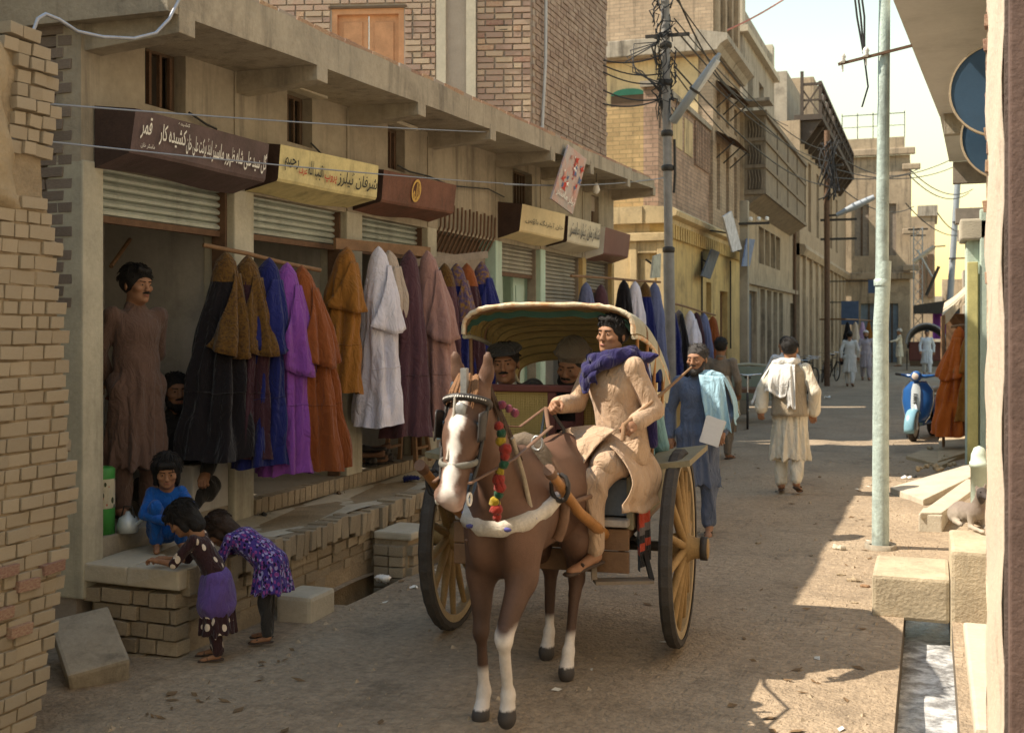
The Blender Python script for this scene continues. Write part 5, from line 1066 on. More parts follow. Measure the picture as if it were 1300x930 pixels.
    # other poles
    for (u, vt, vb, x, r_, lab, m) in ((945, 255, 440, -3.75, .09, 'squat concrete post with white insulators beside the slate door', M_CONCRETE),):
        c = W(u, 330, x=x); z1 = W(u, vt, x=x).z; t = thing('wire_post', lab, 'pole', (c.x, c.y, 0)); q = MB(); q.box((c.x - r_, c.y - r_, 0), (c.x + r_, c.y + r_, z1)); q.build('shaft', m, t, bevel=.015); q = MB(); q.bar((c.x - .1, c.y - .12, z1 - .5), (c.x + .55, c.y - .12, z1 - .5), .05); q.build('cross_arm', M_IRON, t)
        for k in range(3): insul(t, Vector((c.x + .15 + .17 * k, c.y - .12, z1 - .45)), .05)
    c = W(1048, 490, z=0); c.y = 37; c.x = W(1050, 400, y=37).x; t = thing('street_lamp', 'thin rusty pole with a slanting lamp far down the left side', 'lamp', (c.x, c.y, 0)); q = MB(); q.tube([(c.x, c.y, 0), (c.x, c.y, 8.0)], .09, 10); q.build('pole', M_RUST, t); a, b = W(1062, 273, y=36.9), W(1110, 250, y=36.9); q = MB(); q.tube([a, a * .5 + b * .5, b], [.06, .12, .08], 8); q.build('lamp_body', M_LAMP, t); q = MB(); q.bar((c.x, c.y, a.z), a, .06); q.build('arm', M_IRON, t)
    for z in (7.6, 6.9, 5.2, 4.6): q = MB(); q.bar((c.x - .2, c.y, z), (c.x + (.9 if z < 6 else .5), c.y, z), .07); q.build('cross_arm', M_IRON, t)
    q = MB()
    for i in range(12):
        pts = [Vector((c.x + rr.uniform(-.3, .4), c.y - .1, rr.uniform(5.8, 8))) for _ in range(4)]; q.tube(pts, .02, 4)
    tag(q.build('wire_tangle', M_WIRE, t), kind='stuff')
    b0, b1 = W(1205, 372, y=60), W(1216, 224, y=60); t = thing('steel_pole', 'far leaning grey pole against the white sky', 'pole', (b0.x, b0.y, 0)); q = MB(); q.tube([(b0.x - .15, 60, 0), b1], .16, 10); q.build('shaft', M_LAMP, t); c = W(1212, 282, y=59.8); q = MB(); q.bar(c + Vector((-.1, 0, 0)), c + Vector((1.4, 0, .05)), .07); q.build('cross_arm', M_IRON, t); c = W(1207, 328, y=59.8); q = MB(); q.bar(c + Vector((-.1, 0, 0)), c + Vector((1.0, 0, .0)), .07); q.build('cross_arm', M_IRON, t)
    a, b = W(1160, 333, y=57), W(1186, 313, y=57); t = thing('street_lamp', 'pale tube lamp on the lattice mast', 'lamp', a); q = MB(); q.tube([a, b], [.12, .1], 8); q.build('lamp_body', M_CONC_PALE, t); q = MB(); q.bar(b, b + Vector((.5, 0, .02)), .06); q.build('arm', M_IRON, t)
    a, b = W(1176, 375, y=55), W(1192, 338, y=55); t = thing('street_lamp', 'broken lamp arm leaning beside the lattice mast', 'lamp', a); q = MB(); q.tube([a, b], .08, 6); q.build('lamp_body', M_IRON, t); q = MB(); q.tube([W(1165, 318, y=57.5), W(1184, 352, y=55.5)], .05, 5); q.build('stay', M_CONC_PALE, t)
poles()

def wires():
    g = 'overhead wires along the street'
    def wire(a, b, sag, lab, r_=.008, m=M_WIRE):
        a, b = Vector(a), Vector(b); n = 18; q = MB(); q.tube([a + (b - a) * (i / n) - Vector((0, 0, sag * 4 * (i / n) * (1 - i / n))) for i in range(n + 1)], r_, 5); tag(q.build('power_line', m), lab, 'wire', g)
    up = lambda z: Vector((-3.9, 17.85, z))
    L1 = 'black wire running from the utility pole down the street'
    ORD = ('topmost', 'second', 'third', 'fourth', 'fifth', 'sixth', 'seventh', 'lowest')
    for i, (z, u, v, y) in enumerate(((6.75, 1000, 160, 36.5), (6.6, 1048, 215, 36.8), (6.3, 1052, 205, 36.8), (6.0, 1046, 235, 36.8), (5.9, 1000, 215, 36.5), (7.2, 960, 128, 27.0), (7.1, 1050, 190, 36.8))):
        wire(up(z) + Vector((.1, 0, 0)), W(u, v, y=y), .25 + .05 * i, L1 + ', %s of the bundle' % ORD[i], .012 + .004 * (i % 2))
    L2 = 'black wire from the utility pole to the brick house'
    for i, (z, v) in enumerate(((6.2, 96), (5.9, 102), (5.75, 110), (5.5, 132), (5.5, 148))): wire(up(z) + Vector((-.1, 0, 0)), (-4.70, 16.9, W(790, v, x=-4.7).z), .08, L2 + ', %s of five' % ORD[i], .012)
    wire(W(873, 57, y=23.4), W(1000, -4, y=27), .1, 'pink twisted cord tied from the cornice across the sky', .02, mat('pink_cord', (.5, .2, .16), bump=0))
    L3 = 'thin grey wire strung along the shop fronts'
    wire(W(-40, 124, x=-3.95), W(630, 168, x=-4.05), .02, L3 + ', upper of two', .005, M_WIREG); wire(W(-40, 169, x=-3.9), W(700, 236, x=-4.1), .03, L3 + ', lower of two', .005, M_WIREG); wire(W(630, 168, x=-4.05), W(690, 160, x=-4.2), .02, 'short grey wire end below the canopy beam', .005, M_WIREG)
    wire(W(640, 234, x=-4.2), W(842, 226, x=-3.95), .05, 'grey wire passing behind the slanting board', .008, M_WIREG)
    # looped cable on the canopy's near end
    pts = [W(-20, 56, x=-4.0), W(20, 50, x=-4.0), W(42, 40, x=-4.0), W(48, 24, x=-3.98), W(58, 18, x=-3.98), W(75, 25, x=-3.97), W(98, 40, x=-3.97), W(130, 47, x=-3.97), W(170, 49, x=-3.97), W(198, 42, x=-3.97), W(215, 24, x=-3.97), W(232, -10, x=-3.97)]
    q = MB(); q.tube(pts, .009, 6); tag(q.build('looped_cable', mat('cable_silver', (.35, .37, .42), rough=.4, metal=.3, bump=0)), 'silvery cable looping below the near end of the canopy', 'cable')
    # rough black leads on the shop wall
    for (pp, lab) in ((((240, 143), (262, 158), (275, 164)), 'short black lead drooping from the first barred window'), (((395, 182), (405, 192), (408, 196)), 'short black lead beside the second barred window'), (((505, 210), (520, 218), (545, 224), (572, 236), (620, 240), (640, 250)), 'black lead draped along the wall above the rusty sign')):
        q = MB(); q.tube([W(u, v, x=XF + .03) for u, v in pp], .008, 5); tag(q.build('wall_lead', M_WIRE), lab, 'cable')
    L4 = 'far wire crossing the white sky'
    for i, (a, b) in enumerate((((1052, 212), (1215, 210)), ((1055, 225), (1230, 190)), ((1060, 195), (1165, 215)), ((1155, 215), (1235, 240)), ((1150, 258), (1230, 295)), ((1070, 240), (1160, 262)), ((1190, 270), (1235, 283)), ((1154, 222), (1230, 245)))): wire(W(*a, y=40), W(*b, y=56), .5, L4 + ', ' + ('ending by the overhang', 'rising to the right', 'short and steep over the corner house', 'dropping to the green corner', 'lowest before the far pole', 'low over the corner house roof', 'beside the far pole', 'just below the overhang')[i], .02)
    for a, b in (((1000, 290), (1010, 220)), ): pass
    q = MB(); c = W(757, 240, x=-4.2); q.tube([c + Vector((0, 0, .25)), c + Vector((0, 0, .08))], .006, 5); lt = thing('light_bulb', 'bare light bulb hanging below the canopy near the slanting board', 'bulb', c); q.build('flex', M_WIRE, lt); q = MB(); q.lathe([(0, -.07), (.035, -.05), (.05, -.01), (.035, .04), (.018, .08), (0, .085)], (0, 0, 0), 'z', 12); q.build('bulb', M_CERAM, lt, local=True)
wires()
# ------------------------------------------------------------------ the horse cart (faces -Y in its own frame)
CART = (-2.10, 6.66, 0); CART_RZ = R(4)
M_WHEEL = mat('wheel_yellow', (.29, .185, .075), rough=.7, var=.3, scale=8, bump=.3, bscale=50, stain=.4)
M_RIMW = mat('wheel_rim', (.36, .275, .16), rough=.7, var=.25, scale=8, bump=.3, bscale=50, stain=.4)
M_TYRE = mat('tyre_rubber', (.055, .048, .042), rough=.9, var=.3, scale=8, bump=.3, bscale=60)
M_CARTW = mat('cart_wood', (.17, .095, .05), rough=.6, var=.3, scale=6, bump=.25, bscale=40, stain=.3)
M_CARTRED = mat('cart_maroon', (.12, .038, .032), rough=.5, var=.2, scale=6, bump=.15, bscale=40)
M_CARTBLUE = mat('cart_slate', (.11, .13, .16), rough=.6, var=.25, scale=6, bump=.15)
M_CANE = mat('cane_weave', (.44, .33, .12), rough=.7, var=.15, scale=20, bump=.3)
M_HOODIN = mat('hood_olive', (.28, .215, .075), rough=.8, var=.3, scale=4, bump=.2, stain=.4)
M_HOODRIM = mat('hood_rim', (.66, .58, .42), rough=.7, var=.4, scale=14, bump=.5, bscale=50, col2=(.5, .28, .14))
M_CANVAS = mat('hood_canvas', (.36, .35, .27), rough=.9, var=.25, scale=5, bump=.3)
M_GREEN = mat('hood_green', (.018, .05, .03), rough=.7, var=.2, scale=10, bump=.1)
M_SHAFT = mat('shaft_wood', (.36, .17, .055), rough=.45, var=.3, scale=7, bump=.2)
M_LEATHER = mat('leather_black', (.035, .03, .027), rough=.5, var=.3, scale=15, bump=.2)
M_LEATHB = mat('leather_brown', (.16, .09, .055), rough=.6, var=.3, scale=15, bump=.2)
M_KHAKI = mat('khaki_board', (.22, .19, .12), rough=.8, var=.25, scale=6, bump=.2)
def cart():
    t = thing('horse_cart', 'two wheeled passenger horse cart with olive hood and yellow spoked wheels', 'cart', CART, CART_RZ); B = lambda q, n, m, p=t, **k: q.build(n, m, p, local=True, **k)
    Rw = .585
    for sx in (-1, 1):
        xc = .70 * sx; w = MB(); w.lathe([(Rw - .055, -.03), (Rw - .055, .03), (Rw - .10, .028), (Rw - .10, -.028), (Rw - .055, -.03)], (xc, 0, Rw), 'x', 48, smooth=False); wo_ = B(w, 'wheel', M_RIMW)
        q = MB(); n = 64; prof = [(-.036, Rw - .056), (-.038, Rw - .02), (-.02, Rw - .003), (.02, Rw - .003), (.038, Rw - .02), (.036, Rw - .056)]; v = []
        for i in range(n):
            a = 2 * math.pi * i / n; k = -.006 if i % 2 else 0
            for h, r_ in prof: v.append((xc + h, (r_ + (k if r_ > Rw - .03 else 0)) * math.cos(a), Rw + (r_ + (k if r_ > Rw - .03 else 0)) * math.sin(a)))
        q.add(v, [(i * 6 + j, ((i + 1) % n) * 6 + j, ((i + 1) % n) * 6 + j + 1, i * 6 + j + 1) for i in range(n) for j in range(5)]); B(q, 'tyre', M_TYRE, wo_, recalc=True)
        for k in range(14):
            a = 2 * math.pi * (k + .3) / 14; q = MB(); c, s_ = math.cos(a), math.sin(a); q.tube([(xc + sx * .035, .07 * c, Rw + .07 * s_), (xc + sx * .02, .2 * c, Rw + .2 * s_), (xc, (Rw - .09) * c, Rw + (Rw - .09) * s_)], [.024, .026, .017], 8); B(q, 'spoke', M_WHEEL, wo_)
        q = MB(); q.lathe([(0, -.10), (.06, -.10), (.075, -.05), (.092, 0), (.092, .05), (.075, .07), (.062, .10), (.062, .17), (.055, .175), (0, .175)] if sx > 0 else [(0, -.175), (.055, -.175), (.062, -.17), (.062, -.10), (.075, -.07), (.092, -.05), (.092, 0), (.075, .05), (.06, .10), (0, .10)], (xc, 0, Rw), 'x', 20); B(q, 'hub', M_WHEEL, wo_)
        q = MB(); q.lathe([(.064, -.02), (.07, -.02), (.07, .02), (.064, .02)], (xc + sx * .15, 0, Rw), 'x', 20); B(q, 'hub_band', M_IRON, wo_)
        # leaf springs
        for k in range(3): q = MB(); l = .46 - .1 * k; q.tube([(sx * .46, -l, .70 - .0 * k), (sx * .46, 0, .63 - .02 * k), (sx * .46, l, .70)], .014, 6, flat=.7); B(q, 'leaf_spring', M_IRON)
    q = MB(); q.tube([(-.68, 0, Rw), (.68, 0, Rw)], .03, 10); B(q, 'axle', M_IRON)
    # body tub
    q = MB(); q.box((-.5, -.52, .72), (.5, .72, .765)); B(q, 'floor', M_CARTW, bevel=.006)
    for i in range(2): q = MB(); q.box((-.52, -.56, .53 + .125 * i), (.50, -.525, .648 + .125 * i)); B(q, 'front_plank', M_CARTW, bevel=.006)
    q = MB(); q.box((-.5, -.60, .79), (.5, -.50, .83)); B(q, 'front_rail', mat('rail_worn', (.35, .31, .27), var=.3, scale=10, bump=.2), bevel=.01)
    for sx in (-1, 1):
        q = MB(); q.box((sx * .5 - .02, -.52, .766), (sx * .5 + .02, .72, 1.06)); B(q, 'side_panel', M_CARTW if sx < 0 else M_KHAKI, bevel=.006)
        q = MB(); q.prism([(sx * .50, 1.06), (sx * .80, 1.10), (sx * .80, 1.135), (sx * .50, 1.09)], -.28, .62); B(q, 'mudguard', M_KHAKI, recalc=True)
        q = MB(); q.tube([(sx * .36, .3, .70), (sx * .36, -.55, .74), (sx * .34, -1.1, .95), (sx * .32, -1.62, 1.22)], [.034, .034, .028, .022], 10); B(q, 'shaft', M_SHAFT)
        q = MB(); q.tube([(sx * .32, -1.58, 1.20), (sx * .32, -1.64, 1.23)], .029, 10); B(q, 'shaft_tip', M_LEATHB); q = MB(); q.tube([(sx * .32 + .045 * math.sin(a * .628), -1.42 + .01 * math.cos(a), 1.115 + .065 * math.cos(a * .628)) for a in range(11)], .012, 6); B(q, 'tug_loop', M_LEATHER)
    q = MB(); q.box((-.48, -.30, 1.05), (.48, .16, 1.10)); B(q, 'seat', M_CARTBLUE, bevel=.015)
    q = MB(); q.box((-.48, .30, 1.00), (.48, .70, 1.05)); B(q, 'seat', M_LEATHB, bevel=.015)
    q = MB(); q.box((-.48, -.50, .84), (.48, -.46, 1.04)); B(q, 'dash', M_CARTBLUE)
    # seat back: frame, two cane panels, middle slats
    yb = -.16
    for x0, x1, z0, z1 in ((-.50, -.44, 1.05, 1.50), (-.06, -.01, 1.05, 1.50), (.11, .16, 1.05, 1.50), (.46, .52, 1.05, 1.50)): q = MB(); q.box((x0, yb - .02, z0), (x1, yb + .02, z1)); B(q, 'back_post', M_CARTRED, bevel=.006)
    q = MB(); q.box((-.53, yb - .03, 1.502), (.54, yb + .03, 1.545)); B(q, 'back_rail', M_CARTRED, bevel=.008); q = MB(); q.box((-.44, yb - .018, 1.18), (.46, yb + .018, 1.225)); B(q, 'back_rail', M_CARTRED)
    for x0, x1 in ((-.44, -.06), (.16, .46)):
        q = MB(); nx, nz = 26, 18
        for i in range(nx): x = x0 + (x1 - x0) * (i + .5) / nx; q.bar((x, yb + .004 * (-1) ** i, 1.225), (x, yb + .004 * (-1) ** i, 1.50), .0075, .004, (0, 1, 0))
        for j in range(nz): z = 1.225 + .275 * (j + .5) / nz; q.bar((x0, yb - .003, z), (x1, yb - .003, z), .004, .0085)
        c = B(q, 'cane_panel', M_CANE); tag(c, kind='stuff')
        q = MB(); q.box((x0, yb + .012, 1.225), (x1, yb + .015, 1.50)); B(q, 'cane_shade_sheet', mat('cane_shadow', (.13, .09, .04), var=.2))  # dark sheet colours in the shade seen through the cane weave
    for k in range(4): q = MB(); q.box((-.01, yb - .008, 1.07 + .105 * k), (.11, yb + .008, 1.12 + .105 * k)); B(q, 'back_slat', M_CARTRED)
    # hood: ribs, inside boards, canvas skin, painted rim
    def hood(a, b, k=0):
        an = math.pi * (1 - a); cw = .50 + .02 * b; x = cw * math.copysign(abs(math.cos(an)) ** .62, math.cos(an)); s_ = max(math.sin(an), 0) ** .55
        y = -.42 + 1.24 * b; z = 1.995 - .33 * max(b, 0) ** 2.1 - .17 * (1 - s_) - (.0 if s_ > .2 else .0)
        return Vector((x * (1 + k * .3), y, z + k))
    q = MB(); q.grid(lambda a, b: hood(a, b, .03), 28, 14); ho = B(q, 'hood', M_CANVAS)
    for i in range(11):
        b0, b1 = i / 11 + .004, (i + 1) / 11 - .004; q = MB(); q.grid(lambda a, b: hood(a, b0 + (b1 - b0) * b, .0), 28, 1); B(q, 'hood_board', M_HOODIN, ho)
    for b in (0.01, .33, .66, .99): q = MB(); q.tube([hood(a / 28, b, .012) for a in range(29)], .013, 6); B(q, 'hood_rib', M_CARTW, ho)
    q = MB(); rnd = random.Random(3); q.tube([hood(a / 40, -.01, .022 + .006 * rnd.random()) for a in range(41)], [.011 + .005 * rnd.random() for _ in range(41)], 8); B(q, 'hood_rim', M_HOODRIM, ho)
    for a in (0, 1): q = MB(); q.tube([hood(a, b / 12, .01) for b in range(13)], .014, 7); B(q, 'hood_rim', M_HOODRIM if a else M_CANVAS, ho)
    q = MB(); q.grid(lambda a, b: hood(.04 + .92 * a, .012, -.012 - .035 * b + .006 * math.sin(60 * a)), 40, 1); B(q, 'green_fringe', M_GREEN, ho)
    q = MB(); q.grid(lambda a, b: hood(1, .45 + .55 * a, -.005 - .14 * b * (.6 + .4 * math.sin(9 * a))) + Vector((.012, 0, 0)), 12, 3); B(q, 'canvas_flap', M_CANVAS, ho)
    for sx, ys in ((1, (-.30, .02, .28, .62)), (-1, (-.30, .28, .62))):
        for y in ys: tp = hood(1 if sx > 0 else 0, (y + .42) / 1.24); q = MB(); q.tube([(sx * .5, y * .85, 1.05), tp], .011, 6); B(q, 'hood_stick', M_SHAFT if sx > 0 else M_CARTW)
    # foot step
    q = MB(); q.bar((.30, -.57, .70), (.32, -.62, .50), .03, .02); q.bar((.32, -.62, .49), (.62, -.50, .49), .10, .018); B(q, 'step', mat('step_iron', (.20, .16, .12), rough=.6, var=.3, metal=.2))
    q = MB(); q.bar((.62, -.50, .49), (.50, -.2, .70), .025); B(q, 'step_stay', M_IRON)
    q = MB(); q.bar((.40, -.30, .71), (.43, -.36, .56), .03); B(q, 'brake_lever', M_IRON)
    # striped blanket over the right hand side
    o = thing('striped_blanket', 'red and black striped blanket draped over the cart side by the wheel', 'blanket', CART, CART_RZ)
    for i in range(12):
        z0, z1 = 1.07 - .045 * i, 1.07 - .045 * (i + 1); m = [fabric('stripe_black', (.02, .02, .025)), fabric('stripe_red', (.45, .06, .03)), fabric('stripe_grey', (.16, .15, .16))][(0, 1, 0, 2, 0, 1, 1, 2, 0, 1, 0, 0)[i]]
        q = MB(); q.grid(lambda a, b: (.53 + .015 * math.sin(14 * a + 2) + .012 * i / 12, -.50 + .42 * a, z0 + (z1 - z0) * b), 10, 1); q.build('stripe', m, o, local=True)
    return t
cart()

# ------------------------------------------------------------------ the horse
HORSE = (-1.91, 5.02, 0); HORSE_RZ = R(2)
def horse():
    t = thing('horse', 'chestnut brown horse with broad white blaze pulling the cart', 'horse', HORSE, HORSE_RZ)
    s = SDF(.0135); sc = 1.0; p = lambda *a: tuple(q * sc for q in a)
    def cone(a, b, ra, rb, k=.05, flat=None): s.cone(p(*a), p(*b), ra * sc, rb * sc, k, flat)
    def ell(c, r_, k=.05, rot=None): s.ell(p(*c), p(*r_), k, rot)
    cone((0, .25, 1.00), (0, .95, 1.00), .235, .25, .08, ((0, 0, 1), 1.08)); ell((0, .14, .95), (.20, .20, .27), .08); ell((0, 1.12, 1.05), (.225, .25, .25), .08)
    cone((0, .2, 1.24), (0, .55, 1.22), .06, .06, .10); cone((0, .16, 1.08), (0, -.14, 1.36), .20, .14, .08, ((1, 0, 0), .68)); cone((0, -.14, 1.36), (0, -.33, 1.56), .14, .105, .06, ((1, 0, 0), .66))
    for sx in (-1, 1): ell((sx * .10, .02, .90), (.095, .12, .16), .05)
    # head
    cone((0, -.36, 1.575), (0, -.47, 1.43), .098, .092, .04, ((1, 0, 0), .86)); cone((0, -.47, 1.43), (0, -.59, 1.21), .082, .062, .05, ((1, 0, 0), .84)); ell((0, -.40, 1.46), (.068, .09, .10), .03, (.45, 0, 0)); ell((0, -.605, 1.185), (.058, .058, .055), .03); ell((0, -.565, 1.145), (.036, .04, .03), .02)
    for sx in (-1, 1):
        ell((sx * .068, -.475, 1.475), (.022, .03, .024), .015); s.ell(p(sx * .040, -.652, 1.185), p(.013, .02, .022), .008, (0, 0, 0), 's'); ell((sx * .040, -.632, 1.195), (.026, .022, .030), .02)
        cone((sx * .056, -.335, 1.615), (sx * .072, -.345, 1.70), .030, .032, .02, ((0, 1, 0), .6)); cone((sx * .072, -.345, 1.70), (sx * .080, -.355, 1.76), .032, .020, .02, ((0, 1, 0), .55)); cone((sx * .080, -.355, 1.76), (sx * .082, -.365, 1.81), .020, .003, .02, ((0, 1, 0), .5)); s.cone(p(sx * .078, -.385, 1.70), p(sx * .083, -.385, 1.77), .02, .004, .006, None, 's')
        # hind legs
        d = -.10 if sx > 0 else .10
        cone((sx * .13, 1.10, .98), (sx * .15, .98, .74), .16, .105, .06); cone((sx * .15, .98, .74), (sx * .13, 1.16 + d, .50), .095, .05, .05); cone((sx * .13, 1.16 + d, .50), (sx * .13, 1.13 + d * 1.2, .42), .048, .036, .03); cone((sx * .13, 1.13 + d * 1.2, .42), (sx * .13, 1.06 + d * 1.7, .15), .033, .033, .02); ell((sx * .13, 1.05 + d * 1.7, .14), (.042, .045, .042), .02); cone((sx * .13, 1.05 + d * 1.7, .13), (sx * .13, 1.00 + d * 1.7, .04), .036, .056, .02)
    s.cone(p(0, -.60, 1.158), p(0, -.66, 1.158), .006, .004, .006, None, 's')
    # front legs: the horse's right (image left) planted, its left stepping forward
    cone((-.13, .10, .95), (-.145, .10, .72), .125, .09, .06); cone((-.145, .10, .72), (-.13, .06, .46), .082, .048, .04); ell((-.13, .05, .44), (.05, .052, .06), .02); cone((-.13, .06, .40), (-.13, .10, .15), .034, .033, .02); ell((-.13, .10, .14), (.042, .045, .042), .02); cone((-.13, .10, .12), (-.13, .05, .04), .036, .055, .02)
    cone((.13, .10, .95), (.135, .04, .72), .125, .09, .06); cone((.135, .04, .72), (.11, -.16, .50), .082, .05, .04); ell((.11, -.175, .48), (.052, .054, .06), .02); cone((.11, -.17, .46), (.10, -.09, .22), .035, .033, .02); ell((.10, -.085, .20), (.042, .045, .042), .02); cone((.10, -.09, .19), (.10, -.10, .10), .036, .055, .02)
    s.disp.append(lambda X, Y, Z: .003 * wob(X, Y, Z, 21) + np.where(Y > -.1, .006, .0) * wob(X, Y, Z, 11, 2))
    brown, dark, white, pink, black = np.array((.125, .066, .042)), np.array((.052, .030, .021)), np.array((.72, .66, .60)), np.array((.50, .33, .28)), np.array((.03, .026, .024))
    def cols(V):
        x, y, z = V[:, 0] / sc, V[:, 1] / sc, V[:, 2] / sc; c = np.tile(brown, (len(V), 1)); n = .5 + .5 * np.sin(9 * x + 3 * np.sin(7 * y)) * np.sin(8 * z + 2 * y); c = c * (.85 + .3 * n[:, None])
        mixv = lambda a, b, m: a * (1 - m[:, None]) + b * m[:, None]; sst = lambda v, a, b: np.clip((v - a) / (b - a), 0, 1)
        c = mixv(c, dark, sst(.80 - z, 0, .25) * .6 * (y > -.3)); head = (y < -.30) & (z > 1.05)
        wdt = np.interp(z, [1.1, 1.2, 1.35, 1.48, 1.56, 1.6], [.046, .036, .021, .028, .028, .0]); front = y < np.interp(z, [1.1, 1.2, 1.43, 1.6], [-.56, -.56, -.46, -.36])
        c = mixv(c, white, sst(wdt + .008 * np.sin(60 * z) - np.abs(x), -.006, .008) * head * front); c = mixv(c, pink, sst(1.215 - z, 0, .05) * .75 * head * (y < -.5)); c = mixv(c, black, ((np.abs(x) > .055) & (np.abs(z - 1.475) < .022) & (np.abs(y + .475) < .028)).astype(float))
        c = mixv(c, dark, (np.abs(np.abs(x) - .078) < .02) * ((z > 1.66) & (y < -.375)) * .7)
        zz = .40 + .05 * np.sin(20 * x + 9 * y); fr = (y < .3) & (x > 0); sock = sst(np.where(fr, .53 + .02 * np.sin(40 * x), np.where(y < .3, .27, .24)) - z, -.01, .03) * (z < .6); c = mixv(c, white, sock * .9); c = mixv(c, black * 2, (z < .075).astype(float) * np.where(fr, 0, 1)); c = mixv(c, black * 2, ((z < .14) & fr).astype(float)); return c
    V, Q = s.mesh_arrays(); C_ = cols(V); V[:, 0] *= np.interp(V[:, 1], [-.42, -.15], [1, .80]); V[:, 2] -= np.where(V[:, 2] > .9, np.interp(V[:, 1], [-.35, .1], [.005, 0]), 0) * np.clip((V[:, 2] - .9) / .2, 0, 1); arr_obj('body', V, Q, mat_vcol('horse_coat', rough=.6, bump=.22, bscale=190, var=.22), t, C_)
    p = lambda x, y, z: (x * sc * float(np.interp(y, [-.42, -.15], [1, .80])), y * sc, z * sc - float(np.interp(y, [-.35, .1], [.005, 0])) * min(max((z - .9) / .2, 0), 1))
    hair = mat('horse_hair', (.20, .10, .045), rough=.8, var=.3, scale=30, bump=.5, bscale=120); q = MB(); rr = random.Random(8)
    for i in range(26):
        a = rr.uniform(-1, 1); x = .035 * a; q.tube([p(x, -.34, 1.66), p(x * 1.4, -.40, 1.68 + rr.uniform(-.01, .02)), p(x * 1.9, -.445, 1.62), p(x * 2 + rr.uniform(-.01, .01), -.475, 1.565 + rr.uniform(-.02, .02))], [.006, .008, .007, .002], 5)
    q.build('forelock', hair, t, local=True); q = MB()
    for i in range(70):
        f = i / 69; y, z = -.30 + .42 * f, 1.66 - .34 * f; sx = rr.choice((-1, 1, -1)); q.tube([p(0, y, z), p(sx * .05, y + .02, z), p(sx * (.10 + .02 * f), y + .04, z - .10 - rr.uniform(0, .06))], [.012, .013, .003], 5)
    q.build('mane', mat('horse_mane', (.06, .035, .02), rough=.8, var=.3, scale=30, bump=.5), t, local=True); q = MB()
    for i in range(40): x, y = rr.uniform(-.03, .03), rr.uniform(-.02, .02); q.tube([p(x * .5, 1.34, 1.14), p(x, 1.42 + y, 1.05), p(x * 1.6, 1.42 + y, .75), p(x * 1.8, 1.36 + y * 2, .45 + rr.uniform(0, .15))], [.012, .014, .012, .003], 5)
    q.build('tail', MATS['horse_mane'], t, local=True)
    for sx in (-1, 1): q = MB(); q.ball(p(sx * .079, -.487, 1.478), .017); q.build('eye', mat('eye_dark', (.01, .008, .006), rough=.1, bump=0, spec=.6), t, local=True)
    # harness
    h = thing('harness', 'leather bridle and padded breast collar with coloured pompoms on the horse', 'harness', HORSE, HORSE_RZ); B = lambda q, n, m, pr=h: q.build(n, m, pr, local=True)
    def band(pts, r_, n, m, flat=None): q = MB(); q.tube([p(*a) for a in pts], r_, 8, flat=flat); return B(q, n, m)
    loop = lambda cy, cz, rx, ry, tilt, k=24: [(rx * math.sin(2 * math.pi * i / k), cy - ry * math.cos(2 * math.pi * i / k), cz + tilt * math.cos(2 * math.pi * i / k)) for i in range(k + 1)]
    band(loop(-.505, 1.325, .080, .096, -.012), .009, 'noseband', mat('leather_grey', (.16, .15, .125), rough=.5, var=.3, scale=20), 1.6); band(loop(-.40, 1.565, .100, .103, .035), .012, 'browband', M_LEATHER, 1.4)
    q = MB()
    for i in range(22): a = -1.1 + 2.2 * i / 21; q.ball(p(.106 * math.sin(a), -.40 - .109 * math.cos(a), 1.567 + .035 * math.cos(a)), .0065, 6, 4)
    tag(B(q, 'browband_beads', M_CERAM), kind='stuff')
    band([(-.02, -.507, 1.60), (-.022, -.535, 1.45), (-.022, -.60, 1.34)], .006, 'face_strap', mat('leather_pale', (.42, .38, .32), rough=.6)); q = MB(); q.ball(p(0.005, -.512, 1.545), .028, 10, 8, (1, .4, 1.2)); B(q, 'brow_boss', mat('boss_grey', (.33, .33, .32), rough=.4, metal=.4)); q = MB(); q.box(p(-.014, -.46, 1.61), p(.014, -.43, 1.72)); B(q, 'plume_holder', mat('boss_grey', (.33, .33, .32)))
    for sx in (-1, 1):
        band([(sx * .098, -.40, 1.585), (sx * .094, -.455, 1.46), (sx * .086, -.50, 1.33), (sx * .066, -.565, 1.20)], .009, 'cheek_strap', M_LEATHER)
        q = MB(); q.grid(lambda a, b: p(sx * (.098 + .012 * math.sin(math.pi * a)), -.54 + .09 * a + .02 * b, 1.41 + .12 * b + .01 * math.sin(3 * a)), 6, 6); o = B(q, 'blinker', M_LEATHER); o.modifiers.new('t', 'SOLIDIFY').thickness = .008
        q = MB(); q.lathe([(.022, -.004), (.03, -.004), (.03, .004), (.022, .004), (.022, -.004)], p(sx * .07, -.575, 1.175), 'x', 14); B(q, 'bit_ring', M_CERAM)
    pad = mat('pad_cloth', (.55, .50, .43), rough=.95, var=.3, scale=12, bump=.5, bscale=60, stain=.3); band([(-.23, .34, 1.05), (-.235, .16, 1.02), (-.17, -.02, .985), (-.06, -.09, .96), (.06, -.09, .96), (.17, -.02, .985), (.235, .16, 1.02), (.24, .34, 1.05)], [.034, .038, .044, .040, .040, .044, .040, .034], 'breast_collar', pad)
    for (x, y, z) in ((-.12, -.07, .97), (.10, -.08, .965), (.20, .05, 1.0), (-.20, .05, 1.01)): q = MB(); q.ball(p(x * 1.05, y - .034, z), .014, 6, 4, (1.6, .5, .8)); B(q, 'collar_patch', fabric('patch_blue', (.10, .10, .30)))
    band([(-.235, .34, 1.05), (-.26, .5, 1.0), (-.27, .9, .98)], .014, 'trace', M_LEATHB); band([(.24, .34, 1.05), (.265, .5, 1.0), (.275, .9, .98)], .014, 'trace', M_LEATHB)
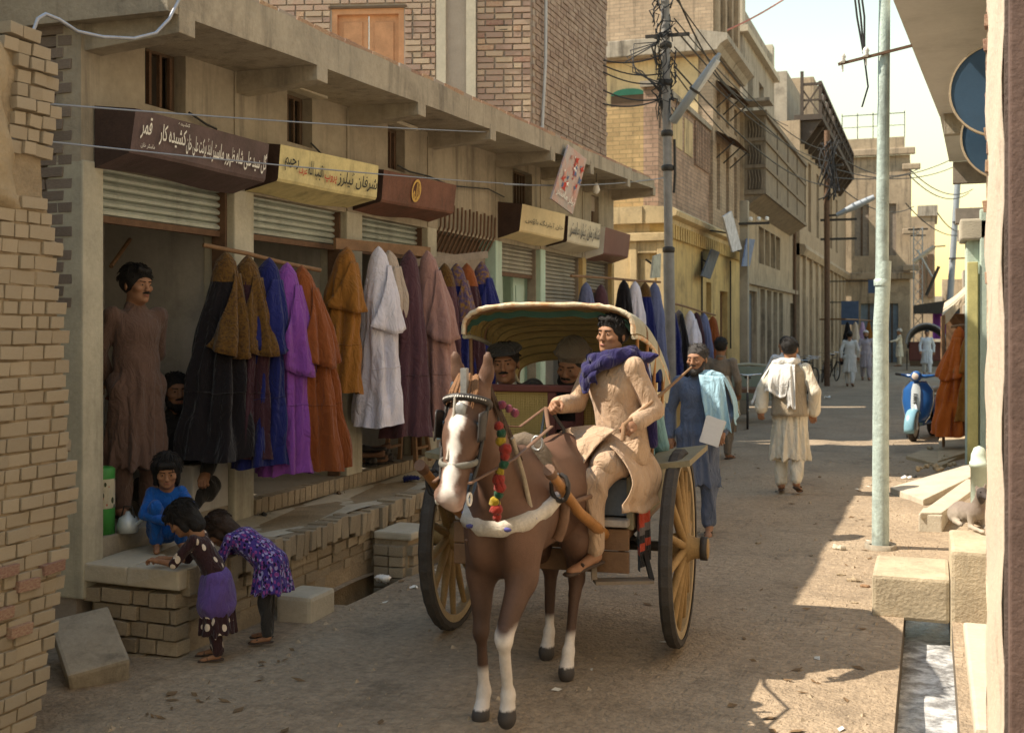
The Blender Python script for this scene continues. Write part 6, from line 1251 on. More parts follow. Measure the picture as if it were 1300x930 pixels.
    k = 22; ring = [(.262 * math.sin(-2.2 + 4.4 * i / k), .42, 1.0 + .285 * math.cos(-2.2 + 4.4 * i / k)) for i in range(k + 1)]; band(ring, .03, 'saddle_strap', M_LEATHB, 1.0); band([(x * .75, y, z + .03 - abs(x) * .1) for x, y, z in ring[6:17]], .05, 'saddle_pad', mat('pad_dark', (.13, .10, .07), rough=.9, var=.4, scale=10, bump=.4))
    cs = [(.28, .03, .02), (.015, .07, .035), (.36, .25, .02), (.30, .06, .02)]; rr = random.Random(4)
    def pompom(c, m, r_=.022):
        s2 = SDF(.006); s2.ell(c, (r_, r_, r_), .005); s2.disp.append(lambda X, Y, Z: .005 * wob(X, Y, Z, 140)); sdf_obj('pompom', s2, m, h)
    for i in range(13): f = i / 12; pompom(p(.125 + .02 * math.sin(5 * f) + rr.uniform(-.012, .012), -.30 - .02 * f, 1.46 - .40 * f), fabric('pom%d' % (i % 4), cs[(0, 1, 2, 0, 0, 1, 3, 0, 2, 1, 0, 1, 3)[i]], bump=.6), .02 + .01 * rr.random())
    band([(.115, -.30, 1.50), (.135, -.31, 1.3), (.12, -.33, 1.05)], .005, 'pompom_cord', M_LEATHER)
    for i in range(4): pompom(p(-.115 - .01 * i, -.33, 1.52 - .05 * i), fabric('pomk', (.03, .03, .03), bump=.6), .028)
    for i in range(3): pompom(p(.12 + .03 * i, -.24 + .02 * i, 1.55 - .02 * i), fabric('pomp', (.22, .05, .08), bump=.6), .02)
    band([(.19, .05, 1.02), (.15, .02, 1.2), (.11, -.05, 1.38)], .012, 'neck_rope', mat('rope', (.40, .33, .24), rough=.95, var=.3, bump=.6, bscale=90)); band([(.13 + .035 * math.cos(a * .628), .30, 1.32 + .035 * math.sin(a * .628)) for a in range(11)], .007, 'terret_ring', mat('boss_grey', (.33, .33, .32)))
    band([(-.16, -.08, .90), (-.17, .0, .80), (-.15, .05, .72)], .006, 'chest_strap', M_LEATHB)
horse()
# ------------------------------------------------------------------ people (every figure faces -Y in its own frame)
SKIN = mat('skin_tan', (.29, .15, .085), rough=.6, var=.12, scale=14, bump=.06, bscale=150); SKIN_D = mat('skin_brown', (.24, .12, .066), rough=.6, var=.12, scale=14, bump=.06, bscale=150)
HAIR = mat('hair_black', (.012, .010, .009), rough=.6, var=.3, scale=40, bump=.6, bscale=160); HAIR_G = mat('hair_greying', (.05, .045, .042), rough=.7, var=.6, scale=60, bump=.6, bscale=160); HAIR_B = mat('hair_brown', (.035, .02, .012), rough=.6, var=.4, scale=40, bump=.6, bscale=160)
EYEW = mat('eye_white', (.6, .56, .5), rough=.3, var=.05, bump=0); EYED = mat('eye_dark', (.01, .008, .006)); LIP = mat('lip', (.26, .10, .075), rough=.5, var=.1, bump=0); SANDAL = mat('sandal', (.06, .04, .03), rough=.7, var=.3)
FAB = {n: fabric('cloth_' + n, c) for n, c in dict(brown=(.125, .078, .062), sand=(.43, .30, .20), blue=(.11, .135, .20), grey=(.17, .14, .11), cream=(.66, .60, .48), white=(.62, .61, .58), dark=(.03, .028, .027), navy=(.022, .018, .078), sky=(.33, .52, .62), girlblue=(.012, .09, .36), teal=(.2, .36, .38), lilacgrey=(.34, .31, .35), vest=(.33, .27, .19), pale=(.55, .58, .62), hatgrey=(.04, .042, .045), pakol=(.14, .115, .085), brownpr=(.05, .025, .025), purple=(.10, .06, .22), shawlpurple=(.055, .03, .085)).items()}
def printed(name, base, spots, thr=.30, scale=16):
    """cloth with a scattered printed motif"""
    m = fabric(name, base); nt = m.node_tree; N = nt.nodes; L = nt.links.new; b = N['Principled BSDF']; old = b.inputs['Base Color'].links[0].from_socket; tc = N.new('ShaderNodeTexCoord')
    for i, (col, t_, sc_) in enumerate(spots):
        mp = N.new('ShaderNodeMapping'); mp.inputs['Location'].default_value = (3.1 * i, 1.7 * i, .9 * i); mp.inputs['Rotation'].default_value = (.3 * i, .5, .4 + i); mp.inputs['Scale'].default_value = (1.6, 1, .7); L(tc.outputs['Object'], mp.inputs[0])
        vo = N.new('ShaderNodeTexVoronoi'); vo.inputs['Scale'].default_value = sc_; L(mp.outputs[0], vo.inputs['Vector']); lt = N.new('ShaderNodeMath'); lt.operation = 'LESS_THAN'; lt.inputs[1].default_value = t_; L(vo.outputs['Distance'], lt.inputs[0])
        mx = N.new('ShaderNodeMix'); mx.data_type = 'RGBA'; L(lt.outputs[0], mx.inputs[0]); L(old, mx.inputs[6]); mx.inputs[7].default_value = lin(col); old = mx.outputs[2]
    L(old, b.inputs['Base Color']); return m
FAB['printbrown'] = printed('print_brown', (.035, .016, .018), [((.62, .52, .42), .27, 17)]); FAB['printpurple'] = printed('print_purple', (.055, .035, .20), [((.30, .27, .50), .40, 34), ((.22, .05, .22), .36, 40), ((.012, .01, .05), .34, 44)])

V3 = lambda *a: np.array(a, float)
def rotm(yaw=0, pitch=0, roll=0): return np.array(Euler((R(pitch), R(roll), R(yaw)), 'XYZ').to_matrix())
def add_arrays(parts):
    Vs, Qs, n = [], [], 0
    for V, Q in parts: Vs.append(V); Qs.append(Q + n); n += len(V)
    return np.concatenate(Vs), np.concatenate(Qs)
def hand_arrays(wr, el, k, curl=.5, palm=(0, 0, -1), thumb=1, h=.0052, sc=1.0, aim=None):
    """palm, four unequal fingers bent at the knuckles and a thumb leaving the side of the palm"""
    d = (aim if aim is not None else wr - el); d = d / np.linalg.norm(d); pn = np.array(palm, float); pn = pn - d * pn.dot(d)
    if np.linalg.norm(pn) < 1e-3: pn = np.cross(d, V3(1, 0, 0))
    pn /= np.linalg.norm(pn); sd = np.cross(d, pn) * thumb; s = SDF(h * k); u = k * sc; P = lambda a, b, c: wr + u * (d * a + sd * b + pn * c)
    s.cone(P(-.03, 0, 0), P(.0, 0, 0), .025 * u, .024 * u, .01 * u); s.cone(P(.0, .0, 0), P(.055, .004, 0), .026 * u, .026 * u, .012 * u, (sd, 1.35)); s.cone(P(.05, -.026, 0), P(.078, -.028, 0), .013 * u, .011 * u, .008 * u); s.cone(P(.05, .024, 0), P(.085, .026, 0), .013 * u, .011 * u, .008 * u)
    for i, (b, L_) in enumerate(((.028, .068), (.010, .076), (-.009, .071), (-.027, .056))):
        p0 = V3(.082 - .006 * (i == 3), b, 0); a = .25 + curl * .9; seg = (L_ * .45, L_ * .32, L_ * .25); r_ = (.0098, .0088, .0076); prev = p0
        for j in range(3):
            nx = prev + seg[j] * V3(math.cos(a), (.06 - .04 * i) * (1 - curl), math.sin(a)); s.cone(P(*prev), P(*nx), r_[j] * u, (r_[j] - .0008) * u, .004 * u); prev = nx; a += .15 + curl * 1.0
    t0 = V3(.012, .028, .004); t1 = t0 + V3(.032, .026 - .012 * curl, .014 + .018 * curl); t2 = t1 + V3(.028, .004 - .022 * curl, .012 + .016 * curl); s.cone(P(*t0), P(*t1), .014 * u, .0105 * u, .008 * u); s.cone(P(*t1), P(*t2), .0105 * u, .0085 * u, .004 * u)
    return s.mesh_arrays()
def head_arrays(c, Rm, k, h=.0062, child=False, nose=1.0):
    s = SDF(h); f = .9 if child else 1.0
    s.ell((0, .018, .032), (.076, .096, .092), .03); s.cone((0, -.026, -.01), (0, -.048, -.082 * f), .066, .040, .03, ((1, 0, 0), .95)); s.ell((0, -.030, -.070 * f), (.056, .045, .036), .03); s.ell((0, -.076, .026), (.052, .018, .014), .018)
    for sx in (-1, 1):
        s.ell((sx * .031, -.098, .002), (.0165, .017, .012), .014, None, 's'); s.ell((sx * .044, -.062, -.024), (.022, .026, .018), .022); s.ell((sx * .078, .012, -.008), (.009, .020, .030), .008, (0, 0, sx * .35)); s.ell((sx * .031, -.079, .001), (.0135, .0135, .0125), .002); s.ell((sx * .011, -.100, -.035), (.008, .009, .007), .008)
    s.cone((0, -.086, .012), (0, -.106, -.031), .0085, .0115, .012); s.ell((0, -.089, -.060 * f), (.024, .011, .006), .008); s.ell((0, -.087, -.071 * f), (.021, .011, .007), .008); s.ell((0, -.080, -.098 * f), (.020, .016, .014), .016); s.cone((0, .012, -.07), (0, .022, -.155), .053, .056, .03)
    V, Q = s.mesh_arrays(); return V * k @ Rm.T + c, Q
BASE = dict(pelvis=(0, 0, .93), waist=(0, 0, 1.08), chest=(0, .0, 1.28), neck=(0, .015, 1.45), sl=(.168, .01, 1.385), sr=(-.168, .01, 1.385), el=(.235, .03, 1.12), er=(-.235, .03, 1.12), wl=(.25, -.03, .88), wr=(-.25, -.03, .88), hl=(.09, 0, .91), hr=(-.09, 0, .91), kl=(.10, -.01, .49), kr=(-.10, -.01, .49), al=(.10, .02, .075), ar=(-.10, .02, .075), tl=(.115, -.14, .03), tr=(-.115, -.14, .03))
def creases(X, Y, Z, ph, a=1.0):
    """sharp-ridged cloth creases running across and down the garment"""
    a *= .42; w1 = wob(X, Y, Z, 7, ph); w2 = wob(X, Y, Z, 5, ph + 3); r1 = (1 - np.abs(np.sin(20 * (Z * .45 + .85 * X + .35 * Y) + 3.2 * w1 + ph))) ** 2; r2 = (1 - np.abs(np.sin(18 * (Z * .30 - .8 * X + .6 * Y) + 3.5 * w2))) ** 2; r3 = (1 - np.abs(np.sin(22 * (Y * .8 + .35 * Z) + 3 * w1 + 2))) ** 2
    return -a * (.013 * (r1 - .3) * np.clip(.45 + w2, 0, 1) + .012 * (r2 - .3) * np.clip(.45 - w1, 0, 1) + .009 * (r3 - .3) * np.clip(.3 - w2, 0, 1)) + .003 * a * wob(X, Y, Z, 45, ph)
def person(label, loc, rz, pose=None, k=1.0, head=(0, 0, 0), head_at=None, hk=1.0, skin=None, hair='short', hairm=None, beard=None, hat=None, top='brown', hem=.52, bottom=None, sleeve=1.0, slr=.054, flare=.165, flat=1.2, skirt=None, hands=(.5, .5), palms=((0, 0, -1), (0, 0, -1)), aims=(None, None), group=None, detail=1, shoes=True, extra=None, child=False, legs=True, loose=1.0, cuff=None, armk=1.0, cr=1.0, collar=True, trk=.088):
    J = {n: V3(*p) for n, p in {**BASE, **(pose or {})}.items()}; J = {n: p * k for n, p in J.items()}; skin = skin or SKIN; hairm = hairm or HAIR; bottom = bottom or top
    t = thing('person', label, 'person', loc, rz, group); K = k; Rm = rotm(*head); hc = (V3(*head_at) * k) if head_at is not None else J['neck'] + Rm @ V3(0, -.012, .145 * hk) * k; hs = hk * k * 1.06
    hq = .0062 if detail else .010; s = SDF(.013 if detail else .018); c = lambda a, b, ra, rb, kk=.03, fl=None: s.cone(J[a] if isinstance(a, str) else a, J[b] if isinstance(b, str) else b, ra * K, rb * K, kk * K, fl)
    c('pelvis', 'waist', .095, .09, .03, ((1, 0, 0), 1.2)); c('waist', 'chest', .09, .095, .03, ((1, 0, 0), 1.2)); c('chest', 'neck', .09, .05, .03, ((1, 0, 0), 1.25)); c('neck', hc + Rm @ V3(0, .02, -.08) * hs, .052, .05, .02)
    for q in 'lr':
        c('chest', 's' + q, .06, .045, .03); c('s' + q, 'e' + q, .045 * armk, .038 * armk); c('e' + q, 'w' + q, .042 * armk, .026 * armk)
        if legs: c('pelvis', 'h' + q, .09, .085); c('h' + q, 'k' + q, .078, .056); c('k' + q, 'a' + q, .055, .036); c('a' + q, 't' + q, .036, .026, .02); tip = J['t' + q] + (J['t' + q] - J['a' + q]) * .35; tip[2] = J['t' + q][2] - .004 * K; c('t' + q, tip, .028, .022, .02, ((1, 0, 0), 1.3))
    arrs = [s.mesh_arrays(), head_arrays(hc, Rm, hs, hq, child)]
    for i, q in enumerate('lr'): arrs.append(hand_arrays(J['w' + q], J['e' + q], K, hands[i], palms[i], -1 if q == 'l' else 1, .0052 if detail else .008, 1.0 if not child else 1.05, None if aims[i] is None else V3(*aims[i])))
    V, Q = add_arrays(arrs); arr_obj('body', V, Q, skin, t)
    H = lambda x, y, z: hc + Rm @ V3(x, y, z) * hs
    def hobj(name, s2, m):
        V_, Q_ = s2.mesh_arrays(); arr_obj(name, V_ * hs @ Rm.T + hc, Q_, m, t)
    # hair
    if hair:
        s2 = SDF(.0075 if detail else .011); rr = random.Random(len(label) * 7)
        if hair in ('short', 'full', 'bob', 'back', 'crop'):
            g = dict(short=.007, full=.017, bob=.014, back=.009, crop=.014)[hair]; s2.ell((0, .022, .036), (.078 + g, .097 + g, .092 + g), .02)
            if hair == 'full': s2.cone((-.05, -.075, .098), (.045, -.085, .088), .026, .024, .02); s2.ell((0, .09, -.02), (.062, .035, .06), .03)
            if hair == 'crop': s2.cone((-.045, -.072, .098), (-.005, -.086, .088), .017, .013, .02); s2.cone((.02, -.078, .098), (.055, -.06, .082), .018, .012, .02)
            if hair == 'bob': s2.cone((0, .06, .0), (0, .065, -.10), .075, .062, .03, ((1, 0, 0), 1.2)); s2.cone((-.07, .0, .0), (-.075, .0, -.085), .03, .022, .02); s2.cone((.07, .0, .0), (.075, .0, -.085), .03, .022, .02); s2.cone((-.04, -.085, .07), (.04, -.085, .07), .024, .024, .02)
            lowz = -.02 if hair in ('short', 'back') else -.05
            if hair == 'bob': s2.ell((0, -.145, -.05), (.055, .095, .105), .015, None, 's')
            else: s2.ell((0, -.14, -.045), (.092, .125, .105), .015, None, 's'); s2.cut((0, .03, lowz - .03), (0, .55, .9)) ; 
            s2.disp.append(lambda X, Y, Z: .004 * wob(X, Y, Z, 75) + .002 * wob(X, Y, Z, 160, 1))
            hobj('hair', s2, hairm)
            if detail:
                q = MB(); ng = 220 if hair in ('full', 'bob', 'crop') else 90; L_ = dict(short=.022, full=.05, bob=.075, back=.02, crop=.034)[hair]
                for _i in range(ng):
                    az = rr.uniform(0, 2 * math.pi); el_ = rr.uniform(.0, 1.35); d_ = V3(math.cos(az) * math.cos(el_), math.sin(az) * math.cos(el_), math.sin(el_)); p_ = V3(0, .022, .036) + d_ * V3(.082 + g, .101 + g, .096 + g)
                    if p_[1] < -.02 and p_[2] < (.066 if hair == 'crop' else .085) or (p_[1] < .03 and p_[2] < .03 and hair != 'bob'): continue
                    fl_ = V3(d_[0] * .4 + rr.uniform(-.3, .3), (-.9 if p_[1] < .0 and hair != 'short' else .5) * .6 + rr.uniform(-.4, .4), -.75); fl_ -= d_ * fl_.dot(d_) * .8; q.tube([H(*(p_ - d_ * .006)), H(*(p_ + fl_ * L_ * .5 + d_ * .005)), H(*(p_ + fl_ * L_ + d_ * rr.uniform(-.004, .007)))], [.0045 * hs, .004 * hs, .0012 * hs], 4)
                tag(q.build('hair_strands', hairm, t, local=True), kind='stuff')
    if beard:
        s2 = SDF(.006 if detail else .009)
        if 'm' in beard: s2.cone((-.026, -.094, -.052), (0, -.106, -.046), .006, .0085, .006); s2.cone((.026, -.094, -.052), (0, -.106, -.046), .006, .0085, .006)
        if 'b' in beard:
            s2.cone((-.066, -.01, -.03), (-.05, -.04, -.085), .014, .020, .02); s2.cone((.066, -.01, -.03), (.05, -.04, -.085), .014, .020, .02); s2.cone((-.05, -.045, -.085), (0, -.078, -.108), .022, .026, .02); s2.cone((.05, -.045, -.085), (0, -.078, -.108), .022, .026, .02); s2.ell((0, -.076, -.108), (.034, .03, .032), .02); s2.disp.append(lambda X, Y, Z: .003 * wob(X, Y, Z, 110))
        hobj('beard' if 'b' in beard else 'moustache', s2, hairm)
    if detail:
        for sx in (-1, 1):
            s2 = SDF(.005); s2.cone((sx * .013, -.094, .021), (sx * .047, -.083, .024), .0052, .0042, .004); hobj('eyebrow', s2, hairm)
            q = MB(); q.ball(H(sx * .031, -.0885, .001), .0062 * hs, 8, 5); q.build('eye', EYED, t, local=True)
        s2 = SDF(.005); s2.ell((0, -.0945, -.066 * (.9 if child else 1)), (.021, .0075, .0075), .004); hobj('lips', s2, LIP)
    if hat == 'pakol':
        s2 = SDF(.0075); s2.ell((0, .02, .085), (.118, .125, .022), .01); s2.cone((0, .015, .06), (0, .015, .085), .088, .10, .02, ((0, 1, 0), 1.15)); s2.disp.append(lambda X, Y, Z: .003 * wob(X, Y, Z, 60)); hobj('cap', s2, FAB['pakol'])
    if hat == 'flat':
        s2 = SDF(.0075); s2.ell((0, .01, .092), (.108, .125, .042), .01, (.12, 0, 0)); s2.ell((0, -.075, .062), (.085, .06, .014), .015, (.1, 0, 0)); s2.disp.append(lambda X, Y, Z: .003 * wob(X, Y, Z, 60)); hobj('cap', s2, FAB['hatgrey'])
    if hat in ('skull', 'turban', 'navycap'):
        s2 = SDF(.009); s2.ell((0, .02, .06), (.09, .108, .075), .01); s2.cut((0, 0, .045), (0, .25, 1))
        if hat == 'turban': s2.cone((-.05, -.03, .065), (.05, .03, .085), .075, .075, .03); s2.disp.append(lambda X, Y, Z: .007 * np.sin(90 * (Z + .4 * X)))
        hobj('cap', s2, FAB['white' if hat != 'navycap' else 'hatgrey'])
    # long shirt
    s = SDF(.0085 if detail else .017); pk = loose; ph = len(label) * .7
    c('waist', 'chest', .122 * pk, .122 * pk, .03, ((1, 0, 0), 1.25)); c('chest', 'neck', .118 * pk, .056, .04, ((1, 0, 0), 1.3))
    for q in 'lr':
        c('chest', 's' + q, .085, .060, .04); c('s' + q, 'e' + q, .060 * armk, slr * armk, .02)
        w_ = J['e' + q] + (J['w' + q] - J['e' + q]) * .93 * sleeve if sleeve > .5 else J['s' + q] + (J['e' + q] - J['s' + q]) * .9
        if sleeve > .5: c('e' + q, w_, slr * armk, (cuff or slr * .9) * armk, .015)
    if skirt is None:
        hp = J['pelvis'].copy(); hem_c = V3(J['pelvis'][0], J['pelvis'][1] + .01 * K, hem * K); c('waist', 'pelvis', .122 * pk, .138 * pk, .03, ((1, 0, 0), flat)); s.cone(hp, hem_c - V3(0, 0, .14 * K), .138 * K * pk, flare * K, .03 * K, ((1, 0, 0), flat)); s.cut((0, 0, hem * K), (0, 0, 1))
        def fold(X, Y, Z, hp=hp, hm=hem * K):
            an = np.arctan2(Y - hp[1], (X - hp[0]) / flat); f = np.clip((J['waist'][2] - Z) / max(J['waist'][2] - hm, .1), 0, 1) ** .7; q = 5.5 * an + 1.4 * np.sin(2.2 * Z / K + ph) + ph + .8 * np.sin(2 * an + ph); return K * f * (.034 * (np.abs(np.sin(q)) - .55) + .010 * np.sin(15 * an + 2 * ph + 3 * Z / K))
        s.disp.append(fold)
    else:
        for a, b, ra, rb, fl in skirt: s.cone(V3(*a) * K if not isinstance(a, str) else J[a], V3(*b) * K if not isinstance(b, str) else J[b], ra * K, rb * K, .03 * K, fl)
    s.disp.append(lambda X, Y, Z: K * creases(X / K, Y / K, Z / K, ph, cr))
    V, Q = s.mesh_arrays(); arr_obj('long_shirt', V, Q, FAB[top], t)
    # collar and placket
    if detail and collar:
        n_ = J['neck']; q = MB(); m_ = 18; q.grid(lambda a, b: tuple(n_ + V3(.060 * math.sin(2 * math.pi * a), .010 - .062 * math.cos(2 * math.pi * a), (-.018 + .036 * b) + .018 * math.cos(2 * math.pi * a) * -1) * K), m_, 2, True, True); o_ = q.build('collar', FAB[top], t, local=True); o_.modifiers.new('t', 'SOLIDIFY').thickness = .008 * K
        if skirt is None or 'driver' in label:
            ch, wa = J['chest'], J['waist']; y_ = -.122 * K * pk
            q = MB(); q.grid(lambda a, b: (ch[0] * (1 - b) + n_[0] * b + (-.016 + .032 * a) * K, (ch[1] + y_ - .006 * K) * (1 - b) + (n_[1] - .066 * K) * b - .012 * K * math.sin(math.pi * b), ch[2] - .05 * K + (n_[2] - .03 * K - ch[2] + .05 * K) * b), 2, 10); q.build('placket', FAB[top], t, local=True)
    # loose trousers
    if legs:
        s = SDF(.009 if detail else .017)
        for q in 'lr':
            an_ = J['a' + q] + (J['k' + q] - J['a' + q]) * .12; c('pelvis', 'h' + q, .115, .11, .04); c('h' + q, 'k' + q, .105, trk, .03); c('k' + q, an_, trk, .062, .02)
        s.disp.append(lambda X, Y, Z: K * (.016 * (np.abs(np.sin(24 / K * X + 17 / K * Y + 2 * np.sin(5 / K * Z + ph))) - .5) + creases(X / K, Y / K, Z / K, ph + 2, .8)))
        V, Q = s.mesh_arrays(); arr_obj('trousers', V, Q, FAB[bottom], t)
        if shoes:
            for q in 'lr':
                s = SDF(.009); a_, b_ = J['a' + q].copy(), J['t' + q] + (J['t' + q] - J['a' + q]) * .4; hl_ = a_ + (a_ - J['t' + q]) * .25; hl_[2] -= .055 * K; b_[2] = J['t' + q][2] - .02 * K; s.cone(hl_, b_, .034 * K, .038 * K, .01, ((0, 0, 1), .38)); m_ = (hl_ * .35 + b_ * .65) + V3(0, 0, .042 * K); s.cone(m_ + V3(-.028, 0, -.01) * K, m_ + V3(.028, 0, -.01) * K, .012 * K, .012 * K, .008); V, Q = s.mesh_arrays(); arr_obj('sandal', V, Q, SANDAL, t)
    if extra: extra(t, J, K, H, hc, Rm, hs)
    return t
def scarf_fn(m, wraps, name='scarf', amp=.005, h=.008, fr=34, disp=None):
    def fn(t, J, K, *a):
        s = SDF(h)
        for pts, rs, fl in wraps:
            for i in range(len(pts) - 1): s.cone(V3(*pts[i]) * K, V3(*pts[i + 1]) * K, rs[i] * K, rs[i + 1] * K, .022 * K, fl)
        s.disp.append(lambda X, Y, Z: K * (amp * np.sin(fr * (Z * 1.0 + .8 * X - .4 * Y) + 2.5 * np.sin(13 * X + 9 * Y)) + .004 * wob(X, Y, Z, 40))); V, Q = s.mesh_arrays(); arr_obj(name, V, Q, m, t)
    return fn
def sheet(t, name, m, A0, A1, B0, B1, n, bul, fold, fr=8.0, K=1.0, ph=0.0, taper=0):
    """a piece of thin cloth hung between an upper and a lower edge, with sharp lengthwise folds"""
    A0, A1, B0, B1, n = V3(*A0), V3(*A1), V3(*B0), V3(*B1), V3(*n); q = MB()
    def fn(u, v):
        p = (A0 * (1 - u) + A1 * u) * (1 - v) + (B0 * (1 - u) + B1 * u) * v; f = (fold * (abs(math.sin(fr * u + 1.1 * v + ph)) - .3) + .35 * fold * math.sin(2.3 * fr * u + 4 * v + ph)) * min(1, .25 + v * 1.4)
        return tuple((p + n * (bul * math.sin(math.pi * min(1, .12 + v)) ** .8 * (.6 + .4 * math.sin(math.pi * u)) + f) + V3(0, 0, -.025 * math.sin(6 * u + ph) * v)) * K)
    q.grid(fn, 36, 22); o = q.build(name, m, t, local=True); o.modifiers.new('t', 'SOLIDIFY').thickness = .005; return o
def vest(t, J, K, *a):
    q = MB(); zz = [1.42, 1.36, 1.25, 1.1, .98, .86]; rx = [.10, .185, .182, .178, .19, .205]; ry = [.07, .115, .142, .15, .165, .178]
    def fn(u, v):
        an = 2 * math.pi * u; z = 1.42 - .56 * v; x, y = float(np.interp(-z, [-w for w in zz], rx)), float(np.interp(-z, [-w for w in zz], ry)); f = 1 + .03 * math.sin(7 * an + 3 * v) * v; return (x * f * math.cos(an) * K, (.012 + y * f * math.sin(an)) * K, z * K)
    q.grid(fn, 48, 16, True, True); q.build('waistcoat', FAB['vest'], t, local=True).modifiers.new('t', 'SOLIDIFY').thickness = .006
def tail_sheet(t, J, K, *a):
    """the driver's shirt tail hanging off the seat as thin cloth"""
    q = MB(); A0, A1, B0, B1 = V3(-.02, .15, 1.27), V3(.15, -.18, 1.24), V3(.14, .16, .90), V3(.27, -.22, .86)
    def fn(u, v):
        p = (A0 * (1 - u) + A1 * u) * (1 - v) + (B0 * (1 - u) + B1 * u) * v; bul = .07 * math.sin(math.pi * min(1, v * 1.15)) ** .8; f = (.030 * abs(math.sin(7.5 * u + .9 * v + .4)) + .012 * math.sin(19 * u + 3 * v)) * min(1, v * 1.8); n = V3(.87, .50, 0); return tuple(p + n * (bul + f) + V3(0, 0, -.03 * math.sin(5 * u) * v))
    q.grid(fn, 40, 24); o = q.build('shirt_tail', FAB['sand'], t, local=True); o.modifiers.new('t', 'SOLIDIFY').thickness = .005
LC = lambda w, o, rz: tuple((Matrix.Rotation(-rz, 3, 'Z') @ (Vector(w) - Vector(o))))
DRV = W(783, 560, d=6.5); DRV.z = 0
def people():
    X = lambda n: (n, 0, 0)
    # shopkeeper in the first shop
    person('shopkeeper in long brown shirt standing in the first shop doorway', (-4.90, 6.2, ZFL), R(64), dict(er=(-.22, .10, 1.13), wr=(-.12, .16, .94), el=(.21, .11, 1.13), wl=(.10, .17, .94)), .97, head=(14, 2, 0), hair='crop', beard='m', top='brown', hem=.36, flare=.18)
    # man seated inside behind him
    person('bearded man in dark clothes sitting inside the first shop behind the shopkeeper', (-4.98, 6.72, ZFL), R(40), dict(pelvis=(0, 0, .16), waist=(0, -.02, .31), chest=(0, -.05, .50), neck=(0, -.06, .67), sl=(.18, -.05, .62), sr=(-.18, -.05, .62), el=(.25, -.18, .40), er=(-.25, -.16, .38), wl=(.18, -.36, .28), wr=(-.12, -.34, .25), hl=(.1, 0, .14), hr=(-.1, 0, .14), kl=(.20, -.20, .16), kr=(-.22, -.20, .16), al=(.10, -.28, .08), ar=(-.10, -.36, .08), tl=(.0, -.42, .06), tr=(.0, -.44, .06)), 1.0, head=(12, -4, 0), hair='short', beard='mb', top='dark', skirt=[('pelvis', 'waist', .17, .14, ((1, 0, 0), 1.2))], hands=(.8, .8), skin=SKIN_D, shoes=False)
    # girl in blue squatting on the platform
    sq = dict(pelvis=(0, .12, .17), waist=(0, .07, .30), chest=(0, -.02, .46), neck=(0, -.07, .60), sl=(.14, -.04, .56), sr=(-.14, -.04, .56), el=(.24, -.22, .40), er=(-.23, -.22, .38), wl=(.05, -.40, .40), wr=(-.04, -.41, .33), hl=(.08, .1, .17), hr=(-.08, .1, .17), kl=(.15, -.30, .45), kr=(-.13, -.30, .45), al=(.12, -.20, .07), ar=(-.11, -.20, .07), tl=(.13, -.33, .03), tr=(-.12, -.33, .03))
    person('small girl in bright blue squatting on the platform edge', (-4.50, 5.98, ZPL + .01), R(42), sq, .62, head=(-5, 12, 0), hk=1.30, hair='bob', top='girlblue', skirt=[('pelvis', 'waist', .15, .12, ((1, 0, 0), 1.2)), ((0, -.05, .32), (0, -.12, .2), .12, .10, None)], trk=.075, child=True, shoes=False, hands=(.5, .5))
    # girl in brown print leaning on the platform
    person('girl in brown printed dress leaning over the platform with purple cloth round her hips', (-3.84, 5.52, .0), R(-72), dict(pelvis=(0, .06, .86), waist=(0, .0, 1.02), chest=(0, -.12, 1.22), neck=(0, -.20, 1.38), sl=(.16, -.16, 1.33), sr=(-.16, -.16, 1.33), el=(.20, -.36, 1.08), er=(-.20, -.34, 1.05), wl=(.12, -.58, 1.10), wr=(-.10, -.56, 1.08), hl=(.08, .05, .85), hr=(-.08, .05, .85), kl=(.10, .04, .46), kr=(-.09, .0, .46), al=(.10, .10, .075), ar=(-.10, .0, .075), tl=(.11, -.04, .03), tr=(-.11, -.14, .03)), .52, head=(0, 38, 0), hk=1.42, hair='bob', top='printbrown', hem=.30, flare=.21, sleeve=.4, child=True, hands=(.5, .5), extra=scarf_fn(FAB['purple'], [([(0, .05, .86), (0, .05, .70)], [.172, .196], ((1, 0, 0), 1.22)), ([(0, .05, .74), (0, .05, .62)], [.19, .208], ((1, 0, 0), 1.22))], 'hip_cloth', .006, .008))
    # girl in purple print beside her
    person('girl in purple flowered dress bending forward beside the platform', (-3.80, 5.93, 0), R(-80), dict(pelvis=(0, .16, .86), waist=(0, .04, .98), chest=(0, -.16, 1.10), neck=(0, -.33, 1.15), sl=(.15, -.26, 1.14), sr=(-.15, -.26, 1.14), el=(.20, -.36, .90), er=(-.20, -.36, .90), wl=(.10, -.52, .92), wr=(-.10, -.52, .92), hl=(.08, .14, .84), hr=(-.08, .14, .84), kl=(.10, .12, .46), kr=(-.09, .08, .46), al=(.10, .16, .075), ar=(-.10, .08, .075), tl=(.11, .02, .03), tr=(-.11, -.06, .03)), .55, head=(0, 55, 0), head_at=(0, -.46, 1.20), hk=1.36, hair='bob', hairm=HAIR_B, top='printpurple', bottom='dark', hem=.56, flare=.24, sleeve=.85, child=True, loose=1.2, trk=.075)
    # driver
    D = DRV; rz = R(-34); KD = .95; dv = lambda d: {n: tuple(q / KD for q in p) for n, p in d.items()}; sk = lambda p: tuple(q / KD for q in p); ss = lambda pts: [sk((x - .03, y - .01, z + .035)) for x, y, z in pts]
